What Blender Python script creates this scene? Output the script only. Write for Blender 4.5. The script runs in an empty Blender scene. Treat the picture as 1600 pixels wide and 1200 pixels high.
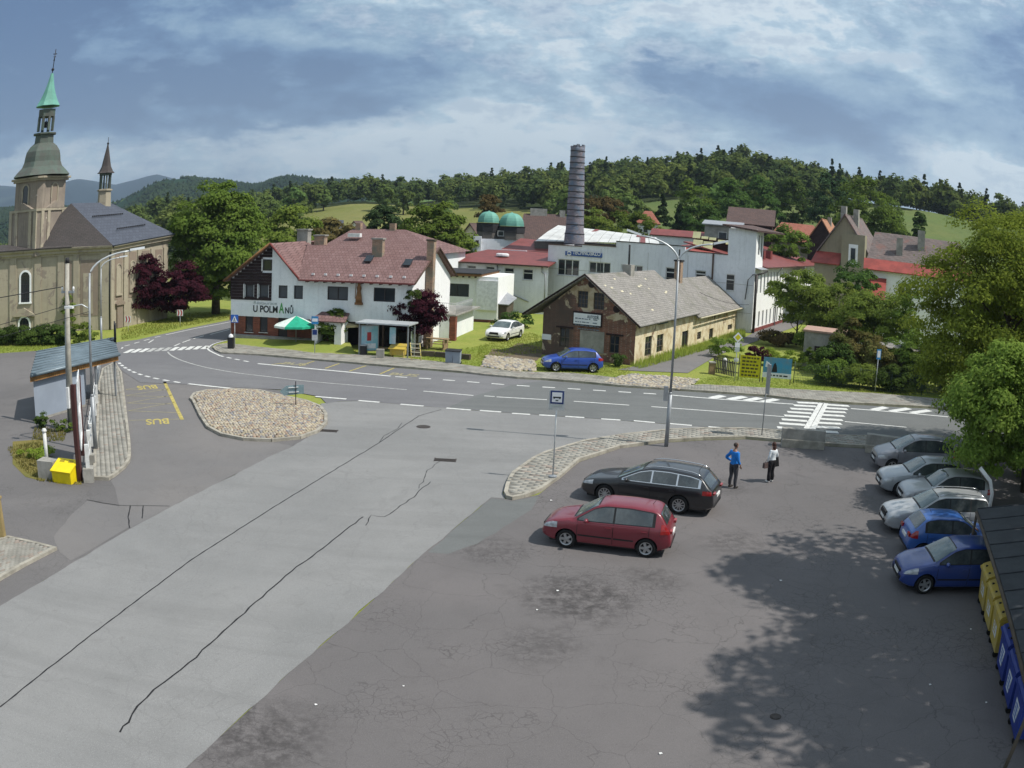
# Town crossroads seen from a rooftop camera.  World: x right, y away, z up, metres.
import bpy, bmesh, math, random
import numpy as np
from mathutils import Vector, Matrix, noise
R = math.radians
random.seed(7); np.random.seed(7)
SC = bpy.context.scene
COL = SC.collection

# ------------------------------------------------------------------ camera (wide webcam lens with barrel distortion)
cd = bpy.data.cameras.new('camera'); cam = bpy.data.objects.new('camera', cd); COL.objects.link(cam)
SC.camera = cam
cd.type = 'PANO'; cd.sensor_width = 36.0; cd.sensor_height = 27.0; cd.sensor_fit = 'HORIZONTAL'
cd.panorama_type = 'FISHEYE_LENS_POLYNOMIAL'
K = [0.031799679, 0.00013409758, -8.123023e-06, 4.5129632e-07]
cd.fisheye_fov = R(178)
cd.fisheye_polynomial_k0 = 0.0
for i, k in enumerate(K): setattr(cd, 'fisheye_polynomial_k%d' % (i+1), -k)
cd.clip_start = 0.1; cd.clip_end = 20000
CAM_H = 9.667
pitch, roll = 0.185, 0.041
cam.matrix_world = Matrix.Translation((0, 0, CAM_H)) @ Matrix.Rotation(R(90)-pitch, 4, 'X') @ Matrix.Rotation(roll, 4, 'Z')

# ------------------------------------------------------------------ light
SUN_EL, SUN_AZ = R(54), R(-14)          # azimuth measured from +x towards +y
sv = Vector((math.cos(SUN_EL)*math.cos(SUN_AZ), math.cos(SUN_EL)*math.sin(SUN_AZ), math.sin(SUN_EL)))
sl = bpy.data.lights.new('sun', 'SUN'); sl.energy = 4.3; sl.angle = R(0.6); sl.color = (1.0, 0.955, 0.88)
so = bpy.data.objects.new('sun', sl); COL.objects.link(so); so.rotation_euler = (-sv).to_track_quat('-Z', 'Y').to_euler()
so.location = (60, -10, 80)
SC.view_settings.view_transform = 'Standard'; SC.view_settings.look = 'None'
SC.view_settings.gamma = 1; SC.view_settings.exposure = 0.26; SC.view_settings.use_curve_mapping = False
SC.cycles.use_denoising = True
SC.cycles.max_bounces = 6; SC.cycles.transparent_max_bounces = 12
SC.cycles.volume_bounces = 0

# ------------------------------------------------------------------ sky
wd = bpy.data.worlds.new('World'); SC.world = wd; wd.use_nodes = True
class NT:
    def __init__(s, nt): s.nt = nt
    def n(s, typ, **kw):
        nd = s.nt.nodes.new(typ)
        for k, v in kw.items():
            if k.startswith('i_'):
                key = k[2:]; key = int(key) if key.isdigit() else key
                s.put(nd.inputs[key], v)
            else: setattr(nd, k, v)
        return nd
    def put(s, inp, v):
        if isinstance(v, bpy.types.NodeSocket): s.nt.links.new(v, inp)
        elif isinstance(v, bpy.types.Node): s.nt.links.new(v.outputs[0], inp)
        else: inp.default_value = v
    def m(s, op, a, b=0.0, c=0.0, clamp=False):
        nd = s.nt.nodes.new('ShaderNodeMath'); nd.operation = op; nd.use_clamp = clamp
        for i, v in enumerate((a, b, c)): s.put(nd.inputs[i], v)
        return nd.outputs[0]
    def ss(s, v, e0, e1):      # smoothstep
        nd = s.n('ShaderNodeMapRange', interpolation_type='SMOOTHSTEP'); s.put(nd.inputs[0], v)
        nd.inputs[1].default_value = e0; nd.inputs[2].default_value = e1; return nd.outputs[0]
    def mix(s, f, a, b):
        nd = s.nt.nodes.new('ShaderNodeMix'); nd.data_type = 'RGBA'
        s.put(nd.inputs[0], f)
        for i, v in ((6, a), (7, b)):
            s.put(nd.inputs[i], v if not isinstance(v, tuple) or len(v) == 4 else (*v, 1.0))
        return nd.outputs[2]
    def noise(s, vec, scale, detail=6, rough=.55, dist=0.0):
        nd = s.n('ShaderNodeTexNoise'); s.put(nd.inputs['Vector'], vec); nd.inputs['Scale'].default_value = scale
        nd.inputs['Detail'].default_value = detail; nd.inputs['Roughness'].default_value = rough
        nd.inputs['Distortion'].default_value = dist; return nd.outputs[0]
w = NT(wd.node_tree)
for nd in list(w.nt.nodes): w.nt.nodes.remove(nd)
out = w.n('ShaderNodeOutputWorld'); bgc = w.n('ShaderNodeBackground'); bgs = w.n('ShaderNodeBackground')
sky = w.n('ShaderNodeTexSky', sky_type='NISHITA', sun_disc=False, sun_elevation=SUN_EL, sun_rotation=R(90)-SUN_AZ, altitude=500, air_density=1.2, dust_density=1.5)
w.put(bgs.inputs[0], sky.outputs[0]); bgs.inputs[1].default_value = 0.12
tc = w.n('ShaderNodeTexCoord'); sep = w.n('ShaderNodeSeparateXYZ'); w.put(sep.inputs[0], tc.outputs['Generated'])
X, Y, Zc = sep.outputs
az = w.m('ARCTAN2', X, Y)                       # 0 = straight ahead, + right (radians)
el = w.m('ARCSINE', Zc)
# cloud deck coordinates: a flat layer overhead seen in perspective
dz = w.m('ADD', w.m('MAXIMUM', Zc, 0.0), 0.13)
cx = w.m('DIVIDE', X, dz); cy = w.m('DIVIDE', Y, dz)
cmb = w.n('ShaderNodeCombineXYZ'); w.put(cmb.inputs[0], w.m('MULTIPLY', cx, 0.8)); w.put(cmb.inputs[1], cy)
P2 = cmb.outputs[0]
n1 = w.noise(P2, 0.9, 3, .5, .3); n2 = w.noise(P2, 2.6, 10, .62, .5); n3 = w.noise(P2, 7.5, 8, .65, .3)
cmb2 = w.n('ShaderNodeCombineXYZ'); w.put(cmb2.inputs[0], w.m('MULTIPLY', az, 1.0)); w.put(cmb2.inputs[1], w.m('MULTIPLY', el, 2.1)); cmb2.inputs[2].default_value = 4.3
n4 = w.noise(cmb2.outputs[0], 5.0, 12, .56, .08)
def bump(azc, elc, wa, we, tilt=0.0):           # soft elliptical mass centred on a direction of the sky
    a = w.m('SUBTRACT', az, azc); e = w.m('SUBTRACT', w.m('SUBTRACT', el, elc), w.m('MULTIPLY', a, tilt))
    d = w.m('ADD', w.m('POWER', w.m('ABSOLUTE', w.m('DIVIDE', a, wa)), 2.0), w.m('POWER', w.m('ABSOLUTE', w.m('DIVIDE', e, we)), 2.0))
    return w.m('POWER', 2.71828, w.m('MULTIPLY', d, -1.0))
D = lambda x: x*math.pi/180
ORD = 'first second third fourth fifth sixth seventh eighth ninth tenth eleventh twelfth thirteenth fourteenth fifteenth sixteenth seventeenth eighteenth nineteenth twentieth'.split()
# smooth light and dark masses of the cloud deck, then wisps of several sizes over them
dark = w.m('ADD', bump(D(-22), D(8.9), D(17), D(3.0), .05), w.m('MULTIPLY', bump(D(19), D(8.6), D(17), D(2.7), -.02), .80))
dark = w.m('ADD', dark, w.m('MULTIPLY', bump(D(-37), D(10.5), D(9), D(4.5)), .55))
dark = w.m('ADD', dark, w.m('MULTIPLY', bump(D(-30), D(14.5), D(16), D(3.2)), .42))
dark = w.m('ADD', dark, w.m('MULTIPLY', bump(D(34), D(13), D(8), D(3.0)), .30))
dark = w.m('SUBTRACT', dark, w.m('MULTIPLY', bump(D(4), D(8.5), D(9), D(3.2)), .28))
dark = w.m('SUBTRACT', dark, w.m('MULTIPLY', bump(D(31), D(6.0), D(6.5), D(1.9), -.25), .75))
dark = w.m('SUBTRACT', dark, w.m('MULTIPLY', bump(D(-14), D(5.0), D(20), D(1.7), .02), .30))
warp = w.m('SUBTRACT', n2, .5); warp4 = w.m('SUBTRACT', n4, .5); n5 = w.noise(cmb2.outputs[0], 2.4, 4, .5, .2); n6 = w.noise(cmb2.outputs[0], 12.0, 12, .62, .12)
v = w.m('ADD', w.m('MULTIPLY', dark, .66), w.m('MULTIPLY', w.m('SUBTRACT', n5, .5), .7))
v = w.m('ADD', v, w.m('MULTIPLY', warp4, 1.25)); v = w.m('ADD', v, w.m('MULTIPLY', w.m('SUBTRACT', n6, .5), .95)); v = w.m('ADD', v, w.m('MULTIPLY', warp, .3))
v = w.m('ADD', w.m('MULTIPLY', w.m('SUBTRACT', v, .12), 1.45), .30)
cr = w.n('ShaderNodeValToRGB'); w.put(cr.inputs[0], v); e_ = cr.color_ramp.elements; e_[0].position = 0.0; e_[0].color = (.70, .78, .82, 1); e_[1].position = .85; e_[1].color = (.06, .125, .27, 1)
for ps, c in ((.10, (.46, .60, .70)), (.24, (.30, .43, .55)), (.40, (.20, .32, .47)), (.58, (.11, .205, .37))): q = cr.color_ramp.elements.new(ps); q.color = (*c, 1)
n7 = w.noise(cmb2.outputs[0], 34.0, 8, .66, .1)
pf = w.m('ADD', w.m('MULTIPLY', n4, .55), w.m('ADD', w.m('MULTIPLY', n6, .65), w.m('MULTIPLY', n7, .28)))
puff = w.m('MULTIPLY', w.ss(pf, .74, .84), w.m('MULTIPLY', w.ss(v, .62, .18), .62))
shade = w.m('MULTIPLY', w.ss(pf, .70, .60), .38)
cs0 = w.mix(shade, cr.outputs[0], (.19, .30, .45)); cs1 = w.mix(puff, cs0, (.78, .83, .86))
hz = w.m('MULTIPLY', w.ss(el, D(5.0), D(1.0)), .35)
c3 = w.mix(hz, cs1, (.50, .60, .66))
low = w.ss(el, 0.0, D(-3)); c4 = w.mix(low, c3, (.10, .12, .10))
w.put(bgc.inputs[0], c4); bgc.inputs[1].default_value = 0.90
mxs = w.n('ShaderNodeMixShader'); mxs.inputs[0].default_value = 0.86
w.put(mxs.inputs[1], bgs.outputs[0]); w.put(mxs.inputs[2], bgc.outputs[0]); w.put(out.inputs[0], mxs.outputs[0])

# ------------------------------------------------------------------ materials
MATS = {}
def mat(name, col, rough=.8, spec=.3, metal=0.0, var=.12, nscale=3.0, col2=None, bump=0.0, bscale=30.0, coat=0.0, streak=0.0, fine=0.0, fscale=60.0):
    """procedural material: base colour broken up by two noises, optional second colour, streaks and bump"""
    if name in MATS: return MATS[name]
    m = bpy.data.materials.new(name); m.use_nodes = True; t = NT(m.node_tree)
    b = m.node_tree.nodes['Principled BSDF']
    tc = t.n('ShaderNodeTexCoord'); O = tc.outputs['Object']
    c2 = col2 if col2 else tuple(max(0, x*(1-var*2)) for x in col)
    f = t.ss(t.noise(O, nscale, 6, .6), .35, .68)
    c = t.mix(f, (*col, 1), (*c2, 1))
    f2 = t.noise(O, nscale*7.3, 4, .6)
    c = t.mix(t.m('MULTIPLY', t.ss(f2, .45, .75), .5 if var else 0.0), c, (*[x*(1-var*1.6) for x in col], 1))
    if fine:
        f3 = t.noise(O, fscale, 2, .7)
        c = t.mix(t.m('MULTIPLY', t.ss(f3, .4, .7), fine), c, (*[x*.45 for x in col], 1))
    if streak:
        mp = t.n('ShaderNodeMapping'); mp.inputs['Scale'].default_value = (2.2, 2.2, .18); t.put(mp.inputs[0], O)
        c = t.mix(t.m('MULTIPLY', t.ss(t.noise(mp.outputs[0], 1.6, 6, .65), .48, .72), streak), c, (*[x*.5 for x in col], 1))
    t.put(b.inputs['Base Color'], c)
    b.inputs['Roughness'].default_value = rough; b.inputs['Metallic'].default_value = metal
    b.inputs['Specular IOR Level'].default_value = spec; b.inputs['Coat Weight'].default_value = coat; b.inputs['Coat Roughness'].default_value = .04
    if bump:
        bn = t.n('ShaderNodeBump'); bn.inputs['Strength'].default_value = bump; bn.inputs['Distance'].default_value = .02
        t.put(bn.inputs['Height'], t.noise(O, bscale, 4, .6)); t.put(b.inputs['Normal'], bn.outputs[0])
    MATS[name] = m; return m
def glassm(name, col=(.02,.025,.03), rough=.06, spec=.6):
    if name in MATS: return MATS[name]
    m = mat(name, col, rough, spec, var=.1, nscale=.6); return m

# ------------------------------------------------------------------ mesh helpers
class MB:
    def __init__(s): s.v = []; s.f = []; s.mi = []; s.M = None; s.sm = []; s.cur = 0
    def av(s, p):
        p = Vector(p); s.v.append(tuple(s.M @ p) if s.M else tuple(p)); return len(s.v)-1
    def face(s, pts, smooth=False):
        s.f.append([s.av(p) for p in pts]); s.mi.append(s.cur); s.sm.append(smooth); return s
    def fi(s, idx, smooth=False): s.f.append(list(idx)); s.mi.append(s.cur); s.sm.append(smooth)
    def box(s, x0, x1, y0, y1, z0, z1):
        i = [s.av(p) for p in ((x0,y0,z0),(x1,y0,z0),(x1,y1,z0),(x0,y1,z0),(x0,y0,z1),(x1,y0,z1),(x1,y1,z1),(x0,y1,z1))]
        for q in ((0,3,2,1),(4,5,6,7),(0,1,5,4),(1,2,6,5),(2,3,7,6),(3,0,4,7)): s.fi([i[k] for k in q])
        return s
    def prism(s, poly, z0, z1, bottom=True):
        a = [s.av((x, y, z0)) for x, y in poly]; b = [s.av((x, y, z1)) for x, y in poly]; n = len(poly)
        s.fi(b)
        if bottom: s.fi(a[::-1])
        for i in range(n): s.fi((a[i], a[(i+1) % n], b[(i+1) % n], b[i]))
        return s
    def xprism(s, prof, x0, x1):      # profile in (y,z) swept along x
        a = [s.av((x0, y, z)) for y, z in prof]; b = [s.av((x1, y, z)) for y, z in prof]; n = len(prof)
        s.fi(a); s.fi(b[::-1])
        for i in range(n): s.fi((a[i], b[i], b[(i+1) % n], a[(i+1) % n]))
        return s
    def yprism(s, prof, y0, y1):      # profile in (x,z) swept along y
        a = [s.av((x, y0, z)) for x, z in prof]; b = [s.av((x, y1, z)) for x, z in prof]; n = len(prof)
        s.fi(a); s.fi(b[::-1])
        for i in range(n): s.fi((a[i], b[i], b[(i+1) % n], a[(i+1) % n]))
        return s
    def cyl(s, p0, p1, r0, r1=None, n=10, caps=True, smooth=True):
        r1 = r0 if r1 is None else r1; p0 = Vector(p0); p1 = Vector(p1); d = (p1-p0).normalized()
        u = d.orthogonal().normalized(); w_ = d.cross(u)
        a = []; b = []
        for k in range(n):
            t = 2*math.pi*k/n; o = u*math.cos(t)+w_*math.sin(t)
            a.append(s.av(p0+o*r0)); b.append(s.av(p1+o*r1))
        for k in range(n): s.fi((a[k], a[(k+1) % n], b[(k+1) % n], b[k]), smooth)
        if caps: s.fi(a[::-1]); s.fi(b)
        return s
    def tube(s, pts, r, n=8, r1=None):
        r1 = r if r1 is None else r1; rings = []; pts = [Vector(p) for p in pts]; m = len(pts)
        for i, p in enumerate(pts):
            d = (pts[min(i+1, m-1)]-pts[max(i-1, 0)]).normalized(); u = d.cross(Vector((0, .02, 1)) if abs(d.z) < .95 else Vector((1, 0, 0))).normalized(); q = d.cross(u)
            rr = r+(r1-r)*i/(m-1)
            rings.append([s.av(p+(u*math.cos(2*math.pi*k/n)+q*math.sin(2*math.pi*k/n))*rr) for k in range(n)])
        for a, b in zip(rings, rings[1:]):
            for k in range(n): s.fi((a[k], a[(k+1) % n], b[(k+1) % n], b[k]), True)
        s.fi(rings[0][::-1]); s.fi(rings[-1]); return s
    def lathe(s, prof, n=16, c=(0, 0), rot=0.0, smooth=False, sx=1, sy=1, caps=True):
        rings = []
        for r, z in prof: rings.append([s.av((c[0]+sx*r*math.cos(rot+2*math.pi*k/n), c[1]+sy*r*math.sin(rot+2*math.pi*k/n), z)) for k in range(n)])
        for a, b in zip(rings, rings[1:]):
            for k in range(n): s.fi((a[k], a[(k+1) % n], b[(k+1) % n], b[k]), smooth)
        if caps: s.fi(rings[0][::-1]); s.fi(rings[-1])
        return s
    def ball(s, c, r, n=10, m=7, sx=1, sy=1, sz=1):
        rings = []
        for j in range(1, m):
            ph = math.pi*j/m
            rings.append([s.av((c[0]+sx*r*math.sin(ph)*math.cos(2*math.pi*k/n), c[1]+sy*r*math.sin(ph)*math.sin(2*math.pi*k/n), c[2]-sz*r*math.cos(ph))) for k in range(n)])
        bt = s.av((c[0], c[1], c[2]-sz*r)); tp = s.av((c[0], c[1], c[2]+sz*r))
        for k in range(n): s.fi((bt, rings[0][(k+1) % n], rings[0][k]), True); s.fi((tp, rings[-1][k], rings[-1][(k+1) % n]), True)
        for a, b in zip(rings, rings[1:]):
            for k in range(n): s.fi((a[k], a[(k+1) % n], b[(k+1) % n], b[k]), True)
        return s
    def slab(s, poly3, t):            # planar polygon thickened along its normal (down by t)
        P = [Vector(p) for p in poly3]; nrm = (P[1]-P[0]).cross(P[2]-P[0]).normalized()
        if nrm.z < 0: P = P[::-1]; nrm = -nrm
        a = [s.av(p) for p in P]; b = [s.av(p-nrm*t) for p in P]; n = len(P)
        s.fi(a); s.fi(b[::-1])
        for i in range(n): s.fi((a[(i+1) % n], a[i], b[i], b[(i+1) % n]))
        return s
    def wall(s, x0, x1, z0, z1, holes=(), y=0.0, depth=.18):
        """front face at y with rectangular openings and reveals running back to y+depth"""
        hs = [(max(a, x0), min(b, x1), max(c, z0), min(d, z1)) for a, b, c, d in holes]
        hs = [h for h in hs if h[1]-h[0] > .02 and h[3]-h[2] > .02]
        xs = sorted({x0, x1, *[h[0] for h in hs], *[h[1] for h in hs]}); zs = sorted({z0, z1, *[h[2] for h in hs], *[h[3] for h in hs]})
        for xa, xb in zip(xs, xs[1:]):
            for za, zb in zip(zs, zs[1:]):
                cx_, cz_ = (xa+xb)/2, (za+zb)/2
                if any(h[0] < cx_ < h[1] and h[2] < cz_ < h[3] for h in hs): continue
                s.face(((xa, y, za), (xb, y, za), (xb, y, zb), (xa, y, zb)))
        for a, b, c, d in hs:
            s.face(((a, y, c), (a, y+depth, c), (a, y+depth, d), (a, y, d))); s.face(((b, y, d), (b, y+depth, d), (b, y+depth, c), (b, y, c)))
            s.face(((a, y, d), (a, y+depth, d), (b, y+depth, d), (b, y, d))); s.face(((a, y, c), (b, y, c), (b, y+depth, c), (a, y+depth, c)))
        return s
    def mesh(s, name, mats):
        me = bpy.data.meshes.new(name); me.from_pydata(s.v, [], s.f)
        for m_ in (mats if isinstance(mats, (list, tuple)) else [mats]): me.materials.append(m_)
        if any(s.mi): me.polygons.foreach_set('material_index', s.mi)
        if any(s.sm): me.polygons.foreach_set('use_smooth', s.sm)
        me.update(); return me
    def build(s, name, mats, parent=None, **kw):
        o = bpy.data.objects.new(name, s.mesh(name, mats)); COL.objects.link(o)
        if parent: o.parent = parent
        for k, v in kw.items(): o[k] = v
        return o
def npmesh(name, V, F, mats, parent=None, smooth=False, **kw):
    """V (n,3) array, F (m,k) array"""
    me = bpy.data.meshes.new(name); n, k = F.shape
    me.vertices.add(len(V)); me.vertices.foreach_set('co', np.asarray(V, np.float32).ravel())
    me.loops.add(n*k); me.loops.foreach_set('vertex_index', F.astype(np.int32).ravel())
    me.polygons.add(n); me.polygons.foreach_set('loop_start', np.arange(0, n*k, k, dtype=np.int32)); me.polygons.foreach_set('loop_total', np.full(n, k, np.int32))
    if smooth: me.polygons.foreach_set('use_smooth', np.ones(n, bool))
    for m_ in (mats if isinstance(mats, (list, tuple)) else [mats]): me.materials.append(m_)
    me.update(calc_edges=True)
    o = bpy.data.objects.new(name, me); COL.objects.link(o)
    if parent: o.parent = parent
    for a, b in kw.items(): o[a] = b
    return o
def thing(name, label, cat, loc=(0, 0, 0), rot=0.0, group=None):
    o = bpy.data.objects.new(name, None); COL.objects.link(o); o.empty_display_size = .3
    o.location = loc if len(loc) == 3 else (*loc, 0); o.rotation_euler = (0, 0, rot); tag(o, label, cat, group); return o
def tag(o, label, cat, group=None):
    o['label'] = label; o['category'] = cat
    if group: o['group'] = group
    return o
def copy_tree(o, parent=None):
    c = o.copy(); COL.objects.link(c)
    if parent: c.parent = parent
    for ch in list(o.children): copy_tree(ch, c)
    return c
def aim(a, b):
    return math.atan2(b[1]-a[1], b[0]-a[0])
def window(par, x0, x1, z0, z1, y=.12, cols=(), rows=(), fm='frame_white', gm='pane_dark', fw=.06, yaxis=False, name='window', sill=None):
    """frame + pane in a wall opening; part > sub-part"""
    m = MB()
    T = Matrix.Identity(4)
    if yaxis is not False: m.M = yaxis; T = yaxis
    m.box(x0, x1, y-.03, y+.03, z0, z0+fw).box(x0, x1, y-.03, y+.03, z1-fw, z1).box(x0, x0+fw, y-.03, y+.03, z0+fw, z1-fw).box(x1-fw, x1, y-.03, y+.03, z0+fw, z1-fw)
    for c in cols: cx_ = x0+(x1-x0)*c; m.box(cx_-fw/2, cx_+fw/2, y-.027, y+.027, z0+fw, z1-fw)
    for c in rows: cz_ = z0+(z1-z0)*c; m.box(x0+fw, x1-fw, y-.022, y+.022, cz_-fw/2, cz_+fw/2)
    o = m.build(name, MATS[fm], par)
    p = MB(); p.M = m.M; p.face(((x0+fw*.5, y+.01, z0+fw*.5), (x1-fw*.5, y+.01, z0+fw*.5), (x1-fw*.5, y+.01, z1-fw*.5), (x0+fw*.5, y+.01, z1-fw*.5)))
    p.build('pane', MATS[gm], o)
    if sill:
        q = MB(); q.M = m.M; q.box(x0-.06, x1+.06, -.05, y-.03, z0-.05, z0-.003); q.build('sill', MATS[sill], o)
    return o
def text_mesh(txt, size, mtl, parent, loc, rot=(R(90), 0, 0), name='lettering', ext=.008, font_sx=1.0, align='LEFT', bold=0.0):
    cu = bpy.data.curves.new('tmp', 'FONT'); cu.body = txt; cu.size = size; cu.extrude = ext; cu.align_x = align; cu.offset = bold
    to = bpy.data.objects.new('tmp', cu); COL.objects.link(to)
    dg = bpy.context.evaluated_depsgraph_get(); me = bpy.data.meshes.new_from_object(to.evaluated_get(dg))
    bpy.data.objects.remove(to); bpy.data.curves.remove(cu); me.materials.clear(); me.materials.append(mtl); me.name = name
    o = bpy.data.objects.new(name, me); COL.objects.link(o); o.parent = parent; o.location = loc; o.rotation_euler = rot; o.scale = (font_sx, 1, 1); return o
mat('frame_white', (.62, .62, .60), .5); mat('frame_dark', (.035, .028, .026), .5); mat('frame_brown', (.09, .05, .035), .6)
glassm('pane_dark'); glassm('pane_grey', (.07, .08, .09), .12, .5)

# ------------------------------------------------------------------ ground materials
def asphalt(name, c, c2, crack=0.0, cscale=1.0, patch=0.0, track=None, stains=()):
    m = bpy.data.materials.new(name); m.use_nodes = True; t = NT(m.node_tree); b = m.node_tree.nodes['Principled BSDF']
    tc = t.n('ShaderNodeTexCoord'); O = tc.outputs['Object']
    big = t.noise(O, .11, 5, .6, .6); med = t.noise(O, .8, 6, .65); fine = t.noise(O, 45, 2, .8); grit = t.noise(O, 14, 3, .8)
    k = t.mix(t.ss(big, .36, .66), (*c, 1), (*c2, 1))
    k = t.mix(t.m('MULTIPLY', t.ss(med, .42, .74), .38), k, (*[x*.72 for x in c], 1))
    k = t.mix(t.m('MULTIPLY', t.ss(fine, .48, .8), .75), k, (*[min(1, x*1.7) for x in c], 1))
    k = t.mix(t.m('MULTIPLY', t.ss(grit, .54, .78), .6), k, (*[x*.5 for x in c], 1))
    if patch:
        st = t.noise(O, .33, 4, .7, 1.2); k = t.mix(t.m('MULTIPLY', t.ss(st, .6, .72), patch), k, (*[x*.55 for x in c], 1))
    if track is not None:                  # wheel tracks and long faint streaks along the driving direction
        mp = t.n('ShaderNodeMapping'); mp.inputs['Rotation'].default_value = (0, 0, -R(track)); mp.inputs['Scale'].default_value = (.06, 1.1, 1); t.put(mp.inputs[0], O)
        k = t.mix(t.m('MULTIPLY', t.ss(t.noise(mp.outputs[0], 1.0, 5, .6), .44, .66), .30), k, (*[x*.72 for x in c], 1))
        k = t.mix(t.m('MULTIPLY', t.ss(t.noise(O, .9, 6, .75, 1.5), .60, .70), .35), k, (c[0]*.62, c[1]*.60, c[2]*.58, 1))
    for sx_, sy_, sr_, st_ in stains:      # oil and dirt gathered round a spot
        vd = t.n('ShaderNodeVectorMath', operation='DISTANCE'); t.put(vd.inputs[0], O); vd.inputs[1].default_value = (sx_, sy_, 0)
        f = t.m('MULTIPLY', t.ss(t.m('ADD', vd.outputs['Value'], t.m('MULTIPLY', t.noise(O, 1.1, 5, .7), sr_)), sr_*1.5, sr_*.75), st_)
        k = t.mix(t.m('MULTIPLY', f, t.ss(t.noise(O, 2.6, 6, .75), .36, .62)), k, (*[x*.35 for x in c], 1))
    if crack:
        wv = t.n('ShaderNodeTexNoise'); t.put(wv.inputs['Vector'], O); wv.inputs['Scale'].default_value = 1.7; wv.inputs['Detail'].default_value = 5
        vm = t.n('ShaderNodeVectorMath', operation='MULTIPLY_ADD'); t.put(vm.inputs[0], wv.outputs['Color']); vm.inputs[1].default_value = (.5, .5, .5); t.put(vm.inputs[2], O)
        vo = t.n('ShaderNodeTexVoronoi', feature='DISTANCE_TO_EDGE'); t.put(vo.inputs['Vector'], vm.outputs[0]); vo.inputs['Scale'].default_value = cscale*3.4
        vo2 = t.n('ShaderNodeTexVoronoi', feature='DISTANCE_TO_EDGE'); t.put(vo2.inputs['Vector'], vm.outputs[0]); vo2.inputs['Scale'].default_value = cscale*.55
        zone = t.ss(t.noise(O, .26, 3, .6), .47, .62)
        a = t.m('MULTIPLY', t.ss(vo.outputs['Distance'], .045, .0), zone); a2 = t.m('MULTIPLY', t.ss(vo2.outputs['Distance'], .008, .0), .75)
        k = t.mix(t.m('MULTIPLY', t.m('MAXIMUM', a, a2), crack), k, (*[x*.32 for x in c], 1))
    t.put(b.inputs['Base Color'], k); b.inputs['Roughness'].default_value = .92; b.inputs['Specular IOR Level'].default_value = .25
    bn = t.n('ShaderNodeBump'); bn.inputs['Strength'].default_value = .35; bn.inputs['Distance'].default_value = .01; t.put(bn.inputs['Height'], grit); t.put(b.inputs['Normal'], bn.outputs[0])
    MATS[name] = m; return m
asphalt('asphalt_light', (.215, .213, .209), (.182, .182, .18), .15, .45, .22, track=79)
asphalt('asphalt_lot', (.138, .127, .126), (.114, .107, .107), .55, 1.0, .35, stains=[(*p_, r_, s_) for p_, r_, s_ in [((2.01, 21.23), 2.2, 0.9), ((4.2, 22.63), 1.3, 0.6), ((-4.56, 13.46), 2.0, 0.8), ((1.01, 18.36), 1.5, 0.5), ((8.64, 31.92), 1.6, 0.5), ((-0.56, 24.54), 1.6, 0.5), ((7.37, 25.52), 1.8, 0.5)]])
asphalt('asphalt_road', (.160, .158, .162), (.135, .133, .14), .10, .4, .2, track=-12)
asphalt('asphalt_road_new', (.135, .14, .138), (.12, .124, .122), .05, .4, .15, track=-12)
asphalt('asphalt_lane', (.165, .155, .15), (.14, .135, .135), .2, .6)
asphalt('asphalt_yard', (.14, .132, .13), (.105, .10, .10), .35, .8, .4)
asphalt('concrete_old', (.20, .195, .18), (.16, .155, .14), .25, .7, .3)
mat('paint_white', (.70, .70, .67), .7, var=.14, nscale=4, fine=.35, fscale=25); mat('paint_faded', (.50, .50, .48), .8, var=.2, nscale=3, fine=.6, fscale=18)
mat('paint_yellow', (.52, .43, .13), .8, var=.2, nscale=3, fine=.6, fscale=16); mat('paint_yellow_faded', (.33, .30, .19), .85, var=.15, nscale=3, fine=.5, fscale=14)
mat('tar', (.018, .018, .02), .75, .3, var=.2); mat('kerb', (.40, .37, .31), .85, var=.2, nscale=2, fine=.3)
mat('paver_grey', (.34, .325, .285), .85, var=.2, nscale=1.2, fine=.3); mat('paver_dark', (.17, .16, .14), .9)
mat('paver_red', (.31, .26, .22), .85, var=.18, nscale=1.5); mat('iron', (.06, .05, .045), .7, var=.2, nscale=8)
def grassm(name, c, c2, c3, s=1.2):
    m = bpy.data.materials.new(name); m.use_nodes = True; t = NT(m.node_tree); b = m.node_tree.nodes['Principled BSDF']
    O = t.n('ShaderNodeTexCoord').outputs['Object']
    k = t.mix(t.ss(t.noise(O, s*.25, 6, .65), .36, .66), (*c, 1), (*c2, 1)); k = t.mix(t.m('MULTIPLY', t.ss(t.noise(O, s*3, 5, .7), .45, .72), .6), k, (*c3, 1))
    k = t.mix(t.m('MULTIPLY', t.ss(t.noise(O, s*22, 3, .8), .5, .75), .5), k, (*[x*.5 for x in c], 1))
    t.put(b.inputs['Base Color'], k); b.inputs['Roughness'].default_value = .95; b.inputs['Specular IOR Level'].default_value = .1
    bn = t.n('ShaderNodeBump'); bn.inputs['Strength'].default_value = .8; bn.inputs['Distance'].default_value = .06; t.put(bn.inputs['Height'], t.noise(O, s*14, 4, .7)); t.put(b.inputs['Normal'], bn.outputs[0])
    MATS[name] = m; return m
grassm('grass', (.22, .265, .055), (.27, .285, .07), (.15, .20, .04)); grassm('grass_dry', (.19, .16, .05), (.13, .14, .035), (.24, .19, .09), 1.5)
grassm('meadow', (.16, .17, .05), (.19, .18, .065), (.11, .13, .04), .12); grassm('meadow_green', (.10, .14, .045), (.13, .15, .05), (.075, .105, .034), .12)
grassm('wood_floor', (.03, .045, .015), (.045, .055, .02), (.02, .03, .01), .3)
grassm('soil', (.17, .13, .09), (.12, .10, .07), (.22, .18, .13), 2.0)

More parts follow.
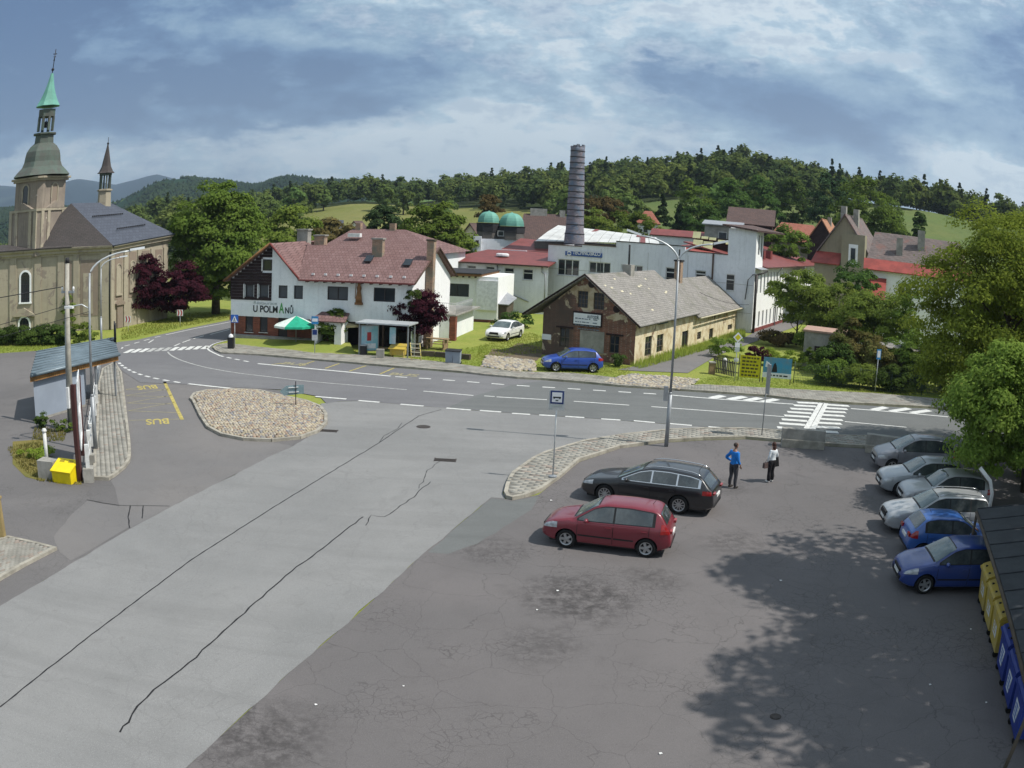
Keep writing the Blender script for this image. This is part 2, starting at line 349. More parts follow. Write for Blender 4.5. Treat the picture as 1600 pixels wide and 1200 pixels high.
# ------------------------------------------------------------------ terrain
def pxdir(a, e): return a, e
RIDGE = [(-20.36, 0.73, 520, -0.12), (-16.47, 1.38, 500, 0.11), (-13.93, 2.04, 490, 0.51), (-10.56, 2.39, 480, 0.94), (-7.19, 2.22, 470, 0.82), (-4.71, 2.7, 450, 0.62), (-1.4, 3.28, 430, 0.65), (1.91, 3.68, 410, 0.71), (5.23, 4.29, 400, 1.18), (9.42, 4.78, 390, 1.84), (12.37, 5.39, 380, 2.06), (14.08, 5.92, 375, 2.12), (17.12, 5.51, 370, 2.18), (20.2, 4.96, 365, 2.36), (22.89, 4.69, 365, 2.65), (25.17, 4.61, 370, 2.86), (27.49, 4.46, 375, 2.97), (29.87, 4.08, 380, 2.8), (34.79, 3.72, 380, 2.62)]
RA = np.array([r[0] for r in RIDGE]); RE = np.array([r[1] for r in RIDGE]); RD = np.array([r[2] for r in RIDGE]); RM = np.array([r[3] for r in RIDGE])
def sstep(x): x = np.clip(x, 0, 1); return x*x*(3-2*x)
F1 = .66                                   # the wood starts at this share of the way to the ridge
def terr(x, y):
    x = np.asarray(x, float); y = np.asarray(y, float)
    a = np.degrees(np.arctan2(x, y)); d = np.hypot(x, y)
    e = np.interp(a, RA, RE); D_ = np.interp(a, RA, RD); em = np.interp(a, RA, RM); d1 = D_*F1
    side = sstep((a+30)/7)*sstep((95-a)/30)
    z1 = d1*np.tan(np.radians(em))+CAM_H; zr = D_*np.tan(np.radians(e))+CAM_H-10.5
    start = np.interp(a, [-25, -8, 5, 20, 35], [150, 125, 120, 118, 100])
    t = np.clip((d-start)/(d1-start), 0, 1); za = z1*(t*t*(1.6-.6*t)); t2 = np.clip((d-d1)/(D_-d1), 0, 1); zb_ = z1+(zr-z1)*(1.25*t2-.25*t2*t2)
    z = np.where(d < d1, za, np.where(d < D_, zb_, zr*(1-.5*sstep((d-D_)/400))))*side
    low = sstep((-25-a)/10)*sstep((a+120)/20)*sstep((d-120)/200)*-9
    return z+low-.03
def terrain():
    A = np.radians(np.concatenate([np.arange(-180, -70, 10), np.arange(-70, 90, 1.0), np.arange(90, 180, 10)]))
    Dd = np.concatenate([[0, 15, 40, 70, 90], np.arange(100, 560, 6), [580, 640, 800, 1000, 1300]])
    n, m_ = len(A), len(Dd); a, d = np.meshgrid(A, Dd); x = d*np.sin(a); y = d*np.cos(a); z = terr(x, y)
    V = np.stack([x, y, z], -1).reshape(-1, 3); F = []; MI = []
    for j in range(m_-1):
        for i in range(n):
            i2 = (i+1) % n; F.append((j*n+i, (j+1)*n+i, (j+1)*n+i2, j*n+i2))
            aa = math.degrees(A[i]); dd = Dd[j]; q = np.interp(aa, RA, RD)
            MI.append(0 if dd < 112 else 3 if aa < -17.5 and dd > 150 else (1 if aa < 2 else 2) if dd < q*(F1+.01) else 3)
    o = npmesh('ground', V, np.array(F)[:, ::-1], [MATS['grass'], MATS['meadow'], MATS['meadow_green'], MATS['wood_floor']], smooth=True, kind='structure')
    o.data.polygons.foreach_set('material_index', np.array(MI, np.int32))
terrain()
def far_ridge(name, pts, mt, depth, drop, wob):
    """a range of hills: ridge line at given (azimuth, elevation, distance), falling to both sides"""
    a0, a1 = pts[0][0], pts[-1][0]; N = 120; V = []; F = []; M_ = 14
    for i in range(N):
        a = a0+(a1-a0)*i/(N-1); e = np.interp(a, [p[0] for p in pts], [p[1] for p in pts]); D_ = pts[0][2]
        top = CAM_H+D_*math.tan(math.radians(e))
        for j in range(M_):
            t = j/(M_-1); dd = D_-depth+depth*1.6*t; hh = math.sin(min(1, t/.625)*math.pi/2) if t < .625 else 1-(t-.625)*1.2
            zz_ = -drop+(top+drop)*hh+wob*noise.noise(Vector((a*.35, t*3, 1)))*math.sin(math.pi*min(1, t/.625))
            V.append((dd*math.sin(math.radians(a)), dd*math.cos(math.radians(a)), zz_))
    for i in range(N-1):
        for j in range(M_-1): F.append((i*M_+j, (i+1)*M_+j, (i+1)*M_+j+1, i*M_+j+1))
    return npmesh(name, np.array(V), np.array(F), mt, smooth=True, kind='structure')
def hillm(name, wood, field, thr, s):
    m = bpy.data.materials.new(name); m.use_nodes = True; t = NT(m.node_tree); b = m.node_tree.nodes['Principled BSDF']
    O = t.n('ShaderNodeTexCoord').outputs['Object']
    mp = t.n('ShaderNodeMapping'); mp.inputs['Scale'].default_value = (1, .35, 2.5); t.put(mp.inputs[0], O)
    k = t.mix(t.ss(t.noise(mp.outputs[0], s, 4, .5), thr, thr+.03), (*wood, 1), (*field, 1))
    k = t.mix(t.m('MULTIPLY', t.ss(t.noise(O, s*25, 4, .8), .42, .7), .6), k, (*[x*.5 for x in wood], 1))
    t.put(b.inputs['Base Color'], k); b.inputs['Roughness'].default_value = 1; b.inputs['Specular IOR Level'].default_value = 0
    MATS[name] = m; return m
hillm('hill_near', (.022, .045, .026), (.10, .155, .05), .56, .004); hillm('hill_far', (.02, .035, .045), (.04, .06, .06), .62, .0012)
FAR1 = [(-38.94, 1.53, 1500), (-29.95, 1.11, 1500), (-26.7, 1.41, 1500), (-25.56, 1.53, 1500), (-24.0, 2.07, 1500), (-21.78, 2.46, 1500), (-19.79, 2.41, 1500), (-17.38, 2.15, 1500), (-14.37, 2.25, 1500), (-12.24, 2.29, 1500), (-10.55, 2.26, 1500), (-8.87, 2.32, 1500), (-6.77, 2.19, 1500), (-4.67, 1.81, 1500), (-2.14, 1.04, 1500)]
FAR2 = [(-40.18, 3.55, 5500), (-35.95, 2.95, 5500), (-33.92, 2.59, 5500), (-31.97, 2.71, 5500), (-30.07, 2.9, 5500), (-28.64, 2.78, 5500), (-27.22, 2.5, 5500), (-25.85, 2.56, 5500), (-24.27, 2.76, 5500), (-21.77, 2.25, 5500), (-18.23, 1.74, 5500), (-14.3, 0.85, 5500)]
far_ridge('hills', FAR1, MATS['hill_near'], 900, 30, 26)
far_ridge('mountains', FAR2, MATS['hill_far'], 2500, 60, 50)

# ------------------------------------------------------------------ paved surfaces (each sheet 4 mm above the one below)
def sheet(name, pts, z, mt, parent=None):
    m = MB(); bm = bmesh.new(); vs = [bm.verts.new((x, y, z)) for x, y in pts]; f = bm.faces.new(vs); f.normal_update()
    if f.normal.z < 0: f.normal_flip()
    bmesh.ops.triangulate(bm, faces=[f]); me = bpy.data.meshes.new(name); bm.to_mesh(me); bm.free(); me.materials.append(mt)
    o = bpy.data.objects.new(name, me); COL.objects.link(o)
    if parent: o.parent = parent
    else: o['kind'] = 'structure'
    return o
LOT = [(-5.72, 11.86), (-4.64, 16.13), (-3.67, 19.34), (-2.42, 23.95), (-0.97, 28.4), (-0.58, 29.81), (-0.13, 29.66), (0.17, 29.48), (1.11, 30.27), (1.8, 32.03), (2.89, 34.89), (4.87, 37.33), (7.08, 38.63), (9.11, 39.29), (11.33, 39.72), (13.04, 39.31), (15.19, 38.73), (17.28, 38.41), (20.79, 37.53), (26.22, 35.43), (46.63, 24.33)]
LOT = LOT + [(45, 10), (45, -12), (-9, -12)]
sheet('parking_lot', LOT, 0.0, MATS['asphalt_lot'])
lightL = [(-13.28, 16.71), (-12.62, 20.28), (-12.02, 23.8), (-11.26, 27.2), (-10.28, 31.18), (-9.78, 33.31), (-9.23, 35.23), (-8.69, 38.28), (-8.95, 41.18), (-9.94, 43.86), (-9.06, 44.63), (-8.01, 44.98), (-6.9, 44.79), (-4.51, 44.37), (-0.49, 43.74), (3.69, 43.21), (9.09, 42.24), (10.02, 42.02)]
lightR = [(9.88, 41.38), (9.51, 41.2), (7.63, 40.82), (5.11, 39.46), (3.32, 38.13), (1.64, 36.03), (0.97, 34.92), (0.42, 33.32), (0.01, 31.79), (-0.16, 30.33), (-0.06, 29.67), (-0.58, 29.74), (-0.97, 28.4), (-2.42, 23.95), (-3.67, 19.34), (-4.64, 16.13), (-5.72, 11.86)]
def ragged(pts, amp=.035, step=.35):
    out_ = []
    for a, b in zip(pts, pts[1:]):
        L = math.dist(a, b); n = max(1, int(L/step)) if L < 60 else 1
        for k in range(n): x, y = a[0]+(b[0]-a[0])*k/n, a[1]+(b[1]-a[1])*k/n; out_.append((x+amp*noise.noise(Vector((x*1.3, y*1.3, 1)))*2, y+amp*noise.noise(Vector((x*1.3, y*1.3, 7)))*2))
    return out_+[pts[-1]]
sheet('side_road', [(-16.5, -12)] + ragged(lightL) + ragged(lightR) + [(-8.5, -12)], 0.004, MATS['asphalt_light'])
sheet('lot_patch', ragged([(-2.28, 24.08), (-1.8, 25.75), (-0.96, 28.33), (-0.56, 29.67), (-0.13, 29.58), (0.17, 29.37), (1.11, 30.11), (0.83, 28.5), (-0.02, 26.78), (-0.87, 25.04), (-1.67, 24.07)]), .003, MATS['asphalt_road_new'])
YARD = [(-13.28, 16.71), (-12.62, 20.28), (-12.02, 23.8), (-11.26, 27.2), (-10.28, 31.18), (-9.23, 35.23), (-8.69, 38.28), (-12.89, 46.86), (-18.94, 47.87), (-21.65, 48.99), (-27.43, 53.72), (-30.96, 57.17), (-37.01, 57.52), (-40.18, 55.78)]
sheet('yard', [(-16.6, -12)] + YARD + [(-75, 62), (-75, -12)], -.004, MATS['asphalt_yard'])
MAIN = [(9.99, 41.87), (14.17, 40.72), (16.2, 40.29), (18.32, 39.9), (21.6, 39.12), (31.96, 35.82)] + [(70, 32), (72, 42)] + [(34.0, 46.9), (26.66, 49.03), (20.83, 49.41), (17.26, 50.09), (15.42, 50.83), (11.65, 51.39), (10.18, 51.59), (6.53, 52.04), (4.38, 52.71), (1.76, 53.29), (0.28, 53.39), (-3.21, 54.62), (-6.0, 55.27), (-7.9, 55.73), (-13.07, 57.15), (-17.64, 58.39), (-20.8, 59.63), (-22.63, 61.51), (-23.02, 63.48), (-22.87, 66.42), (-25.61, 78.87), (-25.41, 92.29), (-28.1, 86.51), (-26.99, 78.38), (-28.61, 72.53), (-29.8, 67.62), (-30.55, 64.39), (-31.54, 63.14), (-32.9, 60.8), (-30.36, 56.06), (-26.5, 52.31), (-25.21, 50.56)] + [(-22.22, 47.13), (-19.59, 47.31), (-16.95, 47.1), (-12.94, 47.04), (-10.34, 45.62), (-9.61, 43.93), (-9.07, 44.68), (-8.02, 45.03), (-6.91, 44.82), (-4.51, 44.4), (-0.49, 43.77), (3.69, 43.24), (9.1, 42.27)]
sheet('main_road', MAIN, .006, MATS['asphalt_road'])
sheet('main_road_resurfaced', [(-3.24, 44.35), (-1.92, 47.82), (0.0, 51.31), (1.75, 52.97), (4.37, 52.6), (6.52, 51.93), (10.16, 51.48), (11.63, 51.28), (15.39, 50.73), (17.22, 49.99), (20.8, 49.33), (26.61, 48.92), (33.86, 46.69), (31.74, 35.55), (21.67, 39.26), (18.35, 39.97), (16.22, 40.36), (14.19, 40.78), (10.0, 41.95), (9.1, 42.3), (3.69, 43.25), (-0.49, 43.82)], .010, MATS['asphalt_road_new'])
sheet('yard_patch', ragged([(-14.84, 25.82), (-13.38, 25.72), (-11.54, 26.24), (-12.11, 24.01), (-12.72, 20.56), (-13.49, 21.05), (-14.33, 22.16), (-14.71, 24.16), (-14.84, 25.82)]), .001, MATS['asphalt_lane'])
# street beside the old house, with its worn concrete apron
LANE = [(7.09, 58.51), (8.62, 58.38), (12.01, 58.48), (16.14, 67.52), (21.69, 76.93), (31.05, 92.85), (49.04, 127.58), (45.47, 127.02), (33.37, 101.56), (24.5, 85.96), (22.15, 81.07), (18.62, 75.76), (15.03, 69.91), (10.7, 63.07)]
sheet('lane', LANE, .002, MATS['asphalt_lane'])
BAYL = [(-25.0, 50.12), (-22.13, 46.94), (-19.51, 47.12), (-16.89, 46.92), (-17.32, 43.31), (-14.08, 37.24), (-12.9, 36.05), (-10.32, 35.64), (-9.24, 35.22), (-10.28, 31.18), (-11.26, 27.2), (-12.04, 23.84), (-13.41, 25.78), (-14.47, 27.63), (-15.04, 28.38), (-15.13, 30.09), (-15.68, 31.82), (-16.67, 33.85), (-21.56, 43.36)]
sheet('bus_bay', BAYL, .0, MATS['asphalt_lane'])

MK = thing('road_marking', '', '', (0, 0, 0)); [MK.__delitem__(k) for k in ('label', 'category')]; MK['kind'] = 'structure'
def stripe(pts, wdt, z, mt, name='painted_line', n=None):
    """painted line along a polyline"""
    P = [Vector((x, y)) for x, y in pts]; L = []; Rr = []
    for i, p in enumerate(P):
        d = (P[min(i+1, len(P)-1)]-P[max(i-1, 0)]).normalized(); nrm = Vector((-d.y, d.x))*wdt/2
        L.append(p+nrm); Rr.append(p-nrm)
    m = MB()
    for i in range(len(P)-1): m.face(((L[i].x, L[i].y, z), (L[i+1].x, L[i+1].y, z), (Rr[i+1].x, Rr[i+1].y, z), (Rr[i].x, Rr[i].y, z)))
    o = m.build(name, MATS[mt], MK); return o
def smoothline(pts, n=40):
    P = [Vector((*p, 0)) for p in pts]; out_ = []
    for i in range(len(P)-1):
        p0, p1, p2, p3 = P[max(i-1, 0)], P[i], P[i+1], P[min(i+2, len(P)-1)]
        for k in range(8):
            t = k/8; q = .5*((2*p1)+(-p0+p2)*t+(2*p0-5*p1+4*p2-p3)*t*t+(-p0+3*p1-3*p2+p3)*t**3); out_.append((q.x, q.y))
    out_.append(tuple(P[-1][:2])); return out_
def dashes(line, on_, off, wdt, z, mt):
    """dashes of length on_ along a smooth line"""
    P = [Vector(p) for p in line]; cum = [0]
    for a, b in zip(P, P[1:]): cum.append(cum[-1]+(b-a).length)
    def at(s):
        for i in range(len(P)-1):
            if s <= cum[i+1]: return P[i].lerp(P[i+1], (s-cum[i])/max(1e-6, cum[i+1]-cum[i]))
        return P[-1]
    s = 0
    while s < cum[-1]-on_*.5:
        stripe([at(s), at(min(s+on_, cum[-1]))], wdt, z, mt, 'painted_dash'); s += on_+off
zM = .014
stripe(smoothline([(-25.26, 58.78), (-24.25, 57.16), (-22.56, 55.21), (-20.03, 53.11), (-17.19, 51.55), (-14.78, 50.72), (-12.09, 49.82), (-8.83, 49.13), (-5.9, 48.52)]), .13, zM, 'paint_faded')
for a in [[(-4.93, 48.34), (-2.09, 47.71)], [(-1.49, 47.73), (-0.92, 47.67)], [(-0.81, 47.61), (1.93, 47.38)], [(3.4, 47.24), (6.43, 46.76)], [(7.64, 46.6), (10.54, 46.1), (15.04, 45.17)], [(18.53, 44.39), (22.21, 43.36)]]: stripe(a, .14, zM, 'paint_white')
stripe(smoothline([(-28.78, 62.84), (-29.09, 64.61)]), .12, zM, 'paint_white')
dashes(smoothline([(-27.0, 53.53), (-25.58, 51.72), (-23.75, 49.91), (-21.69, 48.54), (-19.11, 47.42)]), .55, .45, .22, zM, 'paint_white')
stripe(smoothline([(-19.03, 47.43), (-17.34, 47.01), (-15.57, 46.63), (-13.82, 46.46)]), .24, zM, 'paint_white')
for a in [[(-10.6, 45.56), (-8.8, 45.28)], [(-8.09, 45.04), (-6.91, 44.85)], [(-5.75, 44.61), (-4.51, 44.4)], [(-3.3, 44.18), (-2.03, 43.97)], [(-1.57, 43.97), (-0.49, 43.82)], [(0.06, 43.62), (0.97, 43.52)], [(1.42, 43.49), (2.23, 43.43)], [(2.74, 43.38), (3.69, 43.25)], [(4.54, 43.1), (5.51, 42.98)], [(6.19, 42.94), (7.24, 42.68)], [(7.99, 42.57), (9.11, 42.31)], [(9.95, 42.15), (11.23, 41.82)], [(12.02, 41.78), (13.02, 41.62)]]: stripe(a, .22, zM, 'paint_white')
stripe(smoothline([(-23.1, 61.75), (-22.23, 59.98), (-20.63, 57.86)]), .16, zM, 'paint_white')
stripe(smoothline([(-22.77, 61.16), (-23.05, 63.12), (-22.63, 65.71)]), .13, zM, 'paint_white')
dashes(smoothline([(-20.63, 57.86), (-19.47, 56.95), (-17.15, 55.39)]), .55, .45, .2, zM, 'paint_white')
stripe(smoothline([(-16.88, 55.19), (-13.6, 54.26), (-10.43, 53.41), (-7.42, 52.56)]), .24, zM, 'paint_white')
dashes(smoothline([(-7.11, 52.46), (-3.85, 52.01), (-0.39, 51.32), (3.77, 50.83), (8.9, 50.24)]), .75, .75, .2, zM, 'paint_white')
stripe(smoothline([(9.39, 50.15), (11.29, 49.68), (13.98, 49.22), (16.76, 48.83)]), .2, zM, 'paint_white')
stripe(smoothline([(20.41, 48.11), (23.98, 47.39), (27.84, 46.32)]), .2, zM, 'paint_white')
for a in [[(11.77, 49.7), (12.7, 50.61)], [(12.85, 49.52), (14.09, 50.58)], [(13.85, 49.33), (15.04, 50.37)], [(14.87, 49.17), (16.08, 50.17)], [(21.89, 47.9), (23.3, 48.94)], [(23.12, 47.7), (25.01, 48.8)], [(24.54, 47.42), (26.45, 48.42)]]: stripe(a, .55, zM+.002, 'paint_white', 'hatching_stripe')
# zebra crossing in front of the barrier (two blocks of bars with guide strips between)
for i in range(9):
    for a, b in [([(17.21, 49.39), (16.67, 48.48), (16.14, 47.47), (15.64, 46.51), (15.14, 45.49), (14.67, 44.47), (14.23, 43.49), (13.8, 42.48), (13.4, 41.59)], [(18.63, 49.36), (18.12, 48.35), (17.62, 47.34), (17.11, 46.3), (16.65, 45.3), (16.14, 44.22), (15.69, 43.23), (15.2, 42.22), (14.79, 41.32)]), ([(19.05, 49.05), (18.57, 48.05), (18.07, 47.02), (17.58, 45.99), (17.08, 44.94), (16.62, 43.9), (16.15, 42.89), (15.71, 41.9), (15.23, 40.88)], [(20.58, 48.88), (20.08, 47.88), (19.58, 46.91), (19.08, 45.87), (18.53, 44.73), (18.08, 43.76), (17.6, 42.75), (17.09, 41.68), (16.66, 40.73)])]:
        stripe([a[i], b[i]], .5, zM+.002, 'paint_white', 'crossing_bar')
for a in [[(18.88, 49.5), (15.32, 42.08)], [(19.17, 49.45), (15.62, 41.97)]]: stripe(a, .33, zM+.004, 'paint_white', 'guide_strip')
# old crossing beside the church
for k in range(11):
    t = (k+.3)/10.6
    a = Vector((-28.66, 57.56)).lerp(Vector((-22.85, 60.65)), t); b = Vector((-28.81, 59.43)).lerp(Vector((-23.02, 62.27)), t)
    stripe([a, b], .40, zM, 'paint_faded' if 2 < k < 6 else 'paint_white', 'crossing_bar')
for a in [[(-29.78, 59.6), (-29.97, 60.23)], [(-30.11, 60.88), (-29.97, 61.59)], [(-29.91, 62.37), (-29.81, 63.21)], [(-29.73, 63.96), (-29.6, 64.91)], [(-29.53, 65.88), (-29.33, 66.69)], [(-29.18, 67.51), (-28.19, 71.47), (-26.82, 75.63), (-26.38, 77.2)], [(-25.88, 61.59), (-25.93, 62.96)], [(-25.92, 63.49), (-25.87, 65.13)], [(-25.81, 65.71), (-25.54, 67.49)], [(-25.25, 68.34), (-24.66, 71.82)]]: stripe(a, .14, zM, 'paint_white')
# yellow bus boxes, painted letters
stripe([(-20.76, 47.67), (-15.92, 38.66)], .2, .006, 'paint_yellow')
for a in [[(-20.48, 47.11), (-22.26, 44.99)], [(-19.59, 45.42), (-22.22, 44.91)], [(-19.62, 45.7), (-21.48, 43.38)], [(-18.73, 43.68), (-21.4, 43.31)], [(-18.75, 44.03), (-20.5, 41.51)], [(-17.76, 41.94), (-20.5, 41.51)], [(-17.88, 42.33), (-19.63, 39.79)], [(-16.76, 40.06), (-19.56, 39.8)], [(-16.05, 38.77), (-18.61, 37.82)]]: stripe(a, .09, .006, 'paint_yellow_faded')
for (px_, pz_), (qx, qy), (rx, ry) in [((-18.01, 38.12), (-16.7, 38.75), (-18.63, 39.13)), ((-22.19, 45.9), (-20.93, 46.7), (-22.61, 46.63))]:
    a = Vector((px_, pz_)); e1 = Vector((qx, qy))-a; e2 = Vector((rx, ry))-a; Wd = e1.length; Hh = 1.15
    o = text_mesh('BUS', 1.0, MATS['paint_yellow'], MK, (qx, qy, .006), (0, 0, math.atan2(-e1.y, -e1.x)), 'painted_letters', ext=.0005, bold=.02)
    o.scale = (Wd/2.0, Hh/.72, 1)
for a in [[(-13.88, 54.94), (-13.34, 57.03)], [(-11.98, 54.37), (-11.46, 56.39)], [(-10.24, 53.69), (-9.55, 55.93)], [(-8.17, 53.11), (-7.61, 55.5)], [(-15.85, 55.02), (-15.3, 55.66)]]: stripe(a, .12, .016, 'paint_yellow')
for (ax, ay), (bx, by) in [((-15.36, 55.39), (-14.77, 56.58)), ((-7.66, 53.0), (-6.44, 54.8))]:
    o = text_mesh('BUS', .9, MATS['paint_yellow_faded'], MK, (ax, ay, .016), (0, 0, R(-10)), 'painted_letters', ext=.0005, bold=.03); o.scale = (1.2, 1.3, 1)
# tar-filled joints and cracks on the light road
def tar(pts, wdt, jit=.0):
    P = [Vector(p) for p in pts]; q = []
    for a, b in zip(P, P[1:]):
        n = max(2, int((b-a).length/.35))
        for k in range(n): q.append(a.lerp(b, k/n)+Vector((noise.noise(Vector((a.x+k*.7, a.y, 3)))*jit, noise.noise(Vector((a.x, a.y+k*.7, 9)))*jit)))
    q.append(P[-1]); o = stripe(q, wdt, .0075, 'tar', 'tar_seam')
    for vtx in o.data.vertices: vtx.co.x += .006*math.sin(vtx.index*2.3)
tar([(-10.53, 12.13), (-9.98, 16.01), (-9.06, 21.97), (-7.81, 27.55), (-5.64, 36.57), (-4.8, 40.68), (-4.5, 42.13), (-3.53, 43.82)], .042, .03)
tar([(-7.47, 12.58), (-7.44, 13.0), (-7.48, 13.67), (-7.37, 14.48), (-7.0, 15.91), (-6.5, 18.88), (-5.87, 22.25), (-5.67, 22.8), (-4.7, 26.89)], .045, .07)
tar([(-4.01, 27.03), (-3.79, 27.6), (-3.32, 29.3), (-2.87, 31.25)], .035, .12); tar([(-5.65, 36.56), (-5.62, 37.84), (-5.17, 39.29), (-5.14, 40.47)], .03, .05)
tar([(-4.44, 26.07), (-4.5, 27.13), (-4.01, 27.03)], .03, .1); tar([(-3.21, 30.38), (-3.14, 32.75), (-2.73, 34.41)], .025, .1)
tar([(-14.91, 25.95), (-13.41, 25.78), (-11.55, 26.31)], .03, .06); tar([(-12.06, 23.83), (-12.55, 24.79), (-12.99, 25.92)], .04, .05); tar([(-12.02, 24.83), (-12.52, 26.07)], .04, .05)
def disc(px, py, r, mt, z, n=20):
    m = MB(); m.lathe([(r, z-.02), (r, z)], n, (px, py)); m.lathe([(r*.82, z), (r*.82, z+.006)], n, (px, py)); return m
for (x_, y_), r_ in [((-4.04, 39.9), 0.34), ((5.83, 14.84), 0.13)]: o = disc(x_, y_, r_, 'iron', .011).build('manhole_cover', MATS['iron'], kind='structure')
for (x_, y_), wx in [((-2.57, 34.34), 0.45), ((-8.24, 38.19), 0.4)]:
    m = MB(); [m.box(x_-wx, x_+wx, y_-.22+.09*k, y_-.17+.09*k, .004, .018) for k in range(5)]; m.box(x_-wx, x_-wx+.05, y_-.24, y_+.24, .004, .02); m.box(x_+wx-.05, x_+wx, y_-.24, y_+.24, .004, .02); m.build('drain_grate', MATS['iron'], kind='structure')

# ------------------------------------------------------------------ raised pavements with kerbs and laid blocks
def inside(p, poly):
    x, y = p; c = False; n = len(poly); j = n-1
    for i in range(n):
        xi, yi = poly[i]; xj, yj = poly[j]
        if (yi > y) != (yj > y) and x < (xj-xi)*(y-yi)/(yj-yi)+xi: c = not c
        j = i
    return c
def edge_dist(p, poly):
    best = 9; P = Vector(p)
    for i in range(len(poly)):
        a = Vector(poly[i]); b = Vector(poly[(i+1) % len(poly)]); t = max(0, min(1, (P-a).dot(b-a)/max(1e-9, (b-a).length_squared))); best = min(best, (P-a-(b-a)*t).length)
    return best
def offs(poly, d):
    """inset polygon by d (vertex normals)"""
    A = sum(poly[i][0]*poly[(i+1) % len(poly)][1]-poly[(i+1) % len(poly)][0]*poly[i][1] for i in range(len(poly))); s = 1 if A > 0 else -1; o = []
    for i in range(len(poly)):
        p, q, r = Vector(poly[i-1]), Vector(poly[i]), Vector(poly[(i+1) % len(poly)])
        d1 = (q-p).normalized(); d2 = (r-q).normalized(); n_ = (Vector((-d1.y, d1.x))+Vector((-d2.y, d2.x)))*s
        n_.normalize(); c = max(.5, n_.dot(Vector((-d1.y, d1.x))*s)); o.append(tuple(q+n_*d/c))
    return o
def pavement(poly, h, ang, bx, by, kerbw=.14, mts=('paver_grey', 'paver_red'), redf=.1, name='pavement', label=None, jit=.004, kparts=True, rowshift=.5):
    base = sheet(name, offs(poly, .02), h-.02, MATS['paver_dark']); base['kind'] = 'structure'
    inner = offs(poly, kerbw)
    k = MB(); n = len(poly)
    for i in range(n):
        a, b, c, d = poly[i], poly[(i+1) % n], inner[(i+1) % n], inner[i]
        L = math.dist(a, b); q = max(1, int(L/1.0))
        for j in range(q):
            t0, t1 = j/q+.006/ max(L, .1), (j+1)/q-.006/max(L, .1)
            P = [Vector(a).lerp(Vector(b), t0), Vector(a).lerp(Vector(b), t1), Vector(d).lerp(Vector(c), t1), Vector(d).lerp(Vector(c), t0)]
            k.prism([tuple(p) for p in P], -.02, h+random.uniform(.0, .012), bottom=False)
    k.build('kerb_stones', MATS['kerb'], base, kind='stuff')
    xs = [p[0] for p in poly]; ys = [p[1] for p in poly]; cx_, cy_ = sum(xs)/n, sum(ys)/n; rad = max(math.dist(p, (cx_, cy_)) for p in poly)
    ca, sa = math.cos(ang), math.sin(ang); V = [[], []]; F = [[], []]; inn = offs(poly, kerbw+.02)
    nx, ny = int(rad/bx)+1, int(rad/by)+1
    for j in range(-ny, ny+1):
        for i in range(-nx, nx+1):
            u = (i+(rowshift if j % 2 else 0))*bx; v_ = j*by; p = (cx_+ca*u-sa*v_, cy_+sa*u+ca*v_)
            if not inside(p, inn): continue
            w_ = 1 if random.random() < redf else 0
            hx, hy = bx/2-.006, by/2-.006; zz_ = h+random.uniform(-jit, jit); b0 = len(V[w_])
            for sx, sy in ((-1, -1), (1, -1), (1, 1), (-1, 1)):
                for z_, ins in ((h-.02, 0), (zz_, .004)):
                    a_, b_ = u+sx*(hx-ins), v_+sy*(hy-ins); V[w_].append((cx_+ca*a_-sa*b_, cy_+sa*a_+ca*b_, z_))
            F[w_].append((b0+1, b0+3, b0+5, b0+7))
            for q in range(4): F[w_].append((b0+2*q, b0+(2*q+2) % 8, b0+(2*q+3) % 8, b0+(2*q+1) % 8))
    for w_ in (0, 1):
        if V[w_]: npmesh('paving_blocks', np.array(V[w_]), np.array(F[w_]), MATS[mts[w_]], base, kind='stuff')
    return base
PAVL = [(-27.24, 53.35), (-24.84, 49.68), (-21.56, 43.36), (-19.04, 38.47), (-16.68, 33.88), (-15.68, 31.82), (-15.36, 31.0), (-15.15, 30.12), (-15.08, 28.9), (-15.12, 28.36), (-15.78, 28.23), (-17.68, 31.89), (-19.16, 35.0), (-21.32, 39.19), (-24.86, 46.12), (-26.96, 50.69)]
pavement(PAVL, .12, R(118), .22, .22, name='pavement', redf=.06, rowshift=0)
PAVR = [(-0.13, 30.14), (-0.08, 31.12), (0.01, 31.96), (0.14, 32.75), (0.42, 33.51), (0.97, 35.02), (1.49, 36.03), (3.33, 38.25), (5.13, 39.59), (7.65, 40.96), (9.57, 41.48), (11.84, 41.76), (13.31, 41.51), (15.92, 40.74), (19.04, 40.78), (21.6, 39.12), (32.07, 35.95), (30.38, 33.87), (20.86, 37.66), (17.33, 38.54), (15.23, 38.83), (13.06, 39.38), (11.36, 39.85), (9.14, 39.42), (7.1, 38.75), (4.88, 37.37), (2.9, 34.99), (1.99, 32.43), (1.21, 30.66), (0.62, 29.83), (0.17, 29.51), (-0.04, 29.67)]
pavement(PAVR, .12, R(-12), .42, .21, name='pavement', redf=.12, mts=('paver_grey', 'paver_red'))
PAVF = [(-20.83, 58.71), (-17.66, 58.47), (-13.09, 57.22), (-7.91, 55.81), (-6.01, 55.39), (-3.21, 54.73), (-1.61, 53.96), (0.28, 53.44), (1.76, 53.4), (4.39, 52.84), (6.54, 52.14), (10.19, 51.69), (11.67, 51.47), (15.45, 50.94), (17.28, 50.17), (20.9, 49.58), (26.77, 49.24), (34.15, 47.11), (39.74, 45.31), (42.34, 48.46), (28.34, 52.29), (24.18, 53.14), (18.19, 53.25), (12.13, 53.64), (11.06, 53.13), (9.62, 53.67), (3.83, 55.72), (-0.03, 55.4), (-4.31, 57.83), (-7.96, 59.25), (-10.98, 59.96), (-13.91, 59.88), (-17.43, 61.58), (-20.33, 62.62), (-21.66, 63.39), (-22.46, 62.55), (-22.42, 61.22), (-21.68, 59.77)]
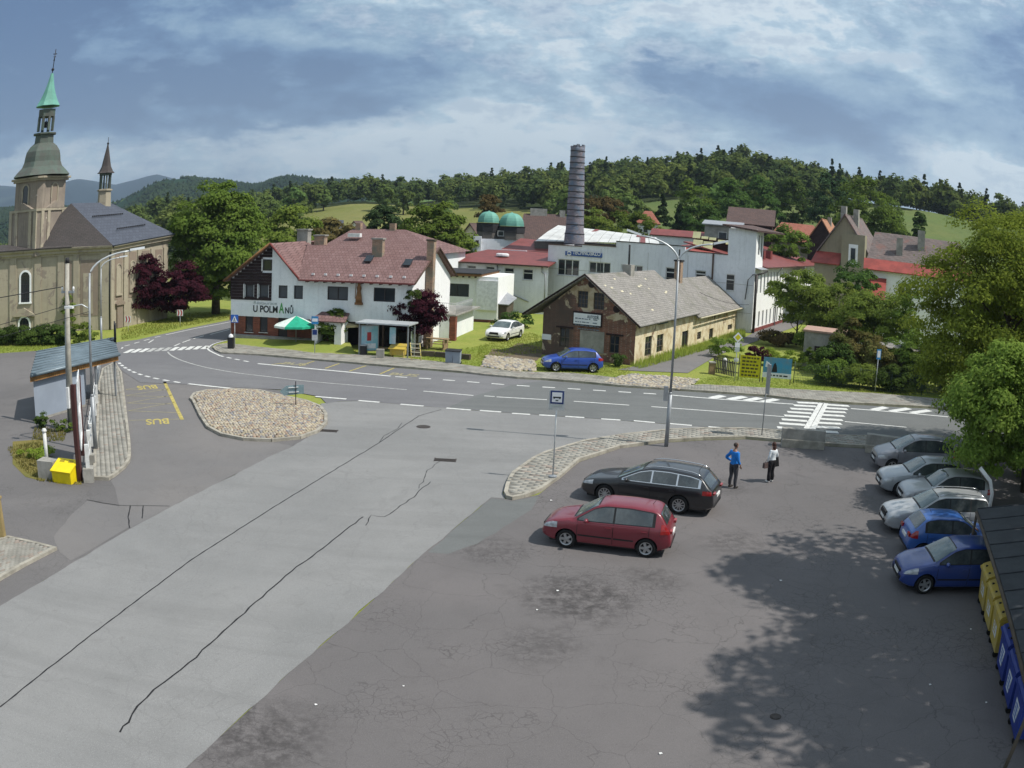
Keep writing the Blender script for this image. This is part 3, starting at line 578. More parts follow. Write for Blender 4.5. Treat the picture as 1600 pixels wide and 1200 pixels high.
pavement(PAVF, .12, R(-12), .4, .2, name='pavement', redf=.03)
# paved corner by the gatepost, bottom left
PAVC = [(-14.74, 15.33), (-14.22, 18.19), (-13.98, 19.54), (-13.61, 21.17), (-14.48, 21.29), (-15.84, 21.34), (-16.17, 20.74), (-16.99, 18.37)]
pavement(PAVC, .10, R(72), .22, .11, name='pavement', redf=.15)
# cobbled island and aprons: real stones
def cobbles(name, poly, base_z, s, cols, dome=None, rim=None):
    xs = [p[0] for p in poly]; ys = [p[1] for p in poly]; V = []; F = []; MI = []
    y = min(ys); r = 0
    while y < max(ys):
        x = min(xs)+(s*.5 if r % 2 else 0)
        while x < max(xs):
            p = (x+random.uniform(-.18, .18)*s, y+random.uniform(-.18, .18)*s)
            if inside(p, poly):
                zt = base_z+(dome(p) if dome else 0)+random.uniform(-.012, .012); a = random.uniform(-.3, .3); h = s*random.uniform(.40, .50); b0 = len(V)
                for sc_, z_ in ((1.0, zt-.05), (.96, zt), (.55, zt+.022)):
                    for k in range(4):
                        t = a+math.pi/4+k*math.pi/2; V.append((p[0]+h*1.3*sc_*math.cos(t), p[1]+h*1.3*sc_*math.sin(t), z_))
                for l in (0, 4):
                    for k in range(4): F.append((b0+l+k, b0+l+(k+1) % 4, b0+l+4+(k+1) % 4, b0+l+4+k)); MI.append(0)
                F.append((b0+8, b0+9, b0+10, b0+11)); MI.append(0)
                c = random.choice(range(len(cols)))
                for q in range(9): MI[-1-q] = c
            x += s
        y += s*.92; r += 1
    o = npmesh(name, np.array(V), np.array(F), [MATS[c] for c in cols], kind='stuff'); o.data.polygons.foreach_set('material_index', np.array(MI, np.int32)); return o
for i, c in enumerate([(.42, .36, .26), (.36, .30, .23), (.30, .27, .24), (.46, .41, .32), (.33, .24, .18), (.26, .25, .25)]): mat('stone_%d' % i, c, .85, var=.15, nscale=3)
ISL = [(-17.3, 43.25), (-17.55, 44.5), (-17.1, 45.52), (-15.68, 46.23), (-14.06, 46.22), (-12.31, 45.07), (-10.68, 44.02), (-9.62, 42.82), (-8.98, 41.24), (-8.59, 39.46), (-8.63, 37.74), (-9.18, 36.41), (-10.32, 35.64), (-11.66, 35.54), (-12.9, 36.05), (-14.06, 37.25), (-15.26, 39.4), (-16.88, 42.57)]
sheet('island_bed', offs(ISL, .05), .10, MATS['soil'])
k = MB(); inn = offs(ISL, .16)
for i in range(len(ISL)):
    a, b, c, d = ISL[i], ISL[(i+1) % len(ISL)], inn[(i+1) % len(ISL)], inn[i]; q = max(1, int(math.dist(a, b)/.8))
    for j in range(q):
        P = [Vector(a).lerp(Vector(b), j/q+.01), Vector(a).lerp(Vector(b), (j+1)/q-.01), Vector(d).lerp(Vector(c), (j+1)/q-.01), Vector(d).lerp(Vector(c), j/q+.01)]
        k.prism([tuple(p) for p in P], -.02, .13+random.uniform(0, .015), bottom=False)
tag(k.build('island_kerb', MATS['kerb']), 'pale stone kerb ring around the cobbled traffic island', 'kerb')
st = ['stone_0', 'stone_1', 'stone_3', 'stone_0', 'stone_4', 'stone_2', 'stone_5']
tag(cobbles('island_cobbles', offs(ISL, .22), .12, .155, st, dome=lambda p: .10*min(1, edge_dist(p, ISL)/1.2)), 'rounded buff cobblestones covering the traffic island', 'cobblestones')
for P_, lb in [([(-1.89, 61.65), (1.48, 60.25), (1.54, 56.11), (-0.03, 55.61), (-2.05, 56.96)], 'cobbled apron in front of the white parked car'), ([(7.71, 56.42), (10.87, 56.0), (12.23, 55.39), (11.12, 53.25), (10.17, 51.69), (7.78, 52.2), (5.48, 52.96), (6.23, 54.44)], 'cobbled apron where the side lane meets the far pavement')]:
    tag(cobbles('apron_cobbles', P_, .14, .24, ['stone_3', 'stone_0', 'stone_3', 'stone_1', 'stone_5']), lb, 'cobblestones')

# ------------------------------------------------------------------ buildings

def dr(a): return Vector((math.cos(R(a)), math.sin(R(a))))
def FM(root, P, ang):          # facade frame: x along the wall, y into the building, z up -> root-local
    return Matrix.Translation((P[0]-root.location.x, P[1]-root.location.y, -root.location.z)) @ Matrix.Rotation(R(ang), 4, 'Z')
def mb(M=None): m = MB(); m.M = M; return m
def plaster(name, c, c2, c3=None, s=.6, thr=.6, streak=.35, rough=.9, bump=.25):
    m = mat(name, c, rough, .2, col2=c2, nscale=s, streak=streak, bump=bump, bscale=12, fine=.15, fscale=20)
    if c3:
        t = NT(m.node_tree); b = m.node_tree.nodes['Principled BSDF']; O = t.n('ShaderNodeTexCoord').outputs['Object']
        old = b.inputs['Base Color'].links[0].from_socket
        f = t.ss(t.noise(O, s*1.7, 7, .62, .6), thr, thr+.035); t.put(b.inputs['Base Color'], t.mix(f, old, (*c3, 1)))
    return m
def bricky(name, brick, mortar, plast, thr, s=.5, zones=None):
    """brickwork with patches of surviving plaster"""
    m = bpy.data.materials.new(name); m.use_nodes = True; t = NT(m.node_tree); b = m.node_tree.nodes['Principled BSDF']
    O = t.n('ShaderNodeTexCoord').outputs['Object']; sp = t.n('ShaderNodeSeparateXYZ'); t.put(sp.inputs[0], O)
    cb = t.n('ShaderNodeCombineXYZ'); t.put(cb.inputs[0], t.m('ADD', sp.outputs[0], sp.outputs[1])); t.put(cb.inputs[1], sp.outputs[2])
    br = t.n('ShaderNodeTexBrick'); t.put(br.inputs['Vector'], cb.outputs[0]); br.inputs['Scale'].default_value = 1.0; br.inputs['Brick Width'].default_value = .30; br.inputs['Row Height'].default_value = .085; br.inputs['Mortar Size'].default_value = .012
    br.inputs['Color1'].default_value = (*brick, 1); br.inputs['Color2'].default_value = (*[x*.6 for x in brick], 1); br.inputs['Mortar'].default_value = (*mortar, 1)
    k = t.mix(t.ss(t.noise(O, 1.1, 6, .7), .42, .66), br.outputs[0], (*[x*.5 for x in brick[:1]], brick[1]*.75, brick[2]*.9, 1))
    n = t.noise(O, s, 8, .62, .8)
    if zones:                              # where render survives on this wall, and its darker half
        sc_ = t.m('ADD', t.m('MULTIPLY', sp.outputs[0], math.cos(R(zones[0]))), t.m('MULTIPLY', sp.outputs[1], math.sin(R(zones[0]))))
        for s0_, z0_, a_, b_, w_ in zones[1:]:
            q_ = t.m('ADD', t.m('POWER', t.m('ABSOLUTE', t.m('DIVIDE', t.m('SUBTRACT', sc_, s0_), a_)), 2.0), t.m('POWER', t.m('ABSOLUTE', t.m('DIVIDE', t.m('SUBTRACT', sp.outputs[2], z0_), b_)), 2.0)); n = t.m('ADD', n, t.m('MULTIPLY', t.m('POWER', 2.718, t.m('MULTIPLY', q_, -1.0)), w_))
        k = t.mix(t.m('MULTIPLY', t.ss(t.m('ADD', sc_, t.m('MULTIPLY', t.noise(O, .9, 5, .7), 1.6)), -3.6, -4.4), .75), k, (.085, .07, .06, 1))
    f = t.ss(n, thr, thr+.03)
    pl = t.mix(t.ss(t.noise(O, 1.3, 6, .7), .4, .65), (*plast, 1), (plast[0]*.68, plast[1]*.6, plast[2]*.5, 1))
    t.put(b.inputs['Base Color'], t.mix(f, k, pl)); b.inputs['Roughness'].default_value = .92; b.inputs['Specular IOR Level'].default_value = .15
    bn = t.n('ShaderNodeBump'); bn.inputs['Strength'].default_value = .6; bn.inputs['Distance'].default_value = .03; t.put(bn.inputs['Height'], t.m('ADD', t.m('MULTIPLY', f, 1.0), t.m('MULTIPLY', br.outputs['Fac'], -.5))); t.put(b.inputs['Normal'], bn.outputs[0])
    MATS[name] = m; return m
def tiled(name, c, c2, moss=None, w_=.3, h_=.28, dirty=.3, bm_=.5, axis=0):
    """roof covering in courses; runs in object space"""
    m = bpy.data.materials.new(name); m.use_nodes = True; t = NT(m.node_tree); b = m.node_tree.nodes['Principled BSDF']
    O = t.n('ShaderNodeTexCoord').outputs['Object']; sp = t.n('ShaderNodeSeparateXYZ'); t.put(sp.inputs[0], O)
    u = sp.outputs[0] if axis == 0 else (sp.outputs[1] if axis == 1 else t.m('ADD', sp.outputs[0], sp.outputs[1]))
    cb = t.n('ShaderNodeCombineXYZ'); t.put(cb.inputs[0], u); t.put(cb.inputs[1], t.m('MULTIPLY', sp.outputs[2], 2.1))
    br = t.n('ShaderNodeTexBrick'); t.put(br.inputs['Vector'], cb.outputs[0]); br.inputs['Scale'].default_value = 1.0; br.inputs['Brick Width'].default_value = w_; br.inputs['Row Height'].default_value = h_; br.inputs['Mortar Size'].default_value = .02; br.inputs['Mortar Smooth'].default_value = .4
    br.inputs['Color1'].default_value = (*c, 1); br.inputs['Color2'].default_value = (*c2, 1); br.inputs['Mortar'].default_value = (*[x*.45 for x in c], 1)
    k = br.outputs[0]
    k = t.mix(t.m('MULTIPLY', t.ss(t.noise(O, 1.2, 6, .7), .45, .72), dirty), k, (*[x*.5 for x in c], 1))
    k = t.mix(t.m('MULTIPLY', t.ss(t.noise(O, 9, 3, .7), .5, .75), .4), k, (*[min(1, x*1.5) for x in c2], 1))
    if moss: k = t.mix(t.m('MULTIPLY', t.ss(t.noise(O, .7, 6, .7, .5), .5, .7), .7), k, (*moss, 1))
    t.put(b.inputs['Base Color'], k); b.inputs['Roughness'].default_value = .8; b.inputs['Specular IOR Level'].default_value = .3
    bn = t.n('ShaderNodeBump'); bn.inputs['Strength'].default_value = bm_; bn.inputs['Distance'].default_value = .03; t.put(bn.inputs['Height'], br.outputs['Fac']); bn.invert = True; t.put(b.inputs['Normal'], bn.outputs[0])
    MATS[name] = m; return m
plaster('plaster_white', (.82, .83, .83), (.74, .77, .78), (.58, .60, .61), .5, .66, .2)
plaster('plaster_white_clean', (.83, .83, .82), (.79, .79, .78), None, .5, .6, .15)
plaster('plaster_grey', (.76, .77, .81), (.68, .69, .73), None, .4, .6, .3)
plaster('plaster_church', (.39, .345, .26), (.33, .29, .22), (.26, .22, .18), .45, .57, .35)
plaster('plaster_church_panel', (.27, .215, .165), (.235, .19, .155), None, .5, .6, .3)
plaster('plaster_tower', (.29, .245, .20), (.22, .185, .155), (.50, .45, .39), .7, .67, .7)
plaster('plaster_tan', (.30, .27, .19), (.26, .23, .165), None, .5, .6, .3); plaster('plaster_dark', (.13, .12, .11), (.10, .09, .085), None, .6)
bricky('brick_ruin', (.25, .10, .065), (.26, .21, .17), (.50, .43, .31), .60, .6, zones=(-27, (-3.6, 4.6, 1.7, 1.0, .22), (-1.0, 3.3, 1.4, .45, .14), (-.3, 1.2, .5, 1.6, .10), (-4.2, 3.4, 1.2, .5, .1))); bricky('brick_dark', (.13, .09, .07), (.12, .10, .085), (.22, .20, .17), .72, .6)
bricky('plaster_ruin', (.28, .15, .09), (.26, .21, .16), (.70, .62, .44), .37, .6); bricky('brick_chimney', (.42, .26, .17), (.36, .30, .24), (.35, .3, .25), .8, .5)
bricky('red_base', (.27, .085, .055), (.20, .10, .075), (.3, .12, .1), .9, .5)
tiled('tile_maroon', (.165, .093, .087), (.205, .125, .118), None, .30, .36, .4, .6); tiled('tile_brown', (.09, .06, .055), (.12, .075, .065), None, .3, .4, .3, .4, 2)
tiled('tile_old', (.235, .22, .20), (.31, .29, .265), (.15, .15, .11), .22, .26, .6, .8, 2); tiled('tile_red', (.26, .09, .06), (.32, .12, .08), None, .3, .4, .4, .4, 2)
tiled('tile_orange', (.34, .16, .09), (.40, .20, .12), None, .3, .4, .4, .4, 2); tiled('slate_blue', (.062, .070, .092), (.075, .085, .11), None, .6, .55, .25, .35, 2)
tiled('slate_church', (.058, .052, .05), (.07, .06, .058), None, .5, .3, .3, .4, 2); tiled('shingle_grey', (.13, .105, .10), (.17, .135, .125), (.2, .09, .07), .4, .4, .5, .5, 2)
mat('metal_maroon', (.21, .052, .045), .55, .4, var=.15, nscale=1.2, fine=.1); mat('metal_red', (.33, .06, .045), .5, .4, var=.18, nscale=1)
mat('metal_white', (.62, .62, .60), .5, .4, var=.12, nscale=.8, streak=.1); mat('copper_green', (.13, .34, .27), .6, .4, var=.12, nscale=.9, streak=.2); mat('copper_dark', (.085, .115, .095), .65, .3, col2=(.085, .085, .075), nscale=1.0, streak=.35)
mat('wood_dark', (.035, .022, .022), .75, .2, var=.2, nscale=2, streak=.3); mat('wood_brown', (.26, .13, .055), .7, .2, var=.2, nscale=2, streak=.4); mat('wood_old', (.10, .08, .06), .85)
mat('zinc', (.36, .37, .39), .45, .5, .3, var=.1); mat('black_metal', (.02, .02, .022), .5); mat('tar_black', (.03, .03, .033), .8); mat('concrete', (.36, .345, .31), .9, .2, var=.18, nscale=1.5, fine=.3, streak=.25)
mat('cream', (.62, .56, .40), .8, var=.12); mat('yellow_insul', (.60, .60, .33), .8, var=.12, nscale=1.0); mat('blue_sign', (.04, .10, .32), .5); mat('white_sign', (.72, .74, .76), .5, var=.05)
mat('letter_dark', (.02, .025, .025), .6); mat('letter_green', (.09, .34, .09), .6); mat('letter_white', (.8, .8, .8), .5); mat('letter_grey', (.42, .47, .46), .7)

# ---- pension on the corner
PA = (-22.36, 65.76); PANG = -12
pen = thing('guest_house', 'white corner guest house with maroon tiled roof, dark wooden gable and red plinth', 'guest house', PA)
M = FM(pen, PA, PANG)

PW_UP = [(1.24, 2.04, 3.43, 4.45), (2.54, 3.39, 3.46, 4.48), (4.3, 5.1, 3.47, 4.46), (5.66, 6.45, 3.46, 4.49), (8.53, 10.24, 3.5, 4.52), (12.29, 13.98, 3.54, 4.56)]
PW_AT = [(2.89, 3.68, 5.58, 6.44), (4.12, 4.7, 5.58, 6.46)]
PW_LO = [(1.27, 1.98, 0.7, 1.96), (2.62, 3.33, 0.75, 2.01), (4.29, 5.11, 0.4, 2.01)]
L_ = 15.3; EV = 5.0; DEP = 9.6; RZ = 7.45; AX = 3.7; AZ = 7.7; GX1 = 6.35; RDY = 5.0
a = mb(M); a.wall(-.1, L_, 1.95, EV, [h for h in PW_UP])
a.wall(0, 9.2, 0, 1.95, []) if False else None
a.face(((-.1, 0, EV), (GX1, 0, EV), (AX, 0, AZ-.12))); a.build('wall', MATS['plaster_white'], pen)
a = mb(M); a.face(((-.1, DEP, 0), (-.1, 0, 0), (-.1, 0, EV), (-.1, DEP, EV))); a.face(((L_, DEP, EV), (-.1, DEP, EV), (-.1, DEP, 0), (L_, DEP, 0)))
a.face(((L_, 0, 0), (L_, DEP, 0), (L_, DEP, EV), (L_, 0, EV))); a.face(((L_, 0, EV), (L_, DEP, EV), (L_, RDY, RZ-.1))); a.build('side_wall', MATS['plaster_white_clean'], pen)
a = mb(M); a.wall(-.14, 8.75, 0, 1.93, PW_LO, y=.04, depth=.16); a.face(((-.14, 3, 0), (-.14, .04, 0), (-.14, .04, 1.93), (-.14, 3, 1.93))); a.build('plinth', MATS['red_base'], pen)
# recessed veranda on the right
a = mb(M); a.box(8.75, L_, 1.7, 1.8, 0, 1.95); a.box(8.75, 8.85, .05, 1.7, 0, 1.95); a.box(8.75, L_, .02, 1.75, 1.88, 1.945); a.build('veranda_back', MATS['wood_dark'], pen)
for xx in (9.3, 11.2, 13.1, 15.0): mb(M).box(xx-.07, xx+.07, .03, .17, 0, 1.88).build('post', MATS['frame_brown'], pen)
# dark boarded gable, left half
def boards(par, M, poly, y, bw, mt, name='board', horiz=True, th=.03):
    zs = [p[1] for p in poly]; z = min(zs)
    while z < max(zs)-.02:
        zt = min(z+bw-.012, max(zs)); zm = (z+zt)/2; xsx = []
        for i in range(len(poly)):
            (x0, z0), (x1, z1) = poly[i], poly[(i+1) % len(poly)]
            if (z0 > zm) != (z1 > zm): xsx.append(x0+(zm-z0)/(z1-z0)*(x1-x0))
        xsx.sort()
        for p_, q_ in zip(xsx[::2], xsx[1::2]): yield (p_, q_, z, zt)
        z += bw
hol = PW_UP[:2]+PW_AT[:1]
def split(seg, holes):
    p_, q_, z0, z1 = seg; segs = [(p_, q_)]
    for h in holes:
        if h[2]-.06 < (z0+z1)/2 < h[3]+.06:
            segs = [s for a_, b_ in segs for s in ((a_, min(b_, h[0]-.06)), (max(a_, h[1]+.06), b_)) if s[1]-s[0] > .03]
    return segs
wb = None
for seg in boards(pen, M, [(-.12, 3.25), (3.68, 3.25), (3.68, AZ-.15), (-.12, EV-.2)], 0, .24, None):
    for p_, q_ in split(seg, hol): mb(M).box(p_, q_, -.05, -.004, seg[2], seg[3]).build('board', MATS['wood_dark'], pen)
for h in hol: mb(M).box(h[0]-.13, h[0]-.02, -.09, -.004, h[2]-.06, h[3]+.05).build('shutter_edge', MATS['frame_white'], pen)
for i, h in enumerate(PW_UP): window(pen, *h, cols=(.5,) if i >= 4 else (), fm='frame_dark', gm='pane_grey' if i != 5 else 'pane_dark', fw=.07, yaxis=M)
for h in PW_AT: window(pen, *h, fm='frame_dark', yaxis=M, y=-.02 if h is PW_AT[0] else .12)
for h in PW_LO[:2]: window(pen, *h, fm='frame_dark', yaxis=M, sill='frame_white')
mb(M).box(PW_LO[2][0], PW_LO[2][1], .12, .18, .02, PW_LO[2][3]).build('door', MATS['frame_dark'], pen)
# roofs
sl_ = (AZ-5.0)/(AX+.55)
def roofslab(M, poly, t, mt, par, name='roof'): a = mb(M); a.slab(poly, t); return a.build(name, mt if isinstance(mt, bpy.types.Material) else MATS[mt], par)
rf = roofslab(M, [(GX1-.1, -.62, EV+.02), (L_+.35, -.62, EV+.02), (L_+.35, RDY, RZ), (AX+.6, RDY, RZ), ], .12, 'tile_maroon', pen)
roofslab(M, [(L_+.35, DEP+.5, EV+.02), (AX, DEP+.5, EV+.02), (AX, RDY, RZ), (L_+.35, RDY, RZ)], .12, 'tile_maroon', pen)
roofslab(M, [(-.5, -.45, 4.75), (AX, -.45, AZ+.02), (AX, 10, AZ+.02), (-.5, 10, 4.75)], .12, 'tile_maroon', pen)
roofslab(M, [(AX, -.45, AZ+.015), (GX1+.05, -.45, 5.0), (GX1+.9, .4, 5.45), (AX+.65, RDY+1, AZ-.35), (AX, RDY+1, AZ+.015)], .12, 'tile_maroon', pen)
a = mb(M); a.box(GX1+.05, L_+.35, -.72, -.60, EV-.10, EV+.02); a.build('gutter', MATS['metal_maroon'], pen)
for sgn, x1, z1 in ((1, -.55, 4.72), (-1, GX1+.05, 4.95)):
    a = mb(M); n_ = Vector((AX-x1, 0, AZ-z1)).normalized(); a.tube([(x1, -.5, z1), (AX, -.5, AZ)], .09, 4); a.build('verge_board', MATS['wood_brown' if sgn > 0 else 'metal_maroon'], pen)
a = mb(M); a.tube([(L_+.4, -.65, EV-.02), (L_+.4, RDY, RZ)], .08, 4); a.tube([(L_+.4, DEP+.5, EV-.02), (L_+.4, RDY, RZ)], .08, 4); a.build('verge_board', MATS['frame_brown'], pen)
for xx in np.arange(7.2, 14.6, 1.05): mb(M).box(xx, xx+.22, -.1, .0, EV+.33, EV+.47).build('snow_guard', MATS['letter_white'], rf)
for xx in np.arange(6.9, 15.4, .75): mb(M).box(xx, xx+.1, -.55, .0, EV-.2, EV-.11).build('rafter_end', MATS['frame_brown'], pen)
for (cx_, cy_, w_, z0, z1), mt in (((9.9+1.35, 3.4, .42, 6, 8.0), 'brick_chimney'), ((5.4, 5.3, .45, 6.6, 8.15), 'brick_chimney'), ((.6+2.8, 6.2, .5, 6.6, 8.6), 'concrete')):
    a = mb(M); a.box(cx_-w_, cx_+w_, cy_-w_*.7, cy_+w_*.7, z0, z1); ch = a.build('chimney', MATS[mt], rf); mb(M).box(cx_-w_-.08, cx_+w_+.08, cy_-w_*.7-.08, cy_+w_*.7+.08, z1, z1+.1).build('chimney_cap', MATS['tar_black'], ch) if False else None
    mb(M).box(cx_-w_-.08, cx_+w_+.08, cy_-w_*.7-.08, cy_+w_*.7+.08, z1+.002, z1+.12).build('chimney_cap', MATS['concrete'], pen)
for cx_, cy_ in ((10.9, 2.4), (14.2, 2.0)):
    z_ = EV+(cy_+.62)*(RZ-EV)/5.62+.06; a = mb(M); a.slab([(cx_-.3, cy_-.4, z_), (cx_+.3, cy_-.4, z_), (cx_+.3, cy_+.3, z_+.42), (cx_-.3, cy_+.3, z_+.42)], .1); a.build('roof_window', MATS['pane_dark'], rf)
# tall brick chimney on the right gable
a = mb(M); a.box(L_+.06, L_+.6, 2.85, 3.45, .0, 8.0); c_ = a.build('chimney', MATS['brick_chimney'], pen); a = mb(M); a.box(L_, L_+.66, 2.79, 3.51, 8.002, 8.12); a.build('chimney_cap', MATS['wood_old'], c_)
MG = FM(pen, tuple(Vector(PA)+dr(PANG)*L_), PANG+90)
for h in [(4.6, 5.0, 5.2, 6.3), (1.2, 1.7, 3.2, 4.4), (4.2, 4.7, 3.1, 4.4)]: 
    M2 = FM(pen, tuple(Vector(PA)+dr(PANG)*L_), PANG) @ Matrix.Rotation(R(90), 4, 'Z'); window(pen, *h, y=-.03, fm='frame_dark', yaxis=M2)
# porch
a = mb(M); a.box(8.15, 8.3, -1.3, -.01, 0, 1.95); a.box(9.75, 10.3, -1.3, -.01, 0, 1.95); a.box(8.15, 10.3, -1.32, -1.2, 1.55, 2.05); a.build('porch', MATS['plaster_white_clean'], pen)
roofslab(M, [(7.8, -1.6, 2.08), (10.7, -1.6, 2.08), (10.4, -.02, 2.6), (8.1, -.02, 2.6)], .08, 'tile_maroon', pen, 'porch_roof')
# name on the wall; the middle letter is green
Rt = lambda extra=0: (R(90), 0, R(PANG+extra))
def onwall(root, P, ang, x, z, y=-.02): q = Vector(P)+dr(ang)*x+dr(ang+90)*y; return (q.x-root.location.x, q.y-root.location.y, z)

NM = [(2.03, 2.31), (4.38, 2.41), (4.85, 2.39), (5.64, 2.4), (2.02, 2.8)]
x0_, x1_, x2_, x3_ = [p[0] for p in NM[:4]]
def fit_text(txt, mt, xa, xb, z, hgt_, name='lettering', bold=.02):
    o = text_mesh(txt, 1.0, MATS[mt], pen, onwall(pen, PA, PANG, xa, z), Rt(), name, .006, bold=bold); xs_ = [v.co.x for v in o.data.vertices]; W_ = max(xs_)-min(xs_); Hh = max(v.co.y for v in o.data.vertices)
    sx_ = (xb-xa)/W_; o.scale = (sx_, hgt_/Hh, 1); d_ = dr(PANG)*(-min(xs_)*sx_); o.location.x += d_.x; o.location.y += d_.y; return o
zL = NM[0][1]
fit_text('U POLM', 'letter_dark', x0_, x1_-.12, zL+.02, .52); fit_text('A', 'letter_green', x1_, x2_-.02, zL+.02, .78); fit_text('NŮ', 'letter_dark', x2_+.08, x3_, zL+.02, .66)
fit_text('Restaurace', 'letter_grey', x0_+.05, x1_-.2, zL+.62, .24, 'faded_lettering', .0)
# carved figure on the facade
SX, SZ = (11.19, 3.3)
a = mb(M); a.box(SX-.28, SX+.28, -.3, -.01, SZ-.05, SZ+.12); a.lathe([(.27, SZ+.12), (.24, SZ+.5), (.15, SZ+.95), (.2, SZ+1.2), (.12, SZ+1.38), (.13, SZ+1.5), (.1, SZ+1.62), (.02, SZ+1.68)], 8, (SX, -.18), smooth=True, sy=.6); a.cyl((SX-.26, -.25, SZ+.4), (SX-.2, -.25, SZ+1.7), .03)
a.build('carved_figure', MATS['wood_brown'], pen)
mb(M).box(-.2, .25, -.06, -.01, 1.6, 1.95).build('orange_plate', mat('orange_brown', (.38, .17, .05), .7), pen)
# slab terrace steps along the front
a = mb(M); a.xprism([(-.42, 0), (-.06, 0), (-.06, .52), (-.42, .46)], .2, 8.0); tag(a.build('stone_step', MATS['concrete']), 'long low stone ledge along the red plinth of the guest house', 'ledge').location = pen.location
vb = MB(); vp = [(-21.03, 62.49), (-18.96, 61.58), (-17.26, 60.98), (-15.62, 60.41), (-13.84, 59.6), (-12.1, 59.56), (-10.93, 59.68)]; wpt = [tuple(Vector(PA)+dr(PANG)*x+dr(78)*-.35) for x in (.3, 2.0, 3.8, 5.4, 7.0, 9.0, 10.6)]
for i_ in range(6):
    q0, q1, q2, q3 = vp[i_], vp[i_+1], wpt[i_+1], wpt[i_]; h0, h1 = .10+.05*min(i_, 5), .10+.05*min(i_+1, 5); vb.face(((*q0, .10), (*q1, .10), (*q2, h1+.12), (*q3, h0+.12)))
vb.build('grass_bank', MATS['grass'], kind='structure')
# ---- second maroon roof complex behind the pension
an = thing('annex_house', 'rear annex with long maroon hipped roof behind the guest house', 'house', tuple(Vector(PA)+dr(PANG)*-3.6+dr(78)*25)); MA = FM(an, (an.location.x, an.location.y), PANG)
mb(MA).prism([(0, 0), (13.4, 0), (13.4, 9), (0, 9)], 0, 6.2).build('wall', MATS['plaster_white'], an)
a = mb(MA); e = -.5; rz = 8.45; zz0 = 6.2
P = [(e, e, zz0), (13.9, e, zz0), (13.9, 9.5, zz0), (e, 9.5, zz0), (1.9, 4, rz), (8.0, 4, rz)]
for q in ((0, 1, 5, 4), (1, 2, 5), (2, 3, 4, 5), (3, 0, 4)): a.face([P[i] for i in q])
a.build('roof', MATS['tile_maroon'], an); a = mb(MA); a.box(2.4, 3.8, 1.4, 2.0, 7.6, 8.0); a.build('skylight', MATS['letter_white'], an)
for cx_ in (2.6, 6.6): mb(MA).box(cx_-.3, cx_+.3, 3.7, 4.3, 8, 9.1).build('chimney', MATS['brick_chimney'], an)

# ---- white flat-roofed extension and terrace right of the pension
EA = (-1.68, 82.5)
ext = thing('flat_roof_house', 'white flat-roofed annexe with balcony left of the white parked car', 'house', EA)

ME = FM(ext, EA, -12); EW = [(-4.99, -2.8, 2.29, 3.51)]; et = [(-0.52, 4.21), (-6.2, 4.5), (-1.75, 1.69), (-1.78, 4.15)]
ez = 4.3; xl = -7.6
a = mb(ME); a.wall(xl, 0, -.1, ez, EW, depth=.2); a.face(((0, 0, -.1), (0, 7, -.1), (0, 7, ez), (0, 0, ez))); a.face(((xl, 7, 0), (xl, 0, 0), (xl, 0, ez), (xl, 7, ez))); a.face(((xl, 0, ez), (0, 0, ez), (0, 7, ez), (xl, 7, ez))); a.build('wall', MATS['plaster_white_clean'], ext)
window(ext, *EW[0], cols=(.45,), fm='frame_dark', yaxis=ME)
a = mb(ME); a.box(xl-.2, -1.6, -.45, 7.2, ez+.003, ez+.22); a.build('roof', MATS['wood_brown'], ext); a = mb(ME); a.box(xl-.25, -1.5, -.5, 7.3, ez+.223, ez+.30); a.build('roof_edge', MATS['tar_black'], ext)
for xx in np.arange(xl, -1.8, .6): mb(ME).box(xx, xx+.1, -.43, -.0, ez-.14, ez).build('rafter_end', MATS['wood_dark'], ext)
mb(ME).box(-2.0, 0.05, -.25, -.004, 1.15, ez-.35).build('bright_panel', MATS['letter_white'], ext)
mb(ME).box(-4.2, .02, -.03, -.004, -.1, .22).build('plinth', MATS['red_base'], ext)
bal = thing('garden_terrace', 'raised white terrace block with railing and brick pier beside the purple tree', 'terrace', (-4.6, 69.2)); MBa = FM(bal, (bal.location.x, bal.location.y), -12)
mb(MBa).box(-3.4, -.55, 0, 7.5, -.05, 1.9).build('wall', MATS['plaster_white'], bal); mb(MBa).box(-.549, -.05, -.02, .5, -.05, 1.95).build('brick_pier', MATS['red_base'], bal); mb(MBa).box(-3.5, -.0, -.1, 7.5, 1.952, 2.08).build('slab', MATS['concrete'], bal)
a = mb(MBa); 
for xx in np.arange(-3.4, 0, .16): a.cyl((xx, -.03, 2.08), (xx, -.03, 2.95), .012, n=4)
for yy in np.arange(0, 5, .16): a.cyl((-.05, yy, 2.08), (-.05, yy, 2.95), .012, n=4)
a.build('railing_bars', MATS['zinc'], bal, kind='stuff'); a = mb(MBa); a.tube([(-3.4, -.03, 2.97), (-.05, -.03, 2.97), (-.05, 5, 2.97)], .025, 6); a.build('handrail', MATS['zinc'], bal)
lean = thing('lean_to_shed', 'small dark lean-to with grey metal roof at the corner of the white annexe', 'shed', (-0.84, 82.79)); ML = FM(lean, (lean.location.x, lean.location.y), -12)
mb(ML).prism([(-1.9, .2), (0, .2), (0, 3.2), (-1.9, 3.2)], 0, 1.75).build('wall', MATS['wood_old'], lean); roofslab(ML, [(-2.9, -.2, 1.85), (.25, -.2, 1.75), (.25, 3.6, 2.1), (-1.0, 3.6, 2.7)], .08, 'zinc', lean)

# ---- low grey wing with red roof
LA = (3.31, 91.87)

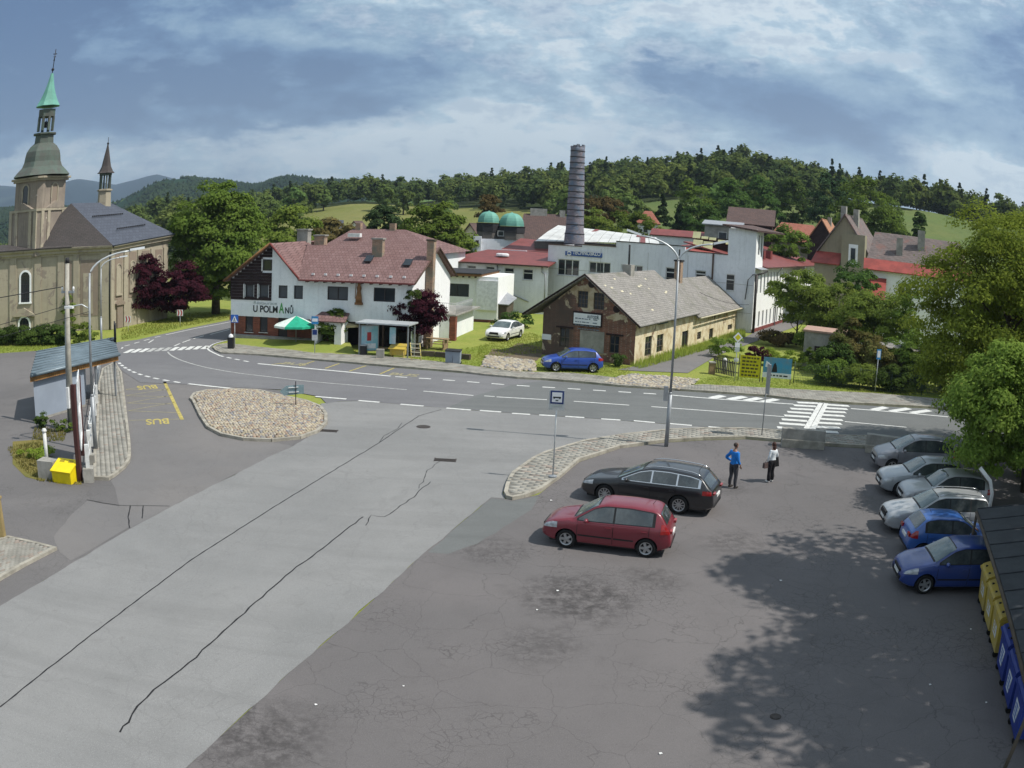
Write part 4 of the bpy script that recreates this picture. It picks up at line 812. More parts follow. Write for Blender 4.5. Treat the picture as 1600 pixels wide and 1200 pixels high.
low = thing('factory_annex', 'low grey works wing with flat red roof between guest house and factory', 'factory', LA); MLo = FM(low, LA, -17.5)
LW = [(-9.05, -8.02, 3.84, 4.73), (-6.91, -5.9, 3.88, 4.72), (-4.84, -3.77, 3.46, 4.68), (-2.78, -1.65, 3.48, 4.67)]
lz = 5.1; lx = -11.8
a = mb(MLo); a.wall(lx, 0, -.1, lz, LW); a.face(((lx, 9, 0), (lx, 0, 0), (lx, 0, lz), (lx, 9, lz))); a.build('wall', MATS['plaster_grey'], low)
for h in LW: window(low, *h, rows=(.62,), fm='frame_white', yaxis=MLo, fw=.09, sill='frame_white')
roofslab(MLo, [(lx-.5, -.5, lz), (.1, -.5, lz), (.1, 8, lz+1.15), (lx+2.2, 8, lz+1.15)], .12, 'metal_maroon', low); mb(MLo).box(lx-.5, .1, -.62, -.5, lz-.14, lz+.02).build('gutter', MATS['frame_brown'], low)
a = mb(MLo); a.lathe([(.75, 5.75), (.75, 5.95), (.6, 6.05)], 14, (-6.3, 3.6), sy=.7); a.build('roof_vent', MATS['letter_white'], low)
a = mb(MLo); a.tube([(-5.6, -.08, 4.9), (-5.6, -.08, 2.4), (-2.0, -.08, 1.2)], .06, 6); a.tube([(-.7, -.1, 5.0), (-.7, -.1, 4.4), (-.3, -.1, 4.2), (-.3, -.1, 1.3)], .06, 6); a.build('downpipe', MATS['zinc'], low)
# block with two green domes behind it
dm = thing('domed_building', 'works building with two green copper domes on dark drums', 'building', (-2.4, 112)); 
mb(Matrix.Translation((0, 0, 0))).box(-3.3, 3.9, 0, 7, 0, 7.3).build('wall', MATS['plaster_grey'], dm); mb().box(-3.2, -2.2, -1.2, .0, 0, 7.6).build('stair_tower', MATS['plaster_grey'], dm)
for cx_, r_, z0, z1, zt in ((-1.45, 1.5, 7.3, 9.4, 10.85), (1.5, 1.75, 7.3, 9.05, 10.75)):
    a = mb(); a.lathe([(r_*1.03, z0), (r_*1.03, z0+.9)], 8, (cx_, 1.5), R(22)); d_ = a.build('drum', MATS['plaster_dark'], dm); a = mb(); a.lathe([(r_*1.08, z0+.902), (r_*1.08, z1-.15), (r_*1.14, z1-.05)], 8, (cx_, 1.5), R(22)); a.build('drum_band', MATS['tar_black'], dm)
    a = mb(); a.lathe([(r_*math.cos(t)**.75, z1+(zt-z1)*math.sin(t)) for t in np.linspace(0, 1.5, 8)]+[(.05, zt+.12)], 8, (cx_, 1.5), R(22), smooth=False); a.build('dome', MATS['copper_green'], dm)
window(dm, -.2, .6, 7.7, 8.4, y=-.04, fm='frame_white'); window(dm, -2.9, -2.5, 6.4, 7.1, y=-1.25, fm='frame_dark')
r7 = thing('gabled_hall', 'maroon-roofed gabled hall behind the green domes', 'hall', (3.2, 122)); mb().prism([(-3, 0), (9, 0), (9, 9), (-3, 9)], 0, 6.5).build('wall', MATS['metal_maroon'], r7)
a = mb(); P = [(-3.5, -.6, 6.5), (9.5, -.6, 6.0), (9.5, 9, 6.2), (-3.5, 9, 6.5), (-2.5, 4, 10.9), (3.2, 4, 11.0)]
for q in ((0, 1, 5, 4), (1, 2, 5), (2, 3, 4, 5), (3, 0, 4)): a.face([P[i] for i in q])
a.build('roof', MATS['tile_brown'], r7); a = mb(); a.box(2.6, 3.4, 3.6, 4.4, 10.4, 11.6); a.build('chimney', MATS['concrete'], r7); mb().box(-1.6, .8, 3.7, 4.4, 10.5, 11.7).build('chimney', MATS['concrete'], r7)
mid = thing('works_hall', 'flat maroon works roof stepped in front of the domes', 'hall', tuple(Vector(LA)+dr(-17.5)*-8.2+dr(72.5)*9.5)); MMi = FM(mid, (mid.location.x, mid.location.y), -17.5)
mb(MMi).prism([(0, 0), (9.5, 0), (9.5, 5), (0, 5)], 0, 6.25).build('wall', MATS['plaster_dark'], mid); roofslab(MMi, [(-.3, -.6, 6.2), (9.6, -.6, 5.95), (9.6, 6, 7.1), (.2, 6, 7.6)], .15, 'metal_maroon', mid)
mb(MMi).box(-1.2, 3.1, -1.0, -.62, 0, 6.3).build('parapet', MATS['plaster_grey'], mid)

# ---- main factory with name board, corner tower and long wing
FC = (23.7, 85.1)

fac = thing('glass_factory', 'long pale grey factory with name board, stepped parapet and corner tower', 'factory', FC); FANG = -25; MF = FM(fac, FC, FANG)
FW = [(-21.37, -18.87, 4.08, 5.85), (-17.8, -15.35, 4.57, 5.8), (-14.18, -11.79, 5.07, 5.76)]+[(-9.34, -8.13, 4.32, 5.84), (-6.14, -4.99, 4.72, 5.8), (-3.21, -1.92, 3.99, 5.7)]
PT = [(-22.52, 7.28), (-18.61, 7.16), (-16.88, 8.7), (-7.89, 7.9), (-7.05, 7.64), (-2.84, 7.66), (-14.87, 8.48), (-7.34, 8.01)]
xL = PT[0][0]
st_ = [(xL, 7.28), (-18.68, 7.28), (-14.84, 8.1), (-14.78, 8.45), (-7.34, 8.15), (-2.8, 7.68)]
segs = [(xL, st_[1][0], 7.3), (st_[1][0], st_[2][0], 7.5), (st_[2][0], st_[4][0], 8.1), (st_[4][0], -2.8, 7.62)]
a = mb(MF)
a.wall(xL, -2.8, -.2, 7.28, FW[:5])
for x0, x1, z in segs: a.box(x0, x1, .0, .3, 7.281, z)
a.face(((xL, 18, 0), (xL, 0, 0), (xL, 0, 7.28), (xL, 18, 7.28))); a.build('wall', MATS['plaster_grey'], fac)
for x0, x1, z in segs: mb(MF).box(x0-.03, x1+.03, -.06, .36, z+.002, z+.09).build('coping', MATS['frame_brown'] if z < 8.0 else MATS['black_metal'], fac)
a = mb(MF); a.wall(-2.8, .14, -.2, 10.4, FW[5:]); TW = [(0.71, 0.93, 8.65, 9.8), (1.23, 1.47, 8.31, 9.82)]
a.build('tower_front', MATS['plaster_grey'], fac)
MWg = FM(fac, tuple(Vector(FC)+dr(FANG)*.14), 60)
th_ = [[(2.73, 9.7), (3.97, 8.6), (5.04, 9.81), (6.25, 8.21), (6.07, 9.74), (6.57, 9.05)]]
a = mb(MWg); a.wall(0, 3.1, 6.5, 10.45, [(.9, 1.5, 7.9, 9.9), (2.1, 2.7, 7.7, 9.9)]); a.face(((3.1, 0, 6.5), (3.1, 3.2, 6.5), (3.1, 3.2, 10.5), (3.1, 0, 10.5))); a.build('tower_side', MATS['plaster_white_clean'], fac)
for h in [(.9, 1.5, 7.9, 9.9), (2.1, 2.7, 7.7, 9.9)]: window(fac, *h, fm='frame_dark', yaxis=MWg)
rt = mb(MF); rt.slab([(-3.4, -.45, 10.75), (.3, -.45, 10.4), (2.6, 3.6, 10.35), (-1.0, 4.2, 10.9)], .18); rt.build('tower_roof', MATS['tile_brown'], fac)
a = mb(MF); a.face(((-2.8, 4, 7), (-2.8, 0, 7), (-2.8, 0, 10.6), (-2.8, 4, 10.6))); a.build('tower_back', MATS['plaster_grey'], fac)
for i, h in enumerate(FW): window(fac, *h, cols=(.34, .67) if i < 3 else (), rows=() if i < 3 else (.66,), fm='frame_white', yaxis=MF, fw=.1, sill='frame_white')
a = mb(MF)
for z in (1.9, 4.75): a.box(xL, -.0, -.012, -.003, z, z+.03)
for x in (-16.5, -11.3, -7.0): a.box(x, x+.03, -.012, -.003, 0, 7.2)
a.build('joint_lines', MATS['concrete'], fac); a = mb(MF); a.cyl((-4.3, -.12, 7.6), (-4.3, -.12, 2), .09, n=8); a.build('downpipe', MATS['frame_brown'], fac)
a = mb(MF); a.tube([(.35, -.1, 5.9), (.35, -.1, .0)], .14, 8); a.tube([(.4, -.1, 5.9), (0, -.15, 5.9), (-.5, -.2, 5.3), (-.7, -.2, 3.3)], .05, 6); a.tube([(.35, -.1, 5.85), (.9, .6, 6.1), (1.3, 1.2, 6.3)], .09, 8); a.build('downpipe', MATS['frame_dark'], fac)
nb = (-20.5, -16.35, 6.25, 6.78); mb(MF).box(nb[0], nb[1], -.1, -.02, nb[2]+.02, nb[3]-.05).build('name_board', MATS['blue_sign'], fac)
bx_ = nb[0]+.85; tz = nb[2]+.2
o = text_mesh('TECHNOSKLO', 1.0, MATS['letter_white'], fac, onwall(fac, FC, FANG, bx_, tz, -.115), (R(90), 0, R(FANG)), 'lettering', .006, bold=.02); xs_ = [v.co.x for v in o.data.vertices]; o.scale = ((nb[1]-bx_-.15)/max(xs_), .42/.7, 1)
a = mb(MF); a.M = MF @ Matrix.Translation((nb[0]+.45, -.11, (nb[2]+nb[3])/2)) @ Matrix.Rotation(R(90), 4, 'X'); a.lathe([(.26, -.01), (.26, .006)], 16); em = a.build('emblem', MATS['letter_white'], fac); a = mb(a.M); a.box(-.26, .26, -.035, .035, .007, .012); a.lathe([(.12, .007), (.12, .013)], 12); a.build('emblem_detail', MATS['blue_sign'], em)
# long white wing running back along the lane
WL = 44.77
wz = 6.95; wl = 42; MWi = FM(fac, tuple(Vector(FC)+dr(FANG)*.14), 60)
U = [(1.0+i*1.55, 1.62+i*1.55, 3.9, 6.0) for i in range(26)]; Lw = [(.8+i*1.75, 1.4+i*1.75, .35, 2.0) for i in range(22)]
a = mb(MWi); a.wall(0, wl, -.1, wz-.45 if False else 6.5, U+Lw, depth=.2); a.build('wing_wall', MATS['plaster_white_clean'], fac)
for h in U+Lw: window(fac, *h, fm='frame_white', yaxis=MWi, fw=.05, y=.15)
mb(MWi).box(0, wl, -.04, -.003, -.1, .34).build('wing_plinth', MATS['metal_maroon'], fac)
roofslab(MWi, [(3.2, -.55, 6.62), (wl+1, -.55, 6.62), (wl+1, 9, 8.6), (3.2, 9, 8.6)], .12, 'metal_maroon', fac, 'wing_roof'); mb(MWi).box(3.1, wl+1, -.68, -.56, 6.5, 6.62).build('gutter', MATS['frame_brown'], fac)
roofslab(MWi, [(.1, -.7, 6.45), (3.1, -.7, 6.45), (3.1, .0, 6.6), (.1, .0, 6.6)], .08, 'zinc', fac, 'canopy')
for xx in (10, 24): 
    a = mb(MWi); a.tube([(xx, -.7, 6.5), (xx, -.15, 5.9), (xx, -.15, 0)], .07, 6); a.build('downpipe', MATS['zinc'], fac)
for xx in (9.5, 12.5, 16): mb(MWi).box(xx, xx+.9, 2.2, 3.4, 7.2, 8.2).build('roof_light', MATS['metal_maroon'], fac)
# roofs behind the parapet: maroon deck, boarded insulation panels, arched white metal roof with red letter
roofslab(MF, [(-9.3, .4, 7.9), (-2.9, .4, 7.5), (-1.5, 9, 7.6), (-9, 9, 8.3)], .1, 'metal_red', fac, 'deck_roof')
a = mb(MF); a.box(-8.0, -2.9, 7.2, 9, 7.0, 9.2); a.build('deck_hut', MATS['wood_dark'], fac)
for i, (x, z, w_, h_) in enumerate(((-7.6, 8.0, 1.1, .95), (-6.45, 7.9, 1.1, .95), (-8.2, 9.0, .9, .8), (-7.2, 8.98, .8, .32), (-6.3, 8.92, .8, .32), (-5.3, 8.75, .8, .3), (-4.4, 8.6, .8, .3), (-3.7, 8.7, .8, .45))):
    a = mb(MF @ Matrix.Translation((x, 4.2 if i < 2 else 6.6, z)) @ Matrix.Rotation(R(-28), 4, 'X')); a.box(0, w_*.96, -.08, 0, 0, h_); a.build('insulation_panel', MATS['yellow_insul'], fac)
WR = [(2.02, 103.98, 7.43), (5.0, 111.89, 9.45), (17.55, 110.62, 8.64), (16.7, 102.65, 7.98)]
hall = thing('metal_roof_hall', 'hall under a low white sheet-metal roof with big red letter T beside the chimney', 'hall', (WR[0][0], WR[0][1]))
Lr = lambda p: (p[0]-WR[0][0], p[1]-WR[0][1], p[2])
p0, p1, p2, p3 = [Vector(Lr(p)) for p in WR]
def wr(u, v): q = p0.lerp(p3, u).lerp(p1.lerp(p2, u), v); q.z += 0.12*math.sin(math.pi*v); return q
n_ = 12
for i in range(n_):
    for j in range(2):
        a = mb(); a.slab([wr(i/n_+.002, j/2+.004), wr((i+1)/n_-.002, j/2+.004), wr((i+1)/n_-.002, (j+1)/2), wr(i/n_+.002, (j+1)/2)], .05); a.build('sheet', MATS['metal_white'], hall)
for u0, u1, v0, v1 in ((.80, .93, .62, .90), (.84, .885, .02, .62), (.955, .975, .55, .80)):
    a = mb(); a.slab([wr(u0, v0)+Vector((0, 0, .05)), wr(u1, v0)+Vector((0, 0, .05)), wr(u1, v1)+Vector((0, 0, .05)), wr(u0, v1)+Vector((0, 0, .05))], .03); a.build('painted_letter', MATS['metal_maroon'], hall)
a = mb(); a.slab([wr(.30, 0.0)+Vector((0, 0, .06)), wr(.335, 0.0)+Vector((0, 0, .06)), wr(.42, 1)+Vector((0, 0, .06)), wr(.38, 1)+Vector((0, 0, .06))], .04); a.build('rust_stripe', MATS['metal_maroon'], hall)
a = mb(); a.box(0, 15.5, .1, 9, 0, 7.4); a.build('wall', MATS['plaster_dark'], hall)
# brick stack with iron hoops
cb_ = Vector((6.57, 102.79)); ctz = 18.94
chm = thing('factory_chimney', 'tall round brick factory stack with iron hoops and broken rim', 'chimney', tuple(cb_))
mt_ = bricky('brick_stack', (.27, .24, .27), (.20, .18, .20), (.34, .32, .35), .62, 1.2)
r0_, r1_ = 1.52, .82; zb_ = 0; hh = ctz
pr = lambda z: 1.12+(r1_-1.12)*(z-6.5)/(hh-6.5) if z > 6.5 else 1.25
a = mb(); a.lathe([(1.35, 0), (1.28, 6.0), (1.16, 8.4)]+[(pr(z), z) for z in np.linspace(9, hh-.9, 8)]+[(r1_+.02, hh-.35), (r1_+.03, hh)], 20, smooth=True); sh = a.build('shaft', mt_, chm)
for z in [7.3, 8.5, 9.6, 10.6, 11.35, 12.05, 12.8, 13.5, 14.2, 14.9, 15.6, 16.3, 17.0, 17.7, 18.4]:
    rr = np.interp(z, [6, 8.4, 9, hh-.9, hh], [1.28, 1.16, pr(9), pr(hh-.9), r1_+.03])+.02; a = mb(); a.lathe([(rr, z), (rr+.025, z+.01), (rr+.025, z+.08), (rr, z+.09)], 20, smooth=True); a.build('iron_hoop', MATS['tar_black'], chm)
random.seed(5)
for k in range(12):
    t = 2*math.pi*k/12; h_ = random.choice([.05, .12, .2, .3]); a = mb(Matrix.Rotation(t, 4, 'Z')); a.box(r1_-.22, r1_+.03, -.2, .2, hh, hh+h_); a.build('rim_brick', mt_, sh)
mb().lathe([(r1_-.2, hh+.001), (r1_-.2, hh+.01)], 16).build('flue', MATS['tar_black'], chm)
# grey wall of the hall in front / left stretch of flat roofs is covered by the maroon works roof

# ---- derelict house by the lane
HA = (8.48, 60.74)

old = thing('derelict_house', 'derelict brick house with crumbling plaster, mossy grey roof and white notice board', 'house', HA); GA = -27; MH = FM(old, HA, GA)
HW = [(-4.53, -3.74, 3.69, 4.89), (-3.3, -2.48, 3.66, 4.86), (-5.82, -5.07, 0.69, 2.09), (-1.92, -1.19, 0.69, 1.93)]
gp_ = [(-7.36, 3.21), (-3.81, 6.11), (0.63, 2.82), (-8.59, 2.98), (-7.14, -0.17)]
gx0 = -7.2; apx, apz = gp_[1][0], gp_[1][1]-.1; zR = 2.95; zLf = 3.3
def gable(m, holes, x0, x1, z0, zl, zr, ax_, az_, y=0):
    m.wall(x0, x1, z0, min(zl, zr), holes, y=y, depth=.2)
    base = min(zl, zr); N = 26; xs_ = np.linspace(x0, x1, N+1).tolist()+[h for q in holes for h in q[:2]]+[ax_]; xs_ = sorted(set(xs_))
    top = lambda x: zl+(az_-zl)*(x-x0)/(ax_-x0) if x < ax_ else zr+(az_-zr)*(x1-x)/(x1-ax_)
    for a_, b_ in zip(xs_, xs_[1:]):
        c = (a_+b_)/2; cuts = [(base, None)]; hs = [h for h in holes if h[0] < c < h[1] and h[3] > base]
        lo = base
        for h in sorted(hs, key=lambda h: h[2]):
            if h[2] > lo: m.face(((a_, y, lo), (b_, y, lo), (b_, y, h[2]), (a_, y, h[2])))
            lo = h[3]
        m.face(((a_, y, lo), (b_, y, lo), (b_, y, top(b_)), (a_, y, top(a_))))
    for a_, b_, c, d in [h for h in holes if h[3] > base]:
        dp = .2
        m.face(((a_, y, c), (a_, y+dp, c), (a_, y+dp, d), (a_, y, d))); m.face(((b_, y, d), (b_, y+dp, d), (b_, y+dp, c), (b_, y, c))); m.face(((a_, y, d), (a_, y+dp, d), (b_, y+dp, d), (b_, y, d))); m.face(((a_, y, c), (b_, y, c), (b_, y+dp, c), (a_, y+dp, c)))
a = mb(MH); gable(a, HW, gx0, 0, -.2, zLf, zR, apx, apz); a.build('gable_wall', MATS['brick_ruin'], old)
for i, h in enumerate(HW): window(old, *h, cols=(.33, .66) if i < 2 else (.5,), rows=(.25, .5, .75) if i < 2 else (.5,), fm='wood_old', yaxis=MH, fw=.05, sill=None)
for h in HW[2:]: mb(MH).box(h[0]-.3, h[1]+.3, -.06, -.005, h[3], h[3]+.12).build('lintel', MATS['wood_dark'], old)
pp = (-4.21, -2.34, 0.56, 2.08)
mb(MH).box(pp[0], pp[1], -.035, -.003, pp[2], pp[3]).build('plaster_patch', MATS['concrete'], old)
for (hx, hz), r_ in zip([(-3.5, 5.43), (-1.51, 3.82)], (.22, .22)): a = mb(MH @ Matrix.Translation((hx, -.01, hz)) @ Matrix.Rotation(R(90), 4, 'X')); a.lathe([(r_+.05, -.02), (r_+.05, .02)], 14); a.build('round_vent', MATS['wood_dark'], old)
sb = (-4.73, -2.64, 2.41, 3.39); sb = (sb[0], sb[1], sb[2]+.1, sb[3]-.1)
nbd = mb(MH).box(sb[0]-.08, sb[1]+.08, -.1, -.004, sb[2]-.1, sb[3]+.12).build('board_frame', MATS['wood_dark'], old); mb(MH).box(sb[0], sb[1], -.13, -.102, sb[2], sb[3]).build('notice_board', MATS['white_sign'], nbd)
random.seed(11); a = mb(MH); W_, Hb = sb[1]-sb[0], sb[3]-sb[2]
for r_ in range(4):
    x = sb[0]+.12
    while x < sb[1]-.25:
        w_ = random.uniform(.1, .32)
        if random.random() < .85: zz_ = sb[3]-.42-r_*.24; a.box(x, min(x+w_, sb[1]-.1), -.139, -.132, zz_, zz_+random.uniform(.05, .09))
        x += w_+.06
a.build('printed_lines', mat('print_grey', (.16, .20, .24), .7), nbd, kind='stuff')
o = text_mesh('AUTODÍL', .3, mat('print_dark', (.10, .13, .15), .7), old, onwall(old, HA, GA, sb[0]+W_*.5, sb[3]-.3, -.142), (R(90), 0, R(GA)), 'lettering', .004, bold=.008); o.scale = (.72, 1, 1)
# long side along the lane: two roof bodies
SA = 61; MS = FM(old, HA, SA)
SW = [(2.07, 3.48, 0.16, 1.8), (4.61, 6.06, 0.09, 1.71), (10.76, 12.42, -0.37, 1.44), (15.06, 16.25, -0.01, 1.02), (18.81, 20.08, -0.32, 1.01), (25.31, 27.05, -0.44, 0.85)]
sv = [(15.8, 2.56), (14.04, 1.88), (32.4, 1.55), (1.7, 2.62), (14.91, 1.71), (30.68, -0.14)]
x1s = min(13.6, sv[0][0]); x2s = 28.5
SW = [(a_, b_, max(c, .35 if i not in (2, 4) else .02), min(d, 2.55)) for i, (a_, b_, c, d) in enumerate(SW)]
a = mb(MS); a.wall(0, x1s, -.2, 2.95, SW[:3]); a.wall(x1s, x2s, -.2, 2.55, SW[3:]); a.build('side_wall', MATS['plaster_ruin'], old)
for i, h in enumerate(SW): window(old, *h, cols=(.5,), rows=(.33, .66) if i not in (2, 4) else (), fm='wood_old' if i != 2 else 'frame_brown', gm='pane_dark', yaxis=MS, fw=.05)
mb(MS).box(SW[1][0]-.25, SW[1][1]+.25, -.25, -.004, 2.55, 2.72).build('shade_box', mat('green_old', (.06, .10, .09), .8), old)
Wd = 7.2; u_ = dr(GA)*1.0
ridge_off = -apx      # distance from the side wall to the ridge line
def RP(s, off, z): q = Vector((0, 0))+dr(SA)*s-dr(GA)*off; return (q.x, q.y, z)   # world offset from HA
TH = Matrix.Translation((0, 0, 0))
ov = .55
def roof2(s0, s1, offE, zE, offR, zR_, offL, zL_, name='roof'):
    o1 = mb(); o1.slab([RP(s0, offE, zE), RP(s1, offE, zE), RP(s1, offR, zR_), RP(s0, offR, zR_)], .14); q = o1.build(name, MATS['tile_old'], old)
    o2 = mb(); o2.slab([RP(s0, offR, zR_), RP(s1, offR, zR_), RP(s1, offL, zL_), RP(s0, offL, zL_)], .14); o2.build(name, MATS['tile_old'], old); return q
q = roof2(-.55, x1s+.2, -ov, 2.82, ridge_off, apz+.12, 8.6, 2.9)
q2 = roof2(x1s+.1, x2s+.5, -.5, 2.45, 3.2, 5.35, 7.4, 2.6)
a = mb(); a.tube([RP(-.6, -ov, 2.78), RP(-.6, ridge_off, apz+.12), RP(-.6, 8.6, 2.86)], .07, 4); a.build('verge_board', MATS['wood_dark'], old)
a = mb(); a.tube([RP(x1s+.1, -.62, 2.40), RP(x2s+.5, -.62, 2.40)], .07, 6); a.build('gutter', MATS['cream'], old)
cp = Vector(RP(x1s+4.4, 3.0, 0)); a = mb(Matrix.Translation((cp.x, cp.y, 0)) @ Matrix.Rotation(R(SA), 4, 'Z')); a.box(-.35, .35, -.3, .3, 4.2, 6.9); c_ = a.build('chimney', MATS['brick_chimney'], old)
a = mb(Matrix.Translation((cp.x, cp.y, 0)) @ Matrix.Rotation(R(SA), 4, 'Z')); a.box(-.42, .42, -.37, .37, 6.902, 7.05); a.build('chimney_cap', MATS['tar_black'], c_); a = mb(); a.cyl((cp.x, cp.y, 7.05), (cp.x, cp.y, 8.0), .07); a.build('flue_pipe', MATS['tar_black'], c_)
cp = Vector(RP(7.5, 3.7, 0)); a = mb(Matrix.Translation((cp.x, cp.y, 0)) @ Matrix.Rotation(R(SA), 4, 'Z')); a.box(-.4, .4, -.35, .35, 5.4, 6.7); c_ = a.build('chimney', MATS['concrete'], old); a = mb(); a.cyl((cp.x, cp.y, 6.7), (cp.x, cp.y, 8.3), .08); a.build('flue_pipe', MATS['tar_black'], c_)
random.seed(3); a = mb()
for k in range(12):
    s = random.uniform(.5, x1s-.5); off = random.uniform(.3, 3.2); z = 2.82+(off+ov)/(ridge_off+ov)*(apz+.12-2.82)+.02; l = random.uniform(.15, .45); dz_ = .12*(apz-2.7)/(ridge_off+ov)
    a.slab([RP(s, off, z), RP(s+l, off, z), RP(s+l, off+.12, z+dz_), RP(s, off+.12, z+dz_)], .03)
a.build('slipped_tile', MATS['cream'], q, kind='stuff')
a = mb(MH); a.face(((gx0, 26, -.2), (gx0, 0, -.2), (gx0, 0, zLf), (gx0, 26, zLf))); a.build('far_wall', MATS['brick_ruin'], old)
mb(MH).box(gx0-.02, gx0+.7, -.03, -.004, 1.1, 1.5).build('blue_plate', MATS['white_sign'], old)

# ---- church
KA = (-36.33, 70.2)

chu = thing('church', 'old church with plastered pilaster walls, green domed tower and slate nave roof', 'church', KA)
MC = FM(chu, KA, 15); MD = FM(chu, KA, 77)
CWN = [(-9.67, -8.64, 2.77, 5.59), (-9.86, -8.74, -0.12, 1.32)]; 
a = mb(MC); a.wall(-22, 0, -.3, 7.3, [(h[0], h[1], h[2], h[3]) for h in CWN], depth=.35); a.build('front_wall', MATS['plaster_church'], chu)
def archwin(par, M, h, y, bars, fm='frame_dark', gm='pane_dark', surround='plaster_white', sw=.18, depthy=.0):
    """arched window: surround ring proud of the wall, leaded pane"""
    x0, x1, z0, z1 = h; r = (x1-x0)/2; cx_ = (x0+x1)/2; zc = z1-r
    arc = [(cx_+r*math.cos(t), zc+r*math.sin(t)) for t in np.linspace(0, math.pi, 11)]; arco = [(cx_+(r+sw)*math.cos(t), zc+(r+sw)*math.sin(t)) for t in np.linspace(0, math.pi, 11)]
    inn_ = [(x1, z0)]+arc+[(x0, z0)]; out_ = [(x1+sw, z0)]+arco+[(x0-sw, z0)]
    m = mb(M)
    for i in range(len(inn_)-1):
        a_, b_, c_, d_ = inn_[i], inn_[i+1], out_[i+1], out_[i]
        m.face([(q[0], y-.08, q[1]) for q in (a_, d_, c_, b_)]); m.face([(d_[0], y-.08, d_[1]), (d_[0], y, d_[1]), (c_[0], y, c_[1]), (c_[0], y-.08, c_[1])]); m.face([(a_[0], y-.08, a_[1]), (b_[0], y-.08, b_[1]), (b_[0], y+.1, b_[1]), (a_[0], y+.1, a_[1])])
    m.box(x0-sw-.05, x1+sw+.05, y-.14, y-.004, z0-.14, z0-.002)
    f = m.build('window', MATS[surround], par)
    p = mb(M); p.face([(q[0], y-.02, q[1]) for q in inn_]); p.build('pane', MATS[gm], f)
    if bars:
        b = mb(M)
        for k in range(1, bars): xx = x0+(x1-x0)*k/bars; b.box(xx-.02, xx+.02, y-.05, y-.022, z0, zc+r*.8)
        zz_ = z0+.4
        while zz_ < z1-.2: b.box(x0+.02, x1-.02, y-.048, y-.024, zz_-.015, zz_+.015); zz_ += .42
        b.build('bars', MATS[fm], f)
a = mb(MC)
for h in CWN: a.box(h[0]-.01, h[1]+.01, -.0, .02, h[2], h[3])
archwin(chu, MC, CWN[0], -.02, 4); archwin(chu, MC, CWN[1], -.02, 3)
# pilasters, panels, cornice
for xx, w_ in ((-12.6, .0), (-11.0, .8), (-8.1, .75), (-5.5, .7), (-3.8, .6), (-1.0, 1.2)):
    if w_: mb(MC).box(xx, xx+w_, -.12, -.004, .0, 6.9).build('pilaster', MATS['plaster_church'], chu)
for x0, x1 in ((-4.75, -4.0), (-3.05, -1.2)): mb(MC).box(x0, x1, -.03, -.003, 1.3, 6.4).build('wall_panel', MATS['plaster_church_panel'], chu)
archwin(chu, MC, (-2.9, -1.9, 1.4, 5.4), -.05, 0, gm='plaster_church_like') if False else None
a = mb(MC); a.box(-2.75, -1.75, -.06, -.031, 1.5, 5.2); a.build('blind_window', MATS['plaster_church'], chu)
prof = [(0, 6.9), (-.14, 6.9), (-.14, 7.0), (-.3, 7.12), (-.3, 7.3), (-.5, 7.45), (-.55, 7.62), (0, 7.66)]
mb(MC).xprism(prof, -22, .3).build('cornice', MATS['plaster_church'], chu)
roofslab(MC, [(-22, -.6, 7.68), (-3.9, -.6, 7.68), (-3.9, 1.6, 8.25), (-22, 1.6, 8.25)], .1, 'slate_church', chu, 'eave_roof')
# pediment over the door, entrance hood
pz = CWN[1][3]; px_ = (CWN[1][0]+CWN[1][1])/2
a = mb(MC); a.yprism([(px_-1.25, pz+.15), (px_+1.25, pz+.15), (px_+1.25, pz+.3), (px_, pz+.95), (px_-1.25, pz+.3)], -.3, -.005); a.build('door_pediment', MATS['plaster_church'], chu)
# side wall with four bays; the eave steps up slightly towards the choir
SDW = [(1.23, 1.99, 3.04, 5.71), (3.53, 4.21, 4.01, 5.86), (5.56, 6.28, 4.92, 6.11)]
a = mb(MD); a.wall(0, 9.6, -.3, 7.3, []); a.face(((0, 0, 7.3), (9.6, 0, 7.3), (9.6, 0, 8.1), (0, 0, 7.55))); a.face(((9.6, 0, -.3), (9.6, 12, -.3), (9.6, 12, 8.1), (9.6, 0, 8.1))); a.build('side_wall', MATS['plaster_church'], chu)
for k, xx in enumerate((0.0, 2.1, 4.3, 6.5, 8.7)): mb(MD).box(xx, xx+.55, -.12, -.004, 0, 7.0).build('pilaster', MATS['plaster_church'], chu)
for k in range(4):
    x0 = .75+k*2.2; mb(MD).box(x0, x0+1.2, -.035, -.003, 2.6, 6.85).build('wall_panel', MATS['plaster_church_panel'], chu); archwin(chu, MD, (x0+.3, x0+.9, 3.1+k*.1, 5.7+k*.2), -.04, 0, gm='plaster_pane', sw=.1) if False else archwin(chu, MD, (x0+.25, x0+.95, 3.1+.1*k, 5.8+.15*k), -.04, 0, sw=.1, gm='plaster_church', surround='plaster_church')
a = mb(MD); a.box(1.0, 1.9, -.16, -.004, 0, 2.1); a.yprism([(.8, 2.1), (2.1, 2.1), (2.1, 2.25), (1.45, 2.75), (.8, 2.25)], -.3, -.005); a.build('side_portal', MATS['plaster_church_panel'], chu)
a = mb(MD); i0 = [a.av((0, y, z)) for y, z in prof]; i1 = [a.av((9.75, y, z+.62)) for y, z in prof]
for k in range(len(prof)): a.fi((i0[k], i1[k], i1[(k+1) % 8], i0[(k+1) % 8]))
a.build('cornice', MATS['plaster_church'], chu)
a = mb(MC); a.cyl((.03, -.1, 7.3), (.03, -.1, 0), .08); a.build('downpipe', MATS['black_metal'], chu)
